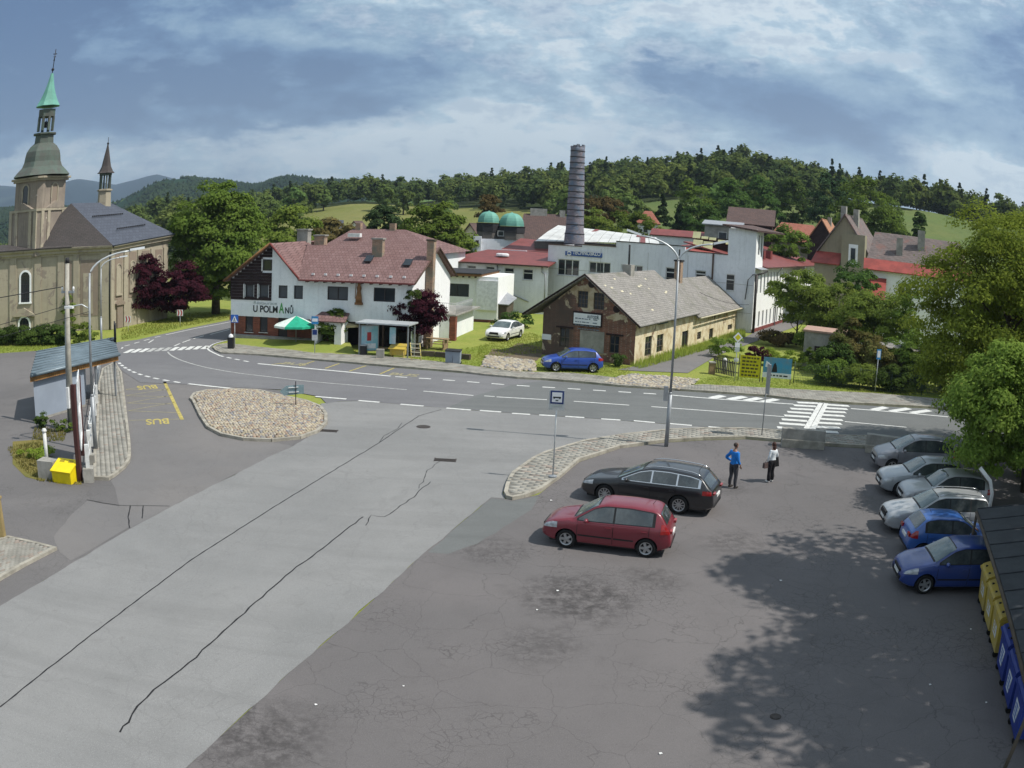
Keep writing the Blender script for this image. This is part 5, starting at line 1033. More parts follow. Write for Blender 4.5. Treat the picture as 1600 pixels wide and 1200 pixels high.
# nave roof
def CP(s, off, z): q = dr(77)*s+dr(167)*off; return (q.x, q.y, z)
zr_ = 11.75
a = mb(); P = {'e0': CP(-.3, -.6, 7.62), 'e1': CP(9.9, -.6, 8.3), 'r0': CP(.3, 6, zr_), 'r1': CP(6.6, 6, zr_), 'w0': CP(-.3, 12.6, 7.62), 'w1': CP(9.9, 12.6, 8.3)}
nr = mb().slab([P['e0'], P['e1'], P['r1'], P['r0']], .12).build('nave_roof', MATS['slate_blue'], chu)
mb().slab([P['w0'], P['r0'], P['r1'], P['w1']], .12).build('nave_roof', MATS['slate_blue'], chu); mb().slab([P['e1'], P['w1'], P['r1']], .12).build('nave_roof', MATS['slate_blue'], chu)
fl = Vector((0, 0))+dr(15)*-9; mb().slab([P['e0'], P['r0'], (fl.x, fl.y, 7.64)], .1).build('hip_roof', MATS['slate_church'], chu)
for v0, s0, s1 in ((.28, 2.0, 7.0), (.62, .9, 6.2)):
    for k in range(int((s1-s0)/.3)):
        s = s0+k*.3+(1-v0)*.4*(1 if v0 > .5 else 2.2); q = Vector(P['e0']).lerp(Vector(P['r0']), v0)+Vector((*(dr(77)*s), 0)); q.z += .08+.075*s*(1-v0)
        mb().box(q.x-.06, q.x+.06, q.y-.06, q.y+.06, q.z, q.z+.14).build('snow_guard', MATS['tar_black'], nr)
# tower: corner towards the road
tc_ = dr(20)*-7.75+dr(110)*.5; TM = Matrix.Translation((tc_.x, tc_.y, 0)) @ Matrix.Rotation(R(33), 4, 'Z')
cen = tc_+dr(78)*2.15+dr(168)*2.15; MT = Matrix.Translation((cen.x, cen.y, 0)) @ Matrix.Rotation(R(33), 4, 'Z')
h2 = 3.04
sq = [(0, -h2), (h2, 0), (0, h2), (-h2, 0)]
def chamf(r, c): return [(-c, -r+c), (c, -r+c), (r-c, -c), (r-c, c), (c, r-c), (-c, r-c), (-r+c, c), (-r+c, -c)]
a = mb(MT); a.prism(chamf(h2+.45, .25), 7, 11.2); low_t = a.build('tower_lower_stage', MATS['plaster_tower'], chu)
a = mb(MT); a.prism(chamf(h2+.05, .3), 11.2, 14.1); a.build('tower_upper_stage', MATS['plaster_tower'], chu)
a = mb(MT); a.prism(chamf(h2+.62, .3), 11.2, 11.42); a.build('string_course', MATS['plaster_church'], chu)
a = mb(MT); a.prism(chamf(h2+.35, .3), 14.1, 14.3); a.prism(chamf(h2+.6, .3), 14.302, 14.48); a.build('tower_cornice', MATS['plaster_church'], chu)
for sgn, ang in ((-1, -45), (1, 45)):        # faces of the tower
    fr_ = MT @ Matrix.Rotation(R(ang), 4, 'Z') @ Matrix.Translation((0, -(h2+.05)/math.sqrt(2)-.02, 0))
    archwin(chu, fr_, (-.42, .42, 11.45, 13.75), -.02, 0, gm='pane_dark' if sgn < 0 else 'plaster_church_panel', surround='plaster_church', sw=.14)
    fl_ = MT @ Matrix.Rotation(R(ang), 4, 'Z') @ Matrix.Translation((0, -(h2+.45)/math.sqrt(2)-.02, 0))
    for xx in (-2.15, -1.2, 1.0, 1.75): mb(fl_).box(xx, xx+.42, -.09, .08, 7.6, 11.19).build('pilaster', MATS['plaster_church'], chu)
    a = mb(fl_); a.yprism([(-1.4, 11.43), (1.4, 11.43), (0, 12.1)], -.12, .4); a.build('pediment', MATS['plaster_tower'], chu)
DP = [(-0.29, 2.99, 14.62), (-0.26, 2.6, 15.05), (-0.26, 2.11, 15.49), (-0.27, 1.88, 16.0), (-0.28, 1.8, 16.5), (-0.3, 1.65, 17.01), (-0.31, 1.27, 17.52), (-0.33, 0.82, 17.84), (-0.29, 0.79, 18.67), (-0.31, 0.95, 18.86), (-0.27, 0.81, 19.11), (-0.36, 0.74, 21.25), (-0.36, 0.91, 21.58), (-0.33, 0.69, 22.16), (-0.32, 0.41, 22.82), (-0.3, 0.21, 23.47), (-0.3, 0.01, 24.2), (-0.32, -0.17, 25.01), (-0.31, -0.25, 25.41), (-0.26, -0.2, 26.69), (-0.27, -0.21, 27.57)]
rz_ = [(b-a_, z) for a_, b, z in DP]
def LT(pts, n, mt, name, par=chu, sm=False, rot=22.5): a = mb(MT); a.lathe(pts, n, rot=R(rot), smooth=sm); return a.build(name, MATS[mt], par)
LT([(r*1.02, z) for r, z in rz_[:8]], 8, 'copper_dark', 'dome'); LT([(rz_[7][0], rz_[7][1]), (rz_[8][0], rz_[8][1]), (rz_[9][0]*1.08, rz_[8][1]+.05), (rz_[9][0]*1.08, rz_[9][1]), (rz_[10][0]*.7, rz_[9][1]+.02)], 8, 'copper_dark', 'lantern_base')
z0_, z1_ = rz_[10][1], rz_[11][1]; rr = rz_[10][0]*.9
for k in range(8):
    t = R(22.5+45*k); a = mb(MT @ Matrix.Rotation(t, 4, 'Z') @ Matrix.Translation((rr-.12, 0, 0))); a.box(-.12, .12, -.13, .13, z0_, z1_-.75); a.build('lantern_column', MATS['copper_dark'], chu)
LT([(rr+.02, z1_-.75), (rr+.02, z1_)], 8, 'copper_dark', 'lantern_drum'); a = mb(MT); a.lathe([(.34, z0_+.35), (.28, z0_+.55), (.16, z0_+.9), (.05, z0_+1.0)], 10, smooth=True); a.cyl((0, 0, z0_+1), (0, 0, z1_-.7), .03); a.build('bell', MATS['tar_black'], chu)
LT([(r*(1.05 if i else 1.12), z) for i, (r, z) in enumerate(rz_[12:18])], 8, 'copper_green', 'spire'); a = mb(MT); zt = rz_[18][1]; a.cyl((0, 0, rz_[17][1]-.1), (0, 0, rz_[20][1]), .045); a.ball((0, 0, zt), .17)
a.box(-.22, .22, -.03, .03, rz_[20][1]-.55, rz_[20][1]-.47); a.box(-.14, .14, -.03, .03, rz_[20][1]-.85, rz_[20][1]-.78); a.cyl((-.02, 0, zt+.9), (.02, 0, zt+1.5), .09, .02); a.build('cross', MATS['black_metal'], chu)
# ridge turret over the choir end
tq = dr(77)*5.7+dr(167)*6; MU = Matrix.Translation((tq.x, tq.y, 0)); b_ = 11.5
def LU(pts, mt, name, n=6): a = mb(MU); a.lathe(pts, n, rot=R(12)); return a.build(name, MATS[mt], chu)
LU([(.78, b_-.3), (.72, b_+1.35), (.88, b_+1.42), (.88, b_+1.55), (.6, b_+1.6)], 'plaster_church', 'turret_base'); 
for k in range(6): a = mb(MU @ Matrix.Rotation(R(12+60*k), 4, 'Z')); a.box(.52, .66, -.08, .08, b_+1.6, b_+3.0); a.build('turret_column', MATS['copper_dark'], chu)
LU([(.72, b_+3.0), (.72, b_+3.25)], 'copper_dark', 'turret_cornice'); LU([(1.02, b_+3.2), (.8, b_+3.4), (.55, b_+3.9), (.1, b_+6.0), (.02, b_+6.4)], 'slate_church', 'turret_spire'); a = mb(MU); a.ball((0, 0, b_+6.25), .13, 8, 6); a.cyl((0, 0, b_+6.2), (0, 0, b_+6.9), .03); a.build('turret_finial', MATS['black_metal'], chu)

# ---- houses up the slope on the right and far behind
def house(name, label, cat, P, ang, L, D, z0, eave, ridge, wm, rm, ax='x', ov=.4, wins=(), chim=(), hip=0.0, gr=None):
    t = thing(name, label, cat, P, 0, gr); M_ = FM(t, P, ang)
    a = mb(M_)
    if ax == 'x': a.box(0, L, 0, D, z0, eave); a.yprism([(0, eave), (0, eave+.001), (0, eave)], 0, 0) if False else None
    else: a.box(0, L, 0, D, z0, eave)
    if hip == 0:
        if ax == 'x':
            for xx in (0, L): a.face(((xx, 0, eave), (xx, D, eave), (xx, D/2, ridge-.1)))
        else:
            for yy in (0, D): a.face(((0, yy, eave), (L, yy, eave), (L/2, yy, ridge-.1)))
    a.build('wall', MATS[wm], t); r_ = mb(M_)
    if ax == 'x': P0 = [(-ov, -ov, eave), (L+ov, -ov, eave), (L+ov, D+ov, eave), (-ov, D+ov, eave), (-ov+hip, D/2, ridge), (L+ov-hip, D/2, ridge)]; Q = ((0, 1, 5, 4), (2, 3, 4, 5))+(((1, 2, 5), (3, 0, 4)) if hip else ())
    else: P0 = [(-ov, -ov, eave), (L+ov, -ov, eave), (L+ov, D+ov, eave), (-ov, D+ov, eave), (L/2, -ov+hip, ridge), (L/2, D+ov-hip, ridge)]; Q = ((3, 0, 4, 5), (1, 2, 5, 4))+(((0, 1, 4), (2, 3, 5)) if hip else ())
    for q in Q: r_.slab([P0[i] for i in q], .15)
    ro = r_.build('roof', MATS[rm], t)
    for (x, y, w_, zt) in chim: mb(M_).box(x-w_, x+w_, y-w_, y+w_, eave, zt).build('chimney', MATS['concrete'], ro)
    for h in wins: window(t, *h, y=-.03, fm='frame_white', yaxis=M_)
    return t, M_
q_ = (36.12, 99.66, 5.85)
t, M_ = house('tan_house', 'tan house with steep gable, white-framed window and red lean-to, left of the white house', 'house', (q_[0], q_[1]), -35, 6.5, 10, 0, 8.8, 13.6, 'plaster_tan', 'shingle_grey', 'y', .3, wins=[(4.4, 5.0, 6.9, 9.0), (4.4, 5.0, 3.6, 5.2)], chim=[(2.6, 2, .35, 14.6), (4.0, 3.2, .35, 14.4)])
mb(M_).box(3.2, 6.2, -1.2, -.005, 0, 11.2).build('bay', MATS['plaster_tan'], t); window(t, 4.4, 5.1, 8.0, 9.6, y=-1.28, fm='frame_white', yaxis=M_); mb(M_).box(4.15, 5.35, -1.24, -1.205, 7.4, 10.0).build('window_surround', MATS['plaster_white_clean'], t)
mb(M_).slab([(-.6, -1.6, 7.4), (3.1, -1.6, 7.4), (3.1, .6, 9.3), (-.2, .6, 9.3)], .12).build('lean_to_roof', MATS['metal_red'], t)
mb(M_).box(-.2, 3.0, -1.2, -.01, 0, 7.4).build('lean_to_wall', MATS['plaster_tan'], t)
q_ = (34.97, 80.75, 4.16)
t, M_ = house('white_house', 'white house with grey shingle roof, red metal eaves and paired arched window', 'house', (q_[0], q_[1]), -24, 11, 10, 0, 7.75, 11.6, 'plaster_white_clean', 'shingle_grey', 'x', .5, chim=[(3.3, 2.2, .35, 11.2), (5.8, 3.4, .4, 12.3)], hip=1.0)
for k in range(2): archwin(t, M_, (3.4+k*.75, 4.0+k*.75, 4.9, 6.6), -.03, 0, sw=.06, surround='frame_white')
mb(M_).slab([(-.55, -.62, 7.68), (11.6, -.62, 7.68), (11.6, .7, 8.75), (-.55, .7, 8.75)], .1).build('metal_eave', MATS['metal_red'], t)
mb(M_).slab([(2.4, -2.6, 6.6), (5.9, -.5, 9.9), (5.6, -.5, 10.2), (2.2, -2.5, 6.8)], .1).build('dormer_verge', MATS['metal_red'], t) if False else None
mb(M_).slab([(-1.5, -3.5, 4.9), (1.9, -3.3, 4.9), (2.0, -.1, 6.9), (.2, -.1, 6.9)], .12).build('porch_roof', MATS['metal_red'], t); mb(M_).box(-1, 1.7, -3, -.01, 0, 4.85).build('porch', MATS['plaster_white'], t)
def hh_(px, py, d, *a, **k): pass
HOUSES = [(41.97, 120.92, 8.17), (39.84, 134.21, 9.78), (25.71, 119.26, 7.53), (30.42, 124.33, 9.22), (20.21, 148.63, 9.06), (19.37, 126.53, 7.13), (-36.56, 166.02, 4.68), (-9.3, 139.69, 5.07), (-32.0, 161.87, 4.36), (46.65, 142.56, 11.29), (59.15, 126.89, 14.74), (42.4, 114.39, 10.02)]
def H_(i): return (HOUSES[i][0], HOUSES[i][1])
house('wooden_barn', 'dark wooden barn with orange tiled roof beside the tan house', 'barn', H_(0), -30, 4.0, 9, 0, 10.0, 13.4, 'wood_dark', 'tile_orange', 'y', .3, chim=[(2.4, 5, .3, 13.8)])
house('red_roof_house', 'house with broad red hipped roof behind the factory tower', 'house', H_(1), -15, 9.5, 9, 0, 9.6, 12.6, 'plaster_tan', 'tile_red', 'x', .5, hip=2.5)
house('grey_block_house', 'grey block-walled house with red shutters behind the factory deck', 'house', H_(2), -18, 5, 7, 0, 11.0, 11.6, 'concrete', 'zinc', 'x', .4, wins=[(2.0, 3.2, 7.8, 10.0)])
house('brown_roof_house', 'house with brown standing-seam roof above the white factory tower', 'house', H_(3), -18, 6.5, 8, 0, 11.5, 14.0, 'wood_dark', 'tile_brown', 'x', .4)
house('small_red_house', 'small white house with pyramid red roof near the left arm of the big street lamp', 'house', H_(4), -10, 3.4, 5, 0, 10.6, 12.8, 'plaster_white_clean', 'tile_red', 'x', .5, hip=1.6, wins=[(1.0, 1.8, 9.0, 10.0)])
house('maroon_shed', 'low maroon-roofed shed between white metal roof and factory tower', 'shed', H_(5), -15, 9, 5, 0, 8.9, 9.8, 'plaster_white', 'metal_maroon', 'x', .3)
house('blue_roof_cottage', 'far cottage with pale blue roof left of the guest house chimney', 'cottage', H_(6), 10, 2.6, 4, 0, 7.3, 9.2, 'plaster_tan', 'slate_blue', 'x', .3)
house('yellow_gable_house', 'yellow gabled house left of the green domes', 'house', H_(7), -25, 3.8, 6, 0, 6.3, 9.2, 'cream', 'tile_brown', 'y', .3)
house('gabled_cottage', 'tiny white gabled cottage among the trees behind the guest house roof', 'cottage', H_(8), -10, 2.8, 4, 0, 7.2, 9.1, 'plaster_white_clean', 'tile_brown', 'y', .3)
house('long_red_house', 'long red-roofed house partly hidden by the round tree behind the factory wing', 'house', H_(9), -20, 5, 8, 0, 9.6, 12.0, 'plaster_tan', 'tile_red', 'x', .4)
house('ridge_shed', 'long dark-roofed shed on the slope behind the white house', 'shed', H_(10), -22, 7, 6, 0, 11.4, 12.4, 'plaster_dark', 'tile_brown', 'x', .3)
# low garden store with pink coping, and roofed wall behind the fence
gs_ = thing('garden_store', 'grey rendered garden store with pink coping among bushes', 'shed', (22.46, 64.19)); Mq = FM(gs_, (gs_.location.x, gs_.location.y), -24)
mb(Mq).prism([(0, 0), (3.3, 0), (3.3, 3.5), (0, 3.5)], 0, 2.75).build('wall', MATS['concrete'], gs_); mb(Mq).box(-.12, 3.4, -.12, 3.6, 2.752, 2.9).build('coping', mat('pink_coping', (.42, .27, .21), .8), gs_); mb(Mq).box(.9, 2.6, -.03, -.004, 0, 1.7).build('door', MATS['wood_dark'], gs_)
gw = thing('garden_wall', 'low roofed wall with weathered slab capping behind the shrubs on the right', 'wall', (27.32, 60.08)); Mq = FM(gw, (gw.location.x, gw.location.y), -24)
mb(Mq).box(0, 4.2, 0, .3, 0, 2.45).build('wall', MATS['concrete'], gw)
for k in range(6): mb(Mq).slab([(-.1+k*.73, -.3, 2.45), (.6+k*.73, -.3, 2.45), (.6+k*.73, .5, 2.75), (-.1+k*.73, .5, 2.75)], .07).build('capping_slab', MATS['tile_old'], gw)

# ------------------------------------------------------------------ vegetation
def leafm(name, c, c2, trans=.35, s=.5, hue=.02):
    m = bpy.data.materials.new(name); m.use_nodes = True; nt = m.node_tree; t = NT(nt)
    for n in list(nt.nodes): nt.nodes.remove(n)
    out_ = t.n('ShaderNodeOutputMaterial'); O = t.n('ShaderNodeTexCoord').outputs['Object']; oi = t.n('ShaderNodeObjectInfo')
    k = t.mix(t.ss(t.noise(O, s, 5, .7), .36, .66), (*c, 1), (*c2, 1)); k = t.mix(t.m('MULTIPLY', t.ss(t.noise(O, s*9, 2, .7), .45, .7), .45), k, (*[x*.55 for x in c], 1))
    hs = t.n('ShaderNodeHueSaturation'); t.put(hs.inputs['Hue'], t.m('ADD', .5-hue/2, t.m('MULTIPLY', oi.outputs['Random'], hue))); t.put(hs.inputs['Value'], t.m('ADD', .78, t.m('MULTIPLY', oi.outputs['Random'], .44))); t.put(hs.inputs['Color'], k)
    d = t.n('ShaderNodeBsdfDiffuse'); t.put(d.inputs[0], hs.outputs[0]); tr = t.n('ShaderNodeBsdfTranslucent'); t.put(tr.inputs[0], hs.outputs[0])
    mx = t.n('ShaderNodeMixShader'); mx.inputs[0].default_value = trans; t.put(mx.inputs[1], d.outputs[0]); t.put(mx.inputs[2], tr.outputs[0]); t.put(out_.inputs[0], mx.outputs[0]); MATS[name] = m; return m
leafm('leaf_linden', (.095, .145, .028), (.14, .19, .036)); leafm('leaf_dark', (.06, .10, .026), (.09, .14, .034), hue=.03); leafm('leaf_light', (.19, .27, .055), (.235, .31, .065), trans=.5); leafm('leaf_yellow', (.26, .32, .05), (.20, .27, .045), trans=.5)
leafm('leaf_purple', (.045, .014, .022), (.075, .02, .03), .3, hue=.0); leafm('leaf_spruce', (.035, .062, .028), (.055, .085, .034), .15); leafm('leaf_wood', (.12, .175, .05), (.16, .21, .055), .35, .03, .05); leafm('leaf_wood_mid', (.08, .13, .045), (.115, .17, .05), .35, .03, .05); leafm('leaf_wood_dark', (.045, .072, .03), (.065, .095, .034), .3, .03, .03)
leafm('leaf_brown', (.12, .10, .04), (.16, .12, .05)); leafm('leaf_red', (.15, .125, .045), (.11, .145, .04)); leafm('leaf_far', (.03, .055, .03), (.045, .075, .035), .2, .004, .02)
mat('bark', (.10, .08, .06), .95, .1, var=.2, nscale=3, bump=.6, bscale=14); mat('bark_grey', (.16, .14, .12), .95, .1, var=.2, nscale=3)
rng = np.random.default_rng(4)
def unit(n): v = rng.normal(size=(n, 3)); return v/np.linalg.norm(v, axis=1, keepdims=True)
def cards(C, N, size, aspect=1.5):
    """one small leaf-spray quad at each centre, roughly facing its normal"""
    n = len(C); N = N+unit(n)*.75; N /= np.linalg.norm(N, axis=1, keepdims=True); T_ = np.cross(N, unit(n)); T_ /= np.linalg.norm(T_, axis=1, keepdims=True)+1e-9; B = np.cross(N, T_)
    s = (size*rng.uniform(.6, 1.35, n))[:, None]; a = T_*s*aspect*.5; b = B*s*.5
    V = np.stack([C-a, C-b*.8+a*.1, C+a, C+b*.8+a*.1], 1).reshape(-1, 3); return V, np.arange(n*4).reshape(-1, 4)
def crown(rx, ry, rz, z0, nclump, per, csize, leaf, shape='round', squash=.8, shell=.55, gaps=.0):
    """clumps of leaf sprays filling an uneven volume; z0 = bottom of the crown"""
    C = []; Nn = []
    for i in range(nclump):
        while True:
            p = rng.uniform(-1, 1, 3); r = np.linalg.norm(p)
            if shape == 'cone' or (r < 1 and r > shell*rng.uniform(.3, 1)): break
        t = (p[2]+1)/2
        cf = 1.0
        if shape == 'cone': cf = 1.2-.95*t; k = (1-t)*1.0*math.sqrt(rng.random()); a_ = rng.uniform(0, 6.283); p[0] = k*math.cos(a_); p[1] = k*math.sin(a_)
        elif shape == 'egg': k = 1.0 if t < .4 else 1-.35*(t-.4)/.6; p[0] *= k; p[1] *= k
        elif shape == 'column': p[:2] *= .9
        c = np.array([p[0]*rx, p[1]*ry, z0+rz+p[2]*rz]); cs = csize*cf*rng.uniform(.55, 1.3)
        u = unit(per); u[:, 2] = np.abs(u[:, 2])*1.0-.35*rng.random(per); rad = cs*rng.uniform(.55, 1.05, per)[:, None]
        q = c+u*rad*np.array([1, 1, squash]); C.append(q); o = (c-np.array([0, 0, z0+rz*.8])); o = o/(np.linalg.norm(o)+1e-6)
        Nn.append(u*.9+o*.5+np.array([0, 0, .35]))
    C = np.concatenate(C); Nn = np.concatenate(Nn); return cards(C, Nn, leaf)
def trunk(par, h, r, limbs=6, spread=2.5, top=None, mt='bark', seed=0, lean=(0, 0), name='trunk'):
    random.seed(seed); m = MB(); top = top or h
    m.tube([(0, 0, -.2), (lean[0]*.3, lean[1]*.3, h*.35), (lean[0], lean[1], h*.8), (lean[0]*1.3, lean[1]*1.3, top)], r*1.15, 8, r*.25)
    for k in range(limbs):
        t = random.uniform(.3, .85); z = h*t; a = k*2.4+random.uniform(-.4, .4); l = spread*random.uniform(.6, 1.1); p0 = Vector((lean[0]*t, lean[1]*t, z)); p2 = p0+Vector((math.cos(a)*l, math.sin(a)*l, l*random.uniform(.5, 1.1)))
        m.tube([p0, p0.lerp(p2, .5)+Vector((0, 0, -.15)), p2], r*.45*(1-t*.5), 6, r*.08)
        p3 = p0.lerp(p2, .55); q = p3+Vector((math.cos(a+.9)*l*.5, math.sin(a+.9)*l*.5, l*.5)); m.tube([p3, q], r*.2, 5, r*.05)
    return m.build(name, MATS[mt], par)
def tree(name, label, loc, mt, cr, th, tr, limbs=6, spread=2.5, group=None, seed=0, bark='bark', cat='tree', z=0.0, lean=(0, 0)):
    t = thing(name, label, cat, (loc[0], loc[1], z), 0, group)
    if th: trunk(t, th, tr, limbs, spread, seed=seed, mt=bark, lean=lean)
    V, F = crown(*cr[:8], **(cr[8] if len(cr) > 8 else {})); npmesh('crown' if th else 'foliage', V, F, MATS[mt] if isinstance(mt, str) else [MATS[x] for x in mt], t)
    return t
# big linden beside the church
tree('linden_tree', 'huge round dark green linden between the church and the guest house', (-30.2, 83.5), 'leaf_linden', (5.7, 5.2, 6.1, 1.3, 190, 250, 1.25, .24, dict(shape='egg')), 9, .45, 10, 4, seed=1)
tree('plum_tree', 'tall dark purple plum tree nearest the church side wall', (-35.6, 75.6), 'leaf_purple', (2.3, 2.2, 2.8, 1.0, 70, 220, .8, .18), 3.4, .16, 6, 1.6, 'purple-leaved plum trees', seed=2)
tree('plum_tree', 'broad purple plum tree between the linden and the taller plum', (-32.0, 77.6), 'leaf_purple', (2.9, 2.4, 2.3, .7, 80, 220, .8, .18), 3.0, .16, 6, 1.8, 'purple-leaved plum trees', seed=3)
tree('plum_tree', 'small purple plum tree on the verge in front of the guest house terrace', (-7.05, 63.69), 'leaf_purple', (1.85, 1.6, 1.65, 1.0, 90, 170, .55, .14), 2.4, .09, 6, 1.0, 'purple-leaved plum trees', seed=4)
tree('shrub', 'loose grey-green shrub in front of the guest house porch', (-13.44, 63.44), 'leaf_linden', (1.2, 1.0, 1.4, .1, 50, 130, .45, .12), 1.6, .05, 7, .9, seed=5, cat='shrub')
tree('climber', 'ivy climbing the right front corner of the guest house', (Vector(PA)+dr(PANG)*15.4+dr(78)*-.1)[:], 'leaf_dark', (.5, .35, .75, 3.3, 12, 80, .3, .11), 0, 0, cat='climbing plant')
tree('climber', 'climbing plant against the church buttress behind the utility pole', (Vector(KA)+dr(15)*-4.2+dr(105)*-.5)[:], 'leaf_light', (.8, .5, 1.8, .2, 16, 80, .4, .14), 0, 0, cat='climbing plant')
# behind the guest house
tb = [(-26.9, 100.46, 7.24), (-23.46, 109.52, 7.04), (-17.72, 116.66, 6.96), (-9.87, 103.53, 6.78), (-7.05, 111.78, 6.25), (-5.11, 109.88, 6.93), (-0.81, 118.0, 7.43)]
tree('field_tree', 'light green round tree rising behind the guest house ridge', tb[0][:2], 'leaf_light', (4.6, 4, 3.0, 4.9, 60, 150, 1.1, .3, dict(shape='egg')), 7, .3, 6, 3, seed=6)
tree('field_tree', 'brownish low tree between the light green tree and the meadow', tb[1][:2], 'leaf_brown', (3.6, 3, 2.0, 5.4, 40, 130, .95, .3), 6, .2, 6, 2.5, seed=7)
tree('field_tree', 'tall slim dark tree in front of the yellow meadow', tb[2][:2], 'leaf_wood_dark', (2.6, 2.4, 3.4, 5.2, 50, 140, .95, .3, dict(shape='egg')), 8, .25, 6, 2, seed=8)
tree('field_tree', 'large layered green tree behind the maroon annex roof', tb[3][:2], 'leaf_linden', (4.2, 3.8, 3.8, 4.3, 70, 170, 1.05, .28, dict(shape='egg')), 9, .35, 8, 3, seed=9)
tree('shrub', 'flowering pale shrub left of the green domes', tb[4][:2], 'leaf_light', (2.4, 2, 1.8, 4.2, 30, 110, .8, .26), 0, 0, cat='shrub')
tree('field_tree', 'small brown-leaved tree behind the left green dome', (-5.16, 149.91), 'leaf_brown', (2.6, 2.4, 2.3, 9.5, 30, 110, .9, .3), 10, .2, 4, 1.5, seed=10)
tree('field_tree', 'olive-brown spreading tree right of the tall stack', (13.88, 149.36), 'leaf_brown', (4.4, 3.6, 2.8, 9.2, 50, 130, 1.1, .32), 9, .2, 5, 2.5, seed=11)
tree('shrub', 'bright green shrub bank right of the tall stack', (11.68, 139.51), 'leaf_light', (4.8, 3.2, 2.6, 6.8, 44, 130, 1.0, .3), 0, 0, cat='shrub')
tree('shrub', 'dull green shrub bank behind the white metal roof', (18.01, 140.85), 'leaf_linden', (5.5, 3.4, 2.8, 6.6, 50, 130, 1.1, .3), 0, 0, cat='shrub')
tree('shrub', 'round clipped green bush behind the long factory wing', (35.93, 112.4), 'leaf_linden', (3.2, 3, 3.0, 5.6, 50, 150, .9, .26), 0, 0, cat='shrub')
# big trees in front of the wood
for i, (P_, rx, rz, z0, mt, lb) in enumerate(zip([(36.79, 181.31, 14.16), (45.2, 184.54, 14.9), (54.79, 192.35, 16.57), (63.57, 194.9, 17.48), (61.87, 163.7, 16.5), (62.59, 147.25, 16.38), (68.5, 150.11, 16.1), (25.98, 157.88, 11.34), (76.95, 151.59, 17.77), (49.13, 157.52, 12.45), (34.6, 164.4, 11.36), (30.95, 167.16, 11.06)], (6.5, 6, 5.5, 5.5, 5.5, 7.5, 5.0, 1.6, 1.6, 1.4, 4.2, 2.6), (6.3, 6.2, 6.8, 6.2, 7.2, 7.2, 6, 2.8, 3.0, 2.2, 4.2, 3.6), (10.5, 11.5, 12.5, 12.5, 12.5, 10.5, 10, 11.5, 13.5, 10.5, 9, 9), ('leaf_linden', 'leaf_dark', 'leaf_dark', 'leaf_dark', 'leaf_spruce', 'leaf_linden', 'leaf_wood', 'leaf_spruce', 'leaf_dark', 'leaf_spruce', 'leaf_dark', 'leaf_spruce'),
    ('pale green spreading tree at the wood edge above the yellow insulation panels', 'deep green round tree at the wood edge right of the pale one', 'tallest deep green tree above the factory tower', 'deep green tree at the wood edge left of the open meadow', 'dark tree at the wood edge above the wooden barn', 'largest olive green tree above the tan house chimneys', 'olive green tree just left of the right-hand meadow', 'small dark spruce left of the street lamp head', 'single small bushy tree standing in the right-hand meadow', 'small dark spruce above the long red-roofed house', 'low dark tree behind the grey block house', 'narrow dark spruce behind the right lamp arm'))):
    gz = float(terr(P_[0], P_[1])); cone = mt == 'leaf_spruce' and rx < 3
    t = tree('wood_edge_tree', lb, P_[:2], mt, (rx, rx*.9, rz, max(.6, z0-gz-rz*.35), int(22+rx*7), 120, .22*rx+.3, .4, dict(shape='cone' if cone else 'egg')), 6, .3, 4, 2, seed=20+i, z=gz)
# lane side and gardens on the right
g_ = lambda n: n
tree('pollard_tree', 'bright green bushy tree with bare stems at the end of the lane', (26.36, 77.65), 'leaf_light', (3.1, 2.5, 2.5, 1.9, 80, 200, .8, .17), 3, .12, 5, 1.5, seed=30)
tree('garden_tree', 'light green tree behind the garden store', (29.16, 74.5), 'leaf_light', (3.9, 3, 2.7, .9, 90, 200, .9, .17), 3, .12, 5, 1.5, seed=31)
tree('garden_tree', 'light green tree in front of the white house', (30.99, 69.4), 'leaf_light', (4.2, 3, 2.7, .6, 100, 200, .9, .17), 3, .12, 5, 1.5, seed=32)
tree('garden_tree', 'dark green tree between tan house and white house', (32.14, 77.61), 'leaf_dark', (2.4, 2.2, 2.2, 4.0, 34, 130, .7, .2), 5, .12, 5, 1.5, seed=33)
tree('garden_tree', 'thin young tree with pale leaves before the white house wall', (33.09, 66.19), 'leaf_linden', (1.5, 1.3, 3.1, 1.6, 26, 90, .55, .16), 7, .08, 6, 1.2, seed=34)
tree('shrub', 'tall shrub with reddish tips in the fenced garden', (25.99, 61.57), 'leaf_red', (2.1, 1.9, 1.9, .35, 50, 150, .6, .16), 2, .06, 5, 1.2, seed=35, cat='shrub')
tree('shrub', 'dark green shrub under the reddish one behind the fence', ((23.58, 60.12)[0]+.4, (23.58, 60.12)[1]), 'leaf_dark', (1.7, 1.3, 1.15, .1, 34, 120, .55, .16), 0, 0, cat='shrub')
tree('shrub', 'sprawling olive shrub right of the blue sign behind the fence', (30.0, 58.48), 'leaf_linden', (2.6, 1.7, 1.9, .1, 50, 140, .6, .17), 0, 0, cat='shrub')
tree('shrub', 'low olive shrub just left of the blue sign behind the fence', (27.32, 58.65), 'leaf_red', (2.0, 1.2, 1.35, .1, 36, 120, .5, .16), 0, 0, cat='shrub')
tree('shrub', 'sharp green cone-shaped conifer beside the garden store', (22.24, 61.98), 'leaf_linden', (1.0, 1.0, .95, .05, 26, 110, .35, .12, dict(shape='cone')), 0, 0, cat='shrub')
tree('shrub', 'dark purple barberry bush beside the yellow banner', (18.39, 63.8), 'leaf_purple', (1.0, .8, .65, .1, 18, 100, .35, .12), 0, 0, cat='shrub')
tree('hedge', 'yellow-green hedge behind the blue banner', (20.64, 63.86), 'leaf_yellow', (2.4, .8, .6, .0, 26, 110, .4, .12), 0, 0, cat='hedge')
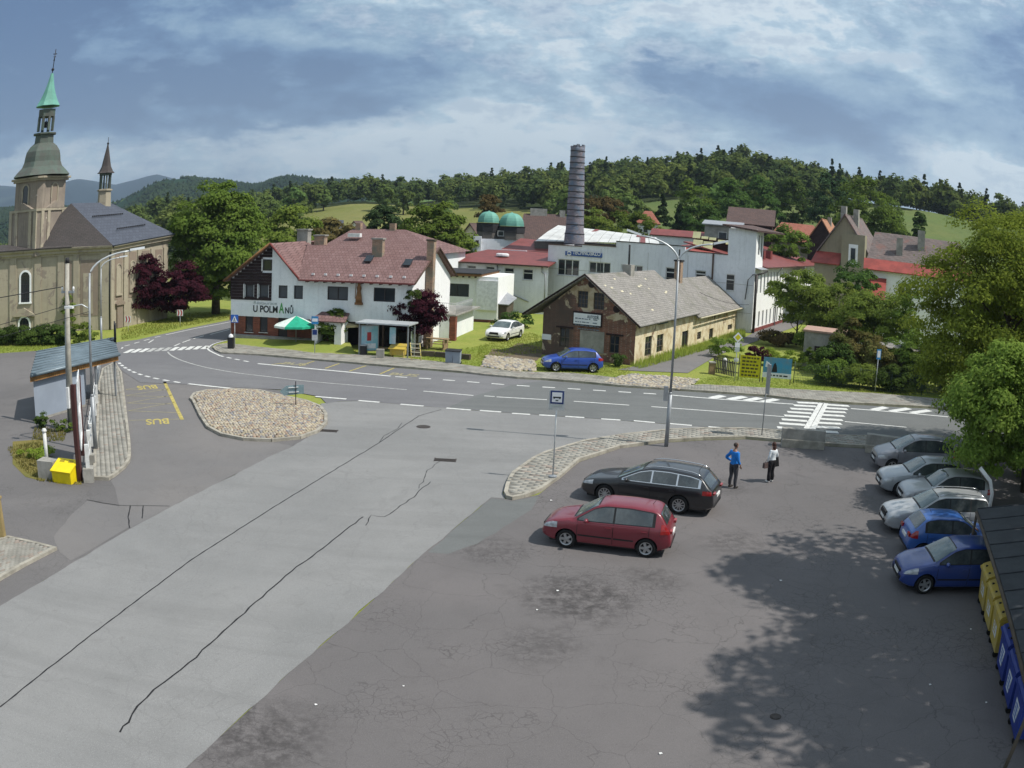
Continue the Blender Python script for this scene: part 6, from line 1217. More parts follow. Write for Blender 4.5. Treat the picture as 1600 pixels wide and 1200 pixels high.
tree('shrub', 'green shrub above the wooden fence left of the yellow banner', (16.84, 67.09), 'leaf_light', (1.6, 1.1, .8, .0, 24, 110, .4, .13), 0, 0, cat='shrub')
tree('shrub', 'small shrub at the foot of the derelict house gable behind the blue car', (7.11, 59.82), 'leaf_dark', (.6, .5, .55, .0, 12, 80, .28, .1), 0, 0, cat='shrub')
tree('shrub', 'low dark hedge behind the white parked car', (-0.21, 79.49), 'leaf_dark', (2.6, 1.2, .6, .0, 26, 100, .45, .14), 0, 0, cat='hedge')
for P_, mt_, rx_, rz_, lb_ in (((22.32, 56.75), 'leaf_linden', 1.9, .75, 'low leafy shrub behind the wire fence right of the blue banner'), ((24.26, 55.73), 'leaf_light', 1.8, .7, 'low bright shrub behind the wire fence before the reddish shrub'), ((26.82, 54.84), 'leaf_dark', 1.9, .9, 'low dark shrub behind the wire fence by the tilted sign'), ((30.1, 55.48), 'leaf_linden', 2.2, 1.5, 'tall olive shrub where the wire fence meets the overhanging tree'), ((33.72, 56.69), 'leaf_light', 2.4, 2.0, 'light shrub beneath the overhanging tree across the road'), ((27.21, 74.17), 'leaf_light', 2.2, 1.0, 'light green shrub before the garden store door'), ((24.0, 76.16), 'leaf_brown', 1.8, .6, 'brownish shrub between lane and garden store')):
    tree('shrub', lb_, P_, mt_, (rx_, 1.1, rz_, .0, int(26+10*rx_), 150, .5, .14), 0, 0, cat='shrub')
# hedge and greenery by the churchyard on the left
for i, (x, y, rx) in enumerate([(-44.88, 58.95, 3.4), (-40.81, 59.41, 3.0), (-37.61, 59.81, 2.8)]):
    tree('hedge', ['long dark clipped hedge at the left frame edge below the church', 'middle stretch of the dark clipped churchyard hedge', 'right end of the dark clipped churchyard hedge'][i], (x, y+1.0), 'leaf_dark', (rx, .9, .75, .0, 100, 150, .42, .12, dict(shell=.2)), 0, 0, cat='hedge', group='clipped hedge along the churchyard')
tree('shrub', 'light green shrub behind the shelter roof', (-34.36, 60.6), 'leaf_light', (1.7, .9, .9, .0, 26, 100, .4, .13), 0, 0, cat='shrub')
tree('shrub', 'weedy green bush at the foot of the shelter back wall', (-22.65, 35.13), 'leaf_dark', (.45, .35, .35, .0, 12, 70, .22, .08), 0, 0, cat='shrub')
tree('shrub', 'low weeds beside the utility pole foot', (-21.17, 34.9), 'leaf_linden', (.8, .35, .28, .0, 14, 70, .2, .07), 0, 0, cat='shrub')
tree('shrub', 'dry yellowish weeds around the yellow grit bin', (-19.9, 30.27), 'leaf_yellow', (1.1, .6, .22, .0, 20, 80, .22, .07), 0, 0, cat='shrub')
tree('shrub', 'leafy undergrowth behind the tails of the parked silver cars', (24.6, 32.2), 'leaf_light', (2.4, 2.6, 1.5, .1, 60, 220, .7, .12), 0, 0, cat='shrub')
# trees along the right side of the lot (crowns hang over the parked cars and shade the asphalt)
BT = dict(shape='egg', shell=.35)
tree('ash_tree', 'tall yellow-green tree overhanging the silver cars at the right edge', (24.9, 37.0), 'leaf_yellow', (6.7, 5.4, 5.7, 1.5, 260, 380, 1.2, .125, BT), 9, .3, 12, 4, seed=41)
lt = tree('ash_tree', 'lower yellow-green tree hanging over the white car bonnets', (23.0, 30.6), 'leaf_light', (2.9, 2.6, 2.7, 1.45, 110, 330, .8, .11, BT), 4, .2, 9, 2, seed=42, lean=(-1.2, -.3))
for ch_ in lt.children:
    if ch_.name.startswith('crown'): ch_.location = (-3.4, -1.8, -.2)
tree('ash_tree', 'dark-leaved tree behind the bin canopy', (24.6, 27.0), 'leaf_linden', (4.4, 4.2, 4.2, .8, 120, 260, 1.1, .15, BT), 6, .25, 9, 3, seed=43)
for i, (x, y, h, r_) in enumerate(((20.4, 19.5, 17, 5.4), (18.6, 12.5, 17, 5.6), (16.5, 5.0, 17, 5.4), (34.5, 50.5, 12, 4.4))):
    tree('ash_tree', ['tall tree off the right edge beside the bins', 'tall tree off the lower right corner', 'tall tree right of the viewpoint', 'bushy tree across the road behind the overhanging foliage'][i], (x, y), 'leaf_linden', (r_, r_, h*.34, h*.34 if i < 3 else .6, 135, 110, 1.15, .25, dict(shape='egg', shell=.15)), h*.6, .3, 8, 3, seed=50+i)
# wood on the hill: one mass of some 1400 trees; the skyline conifers stand out singly
def wood(N, seed):
    r = np.random.default_rng(seed); Vs = {0: [], 1: [], 2: []}
    tmpl = []
    for k in range(8):
        if k < 5: V, F = crown(2.9, 2.9, 3.2, 1.6, 20, 26, 1.5, .8, shape='egg', squash=.95)
        else: V, F = crown(2.2, 2.2, 4.3, 1.0, 28, 22, .95, .52, shape='cone')
        tmpl.append(V)
    a = np.degrees(0)
    for i in range(N):
        az = r.uniform(-36, 44); D_ = np.interp(az, RA, RD); lo = F1
        d = D_*(lo+(1.05-lo)*r.random()**.85) if az > -17.5 else r.uniform(190, 540)
        
        x = d*math.sin(math.radians(az)); y = d*math.cos(math.radians(az)); z = float(terr(x, y))
        con = r.random() < (.15 if az > 8 else .08); k = r.integers(5, 8) if con else r.integers(0, 5)
        s = r.uniform(.75, 1.35)*(d/300)**.35; t = r.uniform(0, 6.28); R_ = np.array([[math.cos(t), -math.sin(t), 0], [math.sin(t), math.cos(t), 0], [0, 0, 1]])
        Vs[2 if con else (0 if r.random() < .55 else 1)].append((tmpl[k]*s) @ R_.T + np.array([x, y, z-.5]))
    V = np.concatenate([np.concatenate(Vs[k]) for k in (0, 1, 2)]); n = [sum(len(v) for v in Vs[k])//4 for k in (0, 1, 2)]
    o = npmesh('wood', V, np.arange(len(V)).reshape(-1, 4), [MATS['leaf_wood'], MATS['leaf_wood_mid'], MATS['leaf_wood_dark']], kind='stuff')
    o.data.polygons.foreach_set('material_index', np.repeat([0, 1, 2], n).astype(np.int32)); tag(o, 'mixed wood of broadleaf trees and spruces covering the hill across the background', 'wood'); return o
wood(1700, 5)
sp = tree('skyline_spruce', 'dark spruce standing above the skyline of the wood', (0, 0), 'leaf_spruce', (2.6, 2.6, 5.8, 1.2, 70, 110, 1.1, .36, dict(shape='cone')), 12, .25, 0, 0, group='spruces on the wooded skyline', seed=60)
sky_ = [(-0.53, 370.0, 32.88), (33.4, 343.38, 36.69), (48.01, 331.54, 36.42), (54.18, 325.52, 39.01), (64.3, 308.37, 38.66), (70.2, 296.81, 40.26), (74.59, 286.45, 39.94), (98.02, 260.15, 34.64), (99.73, 257.35, 34.32), (103.65, 249.31, 32.87), (113.72, 236.04, 31.48), (22.46, 351.28, 32.86), (-37.19, 408.31, 28.62)]
for i, p in enumerate(sky_[:9]):
    o = sp if i == 0 else copy_tree(sp); o['label'] = ORD[sorted(sky_[:9], key=lambda q: q[0]/q[1]).index(p)]+' spruce from the left among those standing above the wooded skyline'; o.location = (p[0], p[1], float(terr(p[0], p[1]))-.3); o.rotation_euler.z = i*1.3; s = .8+.35*((i*37) % 10)/10; o.scale = (s*.9, s*.9, s)
# scattered trees between meadow and village
ft = tree('meadow_tree', 'round tree in the belt between meadow and wood', (0, 0), 'leaf_wood', (3.8, 3.8, 3.4, 1.6, 30, 60, 1.1, .6, dict(shape='egg')), 4, .3, 4, 2, group='trees in the belt below the wood', seed=61)
FT = [(-80.53, 288.99), (-75.76, 290.28), (-73.14, 301.25), (-61.58, 242.3), (-68.66, 302.3), (-87.1, 276.61), (-80.09, 268.3), (-94.43, 284.75), (-44.31, 286.59), (-36.67, 277.59), (-20.05, 249.19), (8.95, 249.84), (12.7, 234.66), (24.87, 228.65), (27.77, 218.24), (28.89, 197.9), (56.51, 222.95), (61.49, 221.63), (49.28, 214.41)]
for i, p in enumerate(FT):
    o = ft if i == 0 else copy_tree(ft); o['label'] = ORD[sorted(FT, key=lambda q: q[0]/q[1]).index(p)]+' tree from the left in the loose belt of trees between meadow and wood'; o.location = (p[0], p[1], float(terr(*p))-.3); o.rotation_euler.z = i*.9; s = .75+.6*((i*53) % 11)/11; o.scale = (s, s, s*1.05)
# tree cover of the far ridge, a few pixels each
def farwood(pts, N, size, mt, dep, lab):
    r = np.random.default_rng(9); V = []; F = []; o = bpy.data.objects['hills']; vs = np.array([v.co[:] for v in o.data.vertices]).reshape(120, 14, 3)
    for i in range(N):
        a = r.uniform(2, 116); b = r.uniform(1, 9.4); i0, j0 = int(a), int(b); fa, fb = a-i0, b-j0
        p = (vs[i0, j0]*(1-fa)+vs[i0+1, j0]*fa)*(1-fb)+(vs[i0, j0+1]*(1-fa)+vs[i0+1, j0+1]*fa)*fb
        n_ = noise.noise(Vector((p[0]*.004, p[1]*.004, 2)))
        if n_ > .12 and r.random() < .92: continue
        s = size*r.uniform(.5, 1.4); k0 = len(V); h = s*r.uniform(.9, 1.35)
        for q in range(5): t = q*1.257+a; V.append((p[0]+s*.6*math.cos(t), p[1]+s*.6*math.sin(t), p[2]+h*.25))
        V.append((p[0], p[1], p[2]+h)); V.append((p[0], p[1], p[2]-1))
        for q in range(5): F.append((k0+q, k0+(q+1) % 5, k0+5)); F.append((k0+(q+1) % 5, k0+q, k0+6))
    o = npmesh('far_wood', np.array(V), np.array(F), MATS[mt], kind='stuff'); tag(o, lab, 'wood')
farwood(FAR1, 22000, 3.6, 'leaf_far', 900, 'distant tree cover on the hazy hill range left of centre')
# grass tufts on the verges
def grass(polys, dens, name, lab, mt, h=.10):
    V = []; 
    for poly in polys:
        xs = [p[0] for p in poly]; ys = [p[1] for p in poly]; A = (max(xs)-min(xs))*(max(ys)-min(ys)); n = int(A*dens)
        X_ = rng.uniform(min(xs), max(xs), n); Y_ = rng.uniform(min(ys), max(ys), n)
        for x, y in zip(X_, Y_):
            if inside((x, y), poly): V.append((x, y))
    P_ = np.array(V); n = len(P_); t = rng.uniform(0, 6.28, n); w_ = .035; hh = h*rng.uniform(.4, 1.5, n); dx, dy = np.cos(t)*w_, np.sin(t)*w_; lx, ly = rng.normal(0, .05, n), rng.normal(0, .05, n)
    V = np.stack([np.stack([P_[:, 0]-dx, P_[:, 1]-dy, np.zeros(n)-.02], 1), np.stack([P_[:, 0]+dx, P_[:, 1]+dy, np.zeros(n)-.02], 1), np.stack([P_[:, 0]+lx, P_[:, 1]+ly, hh], 1)], 1).reshape(-1, 3)
    o = npmesh(name, V, np.arange(3*n).reshape(-1, 3), MATS[mt], kind='stuff'); tag(o, lab, 'grass')
leafm('blade', (.28, .34, .065), (.33, .36, .08), .5, .6); leafm('blade_dry', (.24, .21, .07), (.18, .18, .05), .4, .6)
GV = [[(-21.13, 62.13), (-13.84, 59.6), (-10.93, 59.68), (-11.34, 62.95), (-15.45, 63.65), (-22.08, 65.45)], [(-7.13, 59.73), (-4.3, 57.7), (-1.7, 56.55), (-1.76, 60.52), (-2.09, 67.38), (-4.8, 63.95), (-6.96, 62.14)], [(1.55, 56.6), (3.83, 55.72), (6.28, 54.91), (7.81, 57.18), (8.21, 60.39), (1.71, 60.31)], [(11.14, 53.36), (18.29, 53.58), (24.23, 53.32), (28.4, 52.41), (33.91, 50.62), (35.49, 53.11), (29.32, 55.33), (25.6, 56.26), (19.77, 58.14), (14.89, 57.94), (13.06, 57.0)]]
grass(GV, 90, 'verge_grass', 'mown green grass on the verges beyond the main road', 'blade', .045)
grass([[(-2.53, 60.89), (2.27, 64.62), (2.52, 73.32), (1.49, 76.37), (-2.58, 67.24)]], 50, 'yard_grass', 'patchy yard grass around the white parked car', 'blade', .07)
grass([[(8.21, 60.39), (8.73, 59.19), (11.16, 62.9), (15.54, 69.73), (22.15, 81.07), (23.93, 87.79), (15.6, 72.69), (11.17, 65.98)]], 80, 'lane_grass', 'long grass along the foot of the derelict house side wall', 'blade', .38)
grass([[(-22.43, 31.11), (-21.37, 32.66), (-20.27, 31.82), (-18.57, 28.67), (-18.06, 27.26), (-20.02, 28.66)], [(-18.0, 27.28), (-16.04, 27.44), (-16.48, 28.44), (-18.35, 28.08)], [(-21.84, 32.76), (-20.05, 33.08), (-20.99, 35.08), (-23.05, 35.01)]], 160, 'weeds', 'dry yellow-green weeds around the yellow grit bin', 'blade_dry', .10)
grass([[(-43.8, 54.32), (-40.18, 55.78), (-37.01, 57.52), (-34.45, 58.88), (-35.74, 61.11), (-47.02, 58.37)]], 60, 'hedge_grass', 'grass strip below the clipped churchyard hedge', 'blade', .1)
grass([[(-31.88, 63.83), (-31.23, 65.82), (-29.3, 74.29), (-27.6, 80.15), (-29.3, 85.09), (-33.35, 84.56), (-35.11, 70.33)]], 40, 'church_grass', 'grass bank between the church and the curve of the road', 'blade', .09)
sheet('verge_soil', [(-22.75, 32.22), (-21.29, 33.18), (-19.43, 30.42), (-18.15, 27.87), (-17.06, 27.26), (-16.0, 27.54), (-16.61, 28.68), (-17.7, 28.97), (-17.89, 27.32), (-18.96, 27.58), (-20.6, 28.96)], .004, MATS['grass_dry'])
sheet('yard_gravel', [(-1.82, 62.26), (1.63, 60.85), (2.05, 63.31), (2.16, 67.57), (0.37, 69.54), (-0.58, 65.1), (-1.55, 65.82)], -.01, MATS['soil'])
tf = [Vector(p) for p in [(1.15, 30.19), (1.8, 31.86), (2.83, 34.68), (4.85, 37.1), (7.04, 38.39)]]

# ------------------------------------------------------------------ vehicles
def paint(name, c, metallic=.0, rough=.32):
    if name in MATS: return MATS[name]
    m = mat(name, c, rough, .5, metallic, var=.04, nscale=1.0, coat=.6); return m
paint('paint_red', (.165, .014, .026)); paint('paint_black', (.012, .012, .014)); paint('paint_blue', (.02, .065, .34)); paint('paint_navy', (.018, .045, .20)); paint('paint_carwhite', (.72, .72, .71))
paint('paint_silver', (.34, .36, .38), .3, .36); paint('paint_grey', (.19, .20, .225), .3, .36); paint('paint_silver2', (.40, .41, .42), .3, .36); paint('paint_midblue', (.03, .10, .33))
mat('rubber', (.018, .018, .018), .85, .2); mat('alloy', (.42, .43, .44), .3, .5, .7, var=.05); mat('chrome', (.65, .65, .66), .15, .5, .9, var=.02); mat('trim', (.02, .02, .021), .6); mat('plate', (.72, .72, .70), .5, var=.05)
mat('lamp_clear', (.50, .52, .54), .12, .7, .2, var=.2, nscale=8); mat('lamp_red', (.34, .012, .012), .15, .7, var=.2, nscale=8); mat('seat', (.05, .05, .055), .8)
mat('glass_car', (.03, .038, .042), .04, 1.0, col2=(.075, .088, .09), var=.1, nscale=1.6); mat('glass_screen', (.05, .075, .07), .04, 1.0, col2=(.12, .15, .145), var=.1, nscale=2.2)
SPEC = {
 'hatch_red': dict(L=3.99, W=1.64, wb=2.465, fo=.80, r=.30, top=[(0, .50), (.04, .66), (.12, .76), (.35, .86), (1.0, 1.0), (1.62, 1.40), (1.95, 1.485), (2.7, 1.50), (3.42, 1.45), (3.60, 1.36), (3.86, .98), (3.94, .90), (3.98, .62)], belt=(.90, .98), wx=(1.0, 1.72), rx=(3.56, 3.87), sg=(1.15, 3.42), bp=(2.22,), tail=(3.66, 3.97, .78, 1.08), spokes=5),
 'estate_black': dict(L=4.91, W=1.86, wb=2.737, fo=.96, r=.34, top=[(0, .48), (.04, .64), (.14, .74), (.45, .83), (1.35, .98), (2.15, 1.36), (2.55, 1.455), (3.2, 1.48), (4.0, 1.44), (4.38, 1.37), (4.76, .99), (4.86, .92), (4.90, .6)], belt=(.90, 1.02), wx=(1.35, 2.25), rx=(4.42, 4.78), sg=(1.6, 4.35), bp=(2.62, 3.55), tail=(4.50, 4.88, .80, .96), spokes=10, rails=True, chrome=True),
 'liftback_white': dict(L=4.66, W=1.81, wb=2.68, fo=.88, r=.32, top=[(0, .50), (.04, .64), (.14, .75), (.4, .84), (1.3, .98), (2.05, 1.36), (2.45, 1.45), (3.0, 1.45), (3.5, 1.36), (4.15, 1.08), (4.55, 1.02), (4.64, .6)], belt=(.90, .98), wx=(1.3, 2.15), rx=(3.45, 4.2), sg=(1.5, 3.95), bp=(2.5, 3.3), tail=(4.3, 4.62, .78, .95), spokes=5, grille=True),
 'hatch_blue': dict(L=3.99, W=1.73, wb=2.47, fo=.82, r=.31, top=[(0, .48), (.04, .64), (.12, .74), (.4, .85), (1.05, .98), (1.7, 1.36), (2.05, 1.45), (2.8, 1.46), (3.5, 1.38), (3.84, .98), (3.94, .9), (3.98, .6)], belt=(.89, .99), wx=(1.05, 1.8), rx=(3.52, 3.86), sg=(1.25, 3.4), bp=(2.3,), tail=(3.62, 3.97, .78, .98), spokes=5),
 'hatch_golf': dict(L=4.2, W=1.76, wb=2.58, fo=.86, r=.32, top=[(0, .52), (.05, .68), (.15, .79), (.45, .88), (1.2, 1.0), (1.85, 1.40), (2.2, 1.49), (3.0, 1.50), (3.6, 1.43), (4.0, 1.02), (4.12, .92), (4.19, .6)], belt=(.92, .99), wx=(1.2, 1.95), rx=(3.62, 4.02), sg=(1.4, 3.6), bp=(2.45,), tail=(3.8, 4.16, .8, 1.02), spokes=5),
 'mpv': dict(L=4.26, W=1.81, wb=2.69, fo=.80, r=.32, top=[(0, .56), (.05, .74), (.18, .86), (.6, .98), (1.05, 1.12), (1.75, 1.50), (2.1, 1.60), (3.0, 1.62), (3.7, 1.54), (4.08, 1.10), (4.2, .95), (4.25, .6)], belt=(.98, 1.06), wx=(.9, 1.85), rx=(3.72, 4.1), sg=(1.3, 3.8), bp=(2.4,), tail=(3.9, 4.22, .85, 1.2), spokes=5),
 'estate_silver': dict(L=4.51, W=1.73, wb=2.51, fo=.90, r=.31, top=[(0, .52), (.05, .66), (.15, .76), (.45, .85), (1.3, .98), (1.95, 1.36), (2.3, 1.44), (3.2, 1.46), (4.1, 1.42), (4.40, 1.0), (4.46, .9), (4.5, .6)], belt=(.90, .97), wx=(1.3, 2.05), rx=(4.14, 4.41), sg=(1.5, 4.15), bp=(2.5, 3.4), tail=(4.2, 4.48, .8, 1.2), spokes=6, rails=True, grille=True),
 'hatch_clio': dict(L=3.81, W=1.64, wb=2.47, fo=.76, r=.29, top=[(0, .50), (.05, .66), (.15, .76), (.4, .85), (1.05, .98), (1.65, 1.34), (2.0, 1.42), (2.8, 1.42), (3.2, 1.36), (3.62, 1.0), (3.75, .88), (3.8, .6)], belt=(.88, .95), wx=(1.05, 1.75), rx=(3.2, 3.64), sg=(1.25, 3.2), bp=(2.2,), tail=(3.5, 3.78, .75, 1.0), spokes=6),
}
def car(kind, label, cat, paintm, loc, heading, plate=True, wheelcol='alloy'):
    S = SPEC[kind]; L, W, r = S['L'], S['W'], S['r']; PM = MATS[paintm]
    tx = np.array([p[0] for p in S['top']]); tz = np.array([p[1] for p in S['top']])
    def T(x):
        x = float(x); o = [.0]
        return float(np.mean([np.interp(np.clip(x+d, 0, L), tx, tz) for d in (-.06, -.03, 0, .03, .06)])) if .1 < x < L-.1 else float(np.interp(x, tx, tz))
    belt = lambda x: S['belt'][0]+(S['belt'][1]-S['belt'][0])*x/L
    def P(x):
        f = 1-.20*max(0, 1-x/.75)**2.2-.16*max(0, 1-(L-x)/.65)**2.4
        if x < .06: f -= .05*(1-x/.06)
        if L-x < .05: f -= .05*(1-(L-x)/.05)
        return W/2*f
    zb = lambda x: .21+.12*max(0, 1-x/.35)**1.5+.14*max(0, 1-(L-x)/.45)**1.5
    def sec(x):
        p, t, z0 = P(x), T(x), zb(x); zs = min(belt(x), t-.05); up = t-zs; ry = p*.955-.035-max(0, up-.05)*.38
        zm = z0+(zs-z0)*.5
        return [(p*.86, z0), (p*.955, z0+.05), (p*.985, z0+.16), (p*1.0, zm), (p*.998, zm+(zs-zm)*.45), (p*.982, zs-.05), (p*.955, zs), (ry+.012, t-.055-.0*up), (ry-.02, t-.025), (ry-.09, t-.006), (ry*.55, t+.012), (0, t+.02)]
    def side_y(x, z):
        s = sec(x)[:8]
        for (y0, z0), (y1, z1) in zip(s, s[1:]):
            if z0 <= z <= z1: return y0+(y1-y0)*(z-z0)/max(1e-6, z1-z0)
        return s[-1][0]
    def top_z(x, y):
        s = sec(x)[::-1]; y = abs(y)
        for (y0, z0), (y1, z1) in zip(s, s[1:]):
            if y0 <= y <= y1: return z0+(z1-z0)*(y-y0)/max(1e-6, y1-y0)
        return s[0][1]
    root = thing('parked_car', label, cat, loc, heading)
    X = lambda x: L/2-x                       # local +x = front
    xs = sorted({*np.linspace(0, .2, 6).round(4).tolist(), *np.linspace(.2, L-.2, 56).round(4).tolist(), *np.linspace(L-.2, L, 6).round(4).tolist()})
    m = MB(); rows = []
    for x in xs:
        s = sec(x); ring = [m.av((X(x), -y, z)) for y, z in s]+[m.av((X(x), y, z)) for y, z in s[-2::-1]]; rows.append(ring)
    for a, b in zip(rows, rows[1:]):
        n = len(a)
        for k in range(n): m.fi((a[k], a[(k+1) % n], b[(k+1) % n], b[k]), k != n-1)
    m.fi(rows[0][::-1]); m.fi(rows[-1])
    ob = m.build('body', PM, root)
    # cut the wheel arches
    cm = MB(); wxs = (S['fo'], S['fo']+S['wb'])
    for wx_ in wxs: cm.cyl((X(wx_), -W, r+.0), (X(wx_), W, r+.0), r+.055, n=26)
    co = cm.build('cutter', MATS['trim'], None); bo = ob.modifiers.new('b', 'BOOLEAN'); bo.object = co; bo.operation = 'DIFFERENCE'; bo.solver = 'EXACT'
    co.parent = None; ob.parent = None
    dg = bpy.context.evaluated_depsgraph_get(); me = bpy.data.meshes.new_from_object(ob.evaluated_get(dg)); ob.modifiers.clear(); ob.data = me; ob.parent = root; bpy.data.objects.remove(co)
    me.materials.clear(); me.materials.append(PM); me.materials.append(MATS['trim'])
    for p_ in me.polygons:
        c = p_.center
        if abs(c.y) < W/2*.80 and c.z < .8 and min(abs(c.x-X(w_)) for w_ in wxs) < r+.04: p_.material_index = 1
    try: me.set_sharp_from_angle(angle=R(38))
    except Exception: pass
    def patch(name, x0, x1, zl, zu, mt, par=root, off=.006, n=14, sides=(-1, 1), bevel=.0):
        for sgn in sides:
            q = MB(); rr = []
            for i in range(n+1):
                x = x0+(x1-x0)*i/n; a, b = zl(x), zu(x)
                if b < a: b = a
                rr.append([q.av((X(x), sgn*(side_y(x, a+(b-a)*k/4)+off), a+(b-a)*k/4)) for k in range(5)])
            for a, b in zip(rr, rr[1:]):
                for k in range(4): q.fi((a[k], a[k+1], b[k+1], b[k]) if sgn > 0 else (a[k], b[k], b[k+1], a[k+1]), True)
            yield q.build(name, MATS[mt] if isinstance(mt, str) else mt, par)
    gl = lambda x: belt(x)+.035; gu = lambda x: max(belt(x)+.036, T(x)-.085)
    # dark window band then glass
    for o in patch('window_trim', S['sg'][0]-.06, S['sg'][1]+.06, lambda x: belt(x)+.012, lambda x: max(belt(x)+.013, T(x)-.06), 'chrome' if S.get('chrome') else 'trim', off=.003, n=26): pass
    cuts = [S['sg'][0], *S['bp'], S['sg'][1]]
    for a, b in zip(cuts, cuts[1:]):
        for o in patch('side_window', a+(.03 if a != cuts[0] else 0), b-.03, gl, gu, 'glass_car', off=.008, n=14): pass
    def toppatch(name, x0, x1, wfrac, mt, off=.008):
        q = MB(); rr = []
        for i in range(11):
            x = x0+(x1-x0)*i/10; s = sec(x); hw = s[8][0]*wfrac; rr.append([q.av((X(x)+(.004 if x0 < L/2 else -.004), -hw+2*hw*k/10, top_z(x, -hw+2*hw*k/10)+off)) for k in range(11)])
        for a, b in zip(rr, rr[1:]):
            for k in range(10): q.fi((a[k], b[k], b[k+1], a[k+1]), True)
        return q.build(name, MATS[mt], root)
    toppatch('windscreen_trim', S['wx'][0]-.03, S['wx'][1]+.0, 1.02, 'trim', .003); toppatch('windscreen', S['wx'][0]+.03, S['wx'][1]-.04, .96, 'glass_screen'); toppatch('rear_window', S['rx'][0]+.03, S['rx'][1]-.05, .88, 'glass_car')
    # doors: slightly proud panels with dark shut lines and handles
    dcuts = [S['wx'][0]+.12, S['bp'][0], min(S['fo']+S['wb']+.05, S['bp'][1] if len(S['bp']) > 1 else S['sg'][1]-.05)]
    arch = lambda x, z: max(z, r+math.sqrt(max(0, (r+.075)**2-(x-S['fo']-S['wb'])**2)) if abs(x-S['fo']-S['wb']) < r+.075 else z)
    for a, b in zip(dcuts, dcuts[1:]):
        for sgn in (-1, 1):
            dd = [o for o in patch('door', a+.012, b-.012, lambda x: arch(x, .33), lambda x: belt(x)-.02, PM, off=.007, n=14, sides=(sgn,))][0]
            for xx in (a, b):
                for o in patch('shut_line', xx-.008, xx+.008, lambda x: arch(x, .31), lambda x: belt(x)-.005, 'trim', par=dd, off=.0075, n=1, sides=(sgn,)): pass
            hx = b-.16; q = MB(); y = side_y(hx, .82); q.box(X(hx)-.09, X(hx)+.09, sgn*(y+.008) if sgn > 0 else -(y+.04), sgn*(y+.04) if sgn > 0 else -(y+.008), .80, .825); q.build('handle', PM, dd)
            for o in patch('rubbing_strip', a+.03, min(b-.03, S['fo']+S['wb']-r-.1), lambda x: .47, lambda x: .52, 'trim' if kind != 'hatch_clio' else PM, par=dd, off=.013, n=6, sides=(sgn,)): pass
    # lamps
    zt = lambda x: T(x)-.05
    for o in patch('headlight', .06, .50, lambda x: .60+.10*x, lambda x: min(.60+.17+.12*x, T(x)-.04), 'lamp_clear', off=.010, n=8): pass
    ta, tb_, z0, z1 = S['tail']
    for o in patch('tail_lamp', ta, tb_-.01, lambda x: z0, lambda x: min(z1, T(x)-.03), 'lamp_red', off=.010, n=6): pass
    wR = P(L-.02)
    for sgn in (-1, 1): q = MB(); q.box(X(L)-.012, X(L)+.06, sgn*wR*.62 if sgn > 0 else -wR*.97, sgn*wR*.97 if sgn > 0 else -wR*.62, z0+.02, min(z1, .88)); q.build('tail_lamp', MATS['lamp_red'], root)
    q = MB(); q.box(X(L)-.022, X(L)+.03, -.26, .26, .62, .73); q.build('number_plate', MATS['plate'], root); q = MB(); q.box(X(L)-.015, X(L)+.05, -.6, .6, .33, .40); q.build('bumper_strip', MATS['trim'], root)
    q = MB(); q.box(X(0)-.05, X(0)+.012, -.40, .40, .55, .64); gr = q.build('grille', MATS['trim'], root); q = MB(); q.box(X(0)-.02, X(0)+.02, -.5, .5, .34, .43); q.build('air_intake', MATS['trim'], gr)
    if S.get('grille'): q = MB(); q.box(X(.06)-.03, X(.06)+.05, -.36, .36, .64, .72); q.build('upper_grille', MATS['trim'], gr)
    q = MB(); q.box(X(0)-.0, X(0)+.028, -.25, .25, .445, .545); q.build('number_plate', MATS['plate'], root)
    for sgn in (-1, 1):
        mx_ = S['wx'][0]+.42; y = side_y(mx_, belt(mx_)); q = MB(); q.ball((X(mx_)+.02, sgn*(y+.13), belt(mx_)+.07), .1, 8, 6, .7, 1.15, .75); q.build('wing_mirror', PM, root)
    if S.get('rails'):
        for sgn in (-1, 1):
            q = MB(); pts = [(X(x), sgn*(sec(x)[9][0]-.02), T(x)+.03+.03*min(1, (x-S['wx'][1])*4, (S['rx'][0]-x)*4)) for x in np.linspace(S['wx'][1]+.02, S['rx'][0]-.02, 12)]; q.tube(pts, .018, 6); q.build('roof_rail', MATS['chrome'], root)
    q = MB(); q.cyl((X(S['rx'][0]-.3), 0, T(S['rx'][0]-.3)), (X(S['rx'][0]-.1), 0, T(S['rx'][0]-.3)+.3), .008, .004, 5); q.build('aerial', MATS['trim'], root)
    q = MB(); q.box(X(L)+.25, X(0)-.25, -W*.40, W*.40, .16, .30); q.build('underbody', MATS['trim'], root)
    # wheels
    for wx_ in wxs:
        for sgn in (-1, 1):
            cy = sgn*(W/2-.115); q = MB(); q.M = Matrix.Translation((X(wx_), cy, r)) @ Matrix.Rotation(R(-90*sgn), 4, 'X')
            rim = r*.66
            q.lathe([(rim, -.09), (r*.93, -.10), (r*.99, -.075), (r, -.02), (r, .03), (r*.99, .075), (r*.93, .10), (rim, .095), (rim, .05), (rim, -.09)], 26, smooth=True); ty = q.build('wheel', MATS['rubber'], root)
            q2 = MB(); q2.M = q.M; q2.lathe([(rim+.004, .10), (rim-.02, .098), (rim-.03, .04)], 24, smooth=True, caps=False); q2.lathe([(r*.17, .0), (r*.17, .082), (r*.12, .09)], 12)
            ns = S['spokes']
            for k in range(ns):
                t = 2*math.pi*k/ns; ww = .040 if ns < 8 else .018; q3 = q2; old = q2.M; q2.M = q.M @ Matrix.Rotation(t, 4, 'Z'); q2.box(r*.1, rim-.01, -ww, ww, .06, .085); q2.M = old
            q2.build('rim', MATS[wheelcol], ty); q4 = MB(); q4.M = q.M; q4.lathe([(rim-.01, .0), (rim-.01, .035)], 20); q4.build('brake_disc', MATS['trim'], ty)
    return root
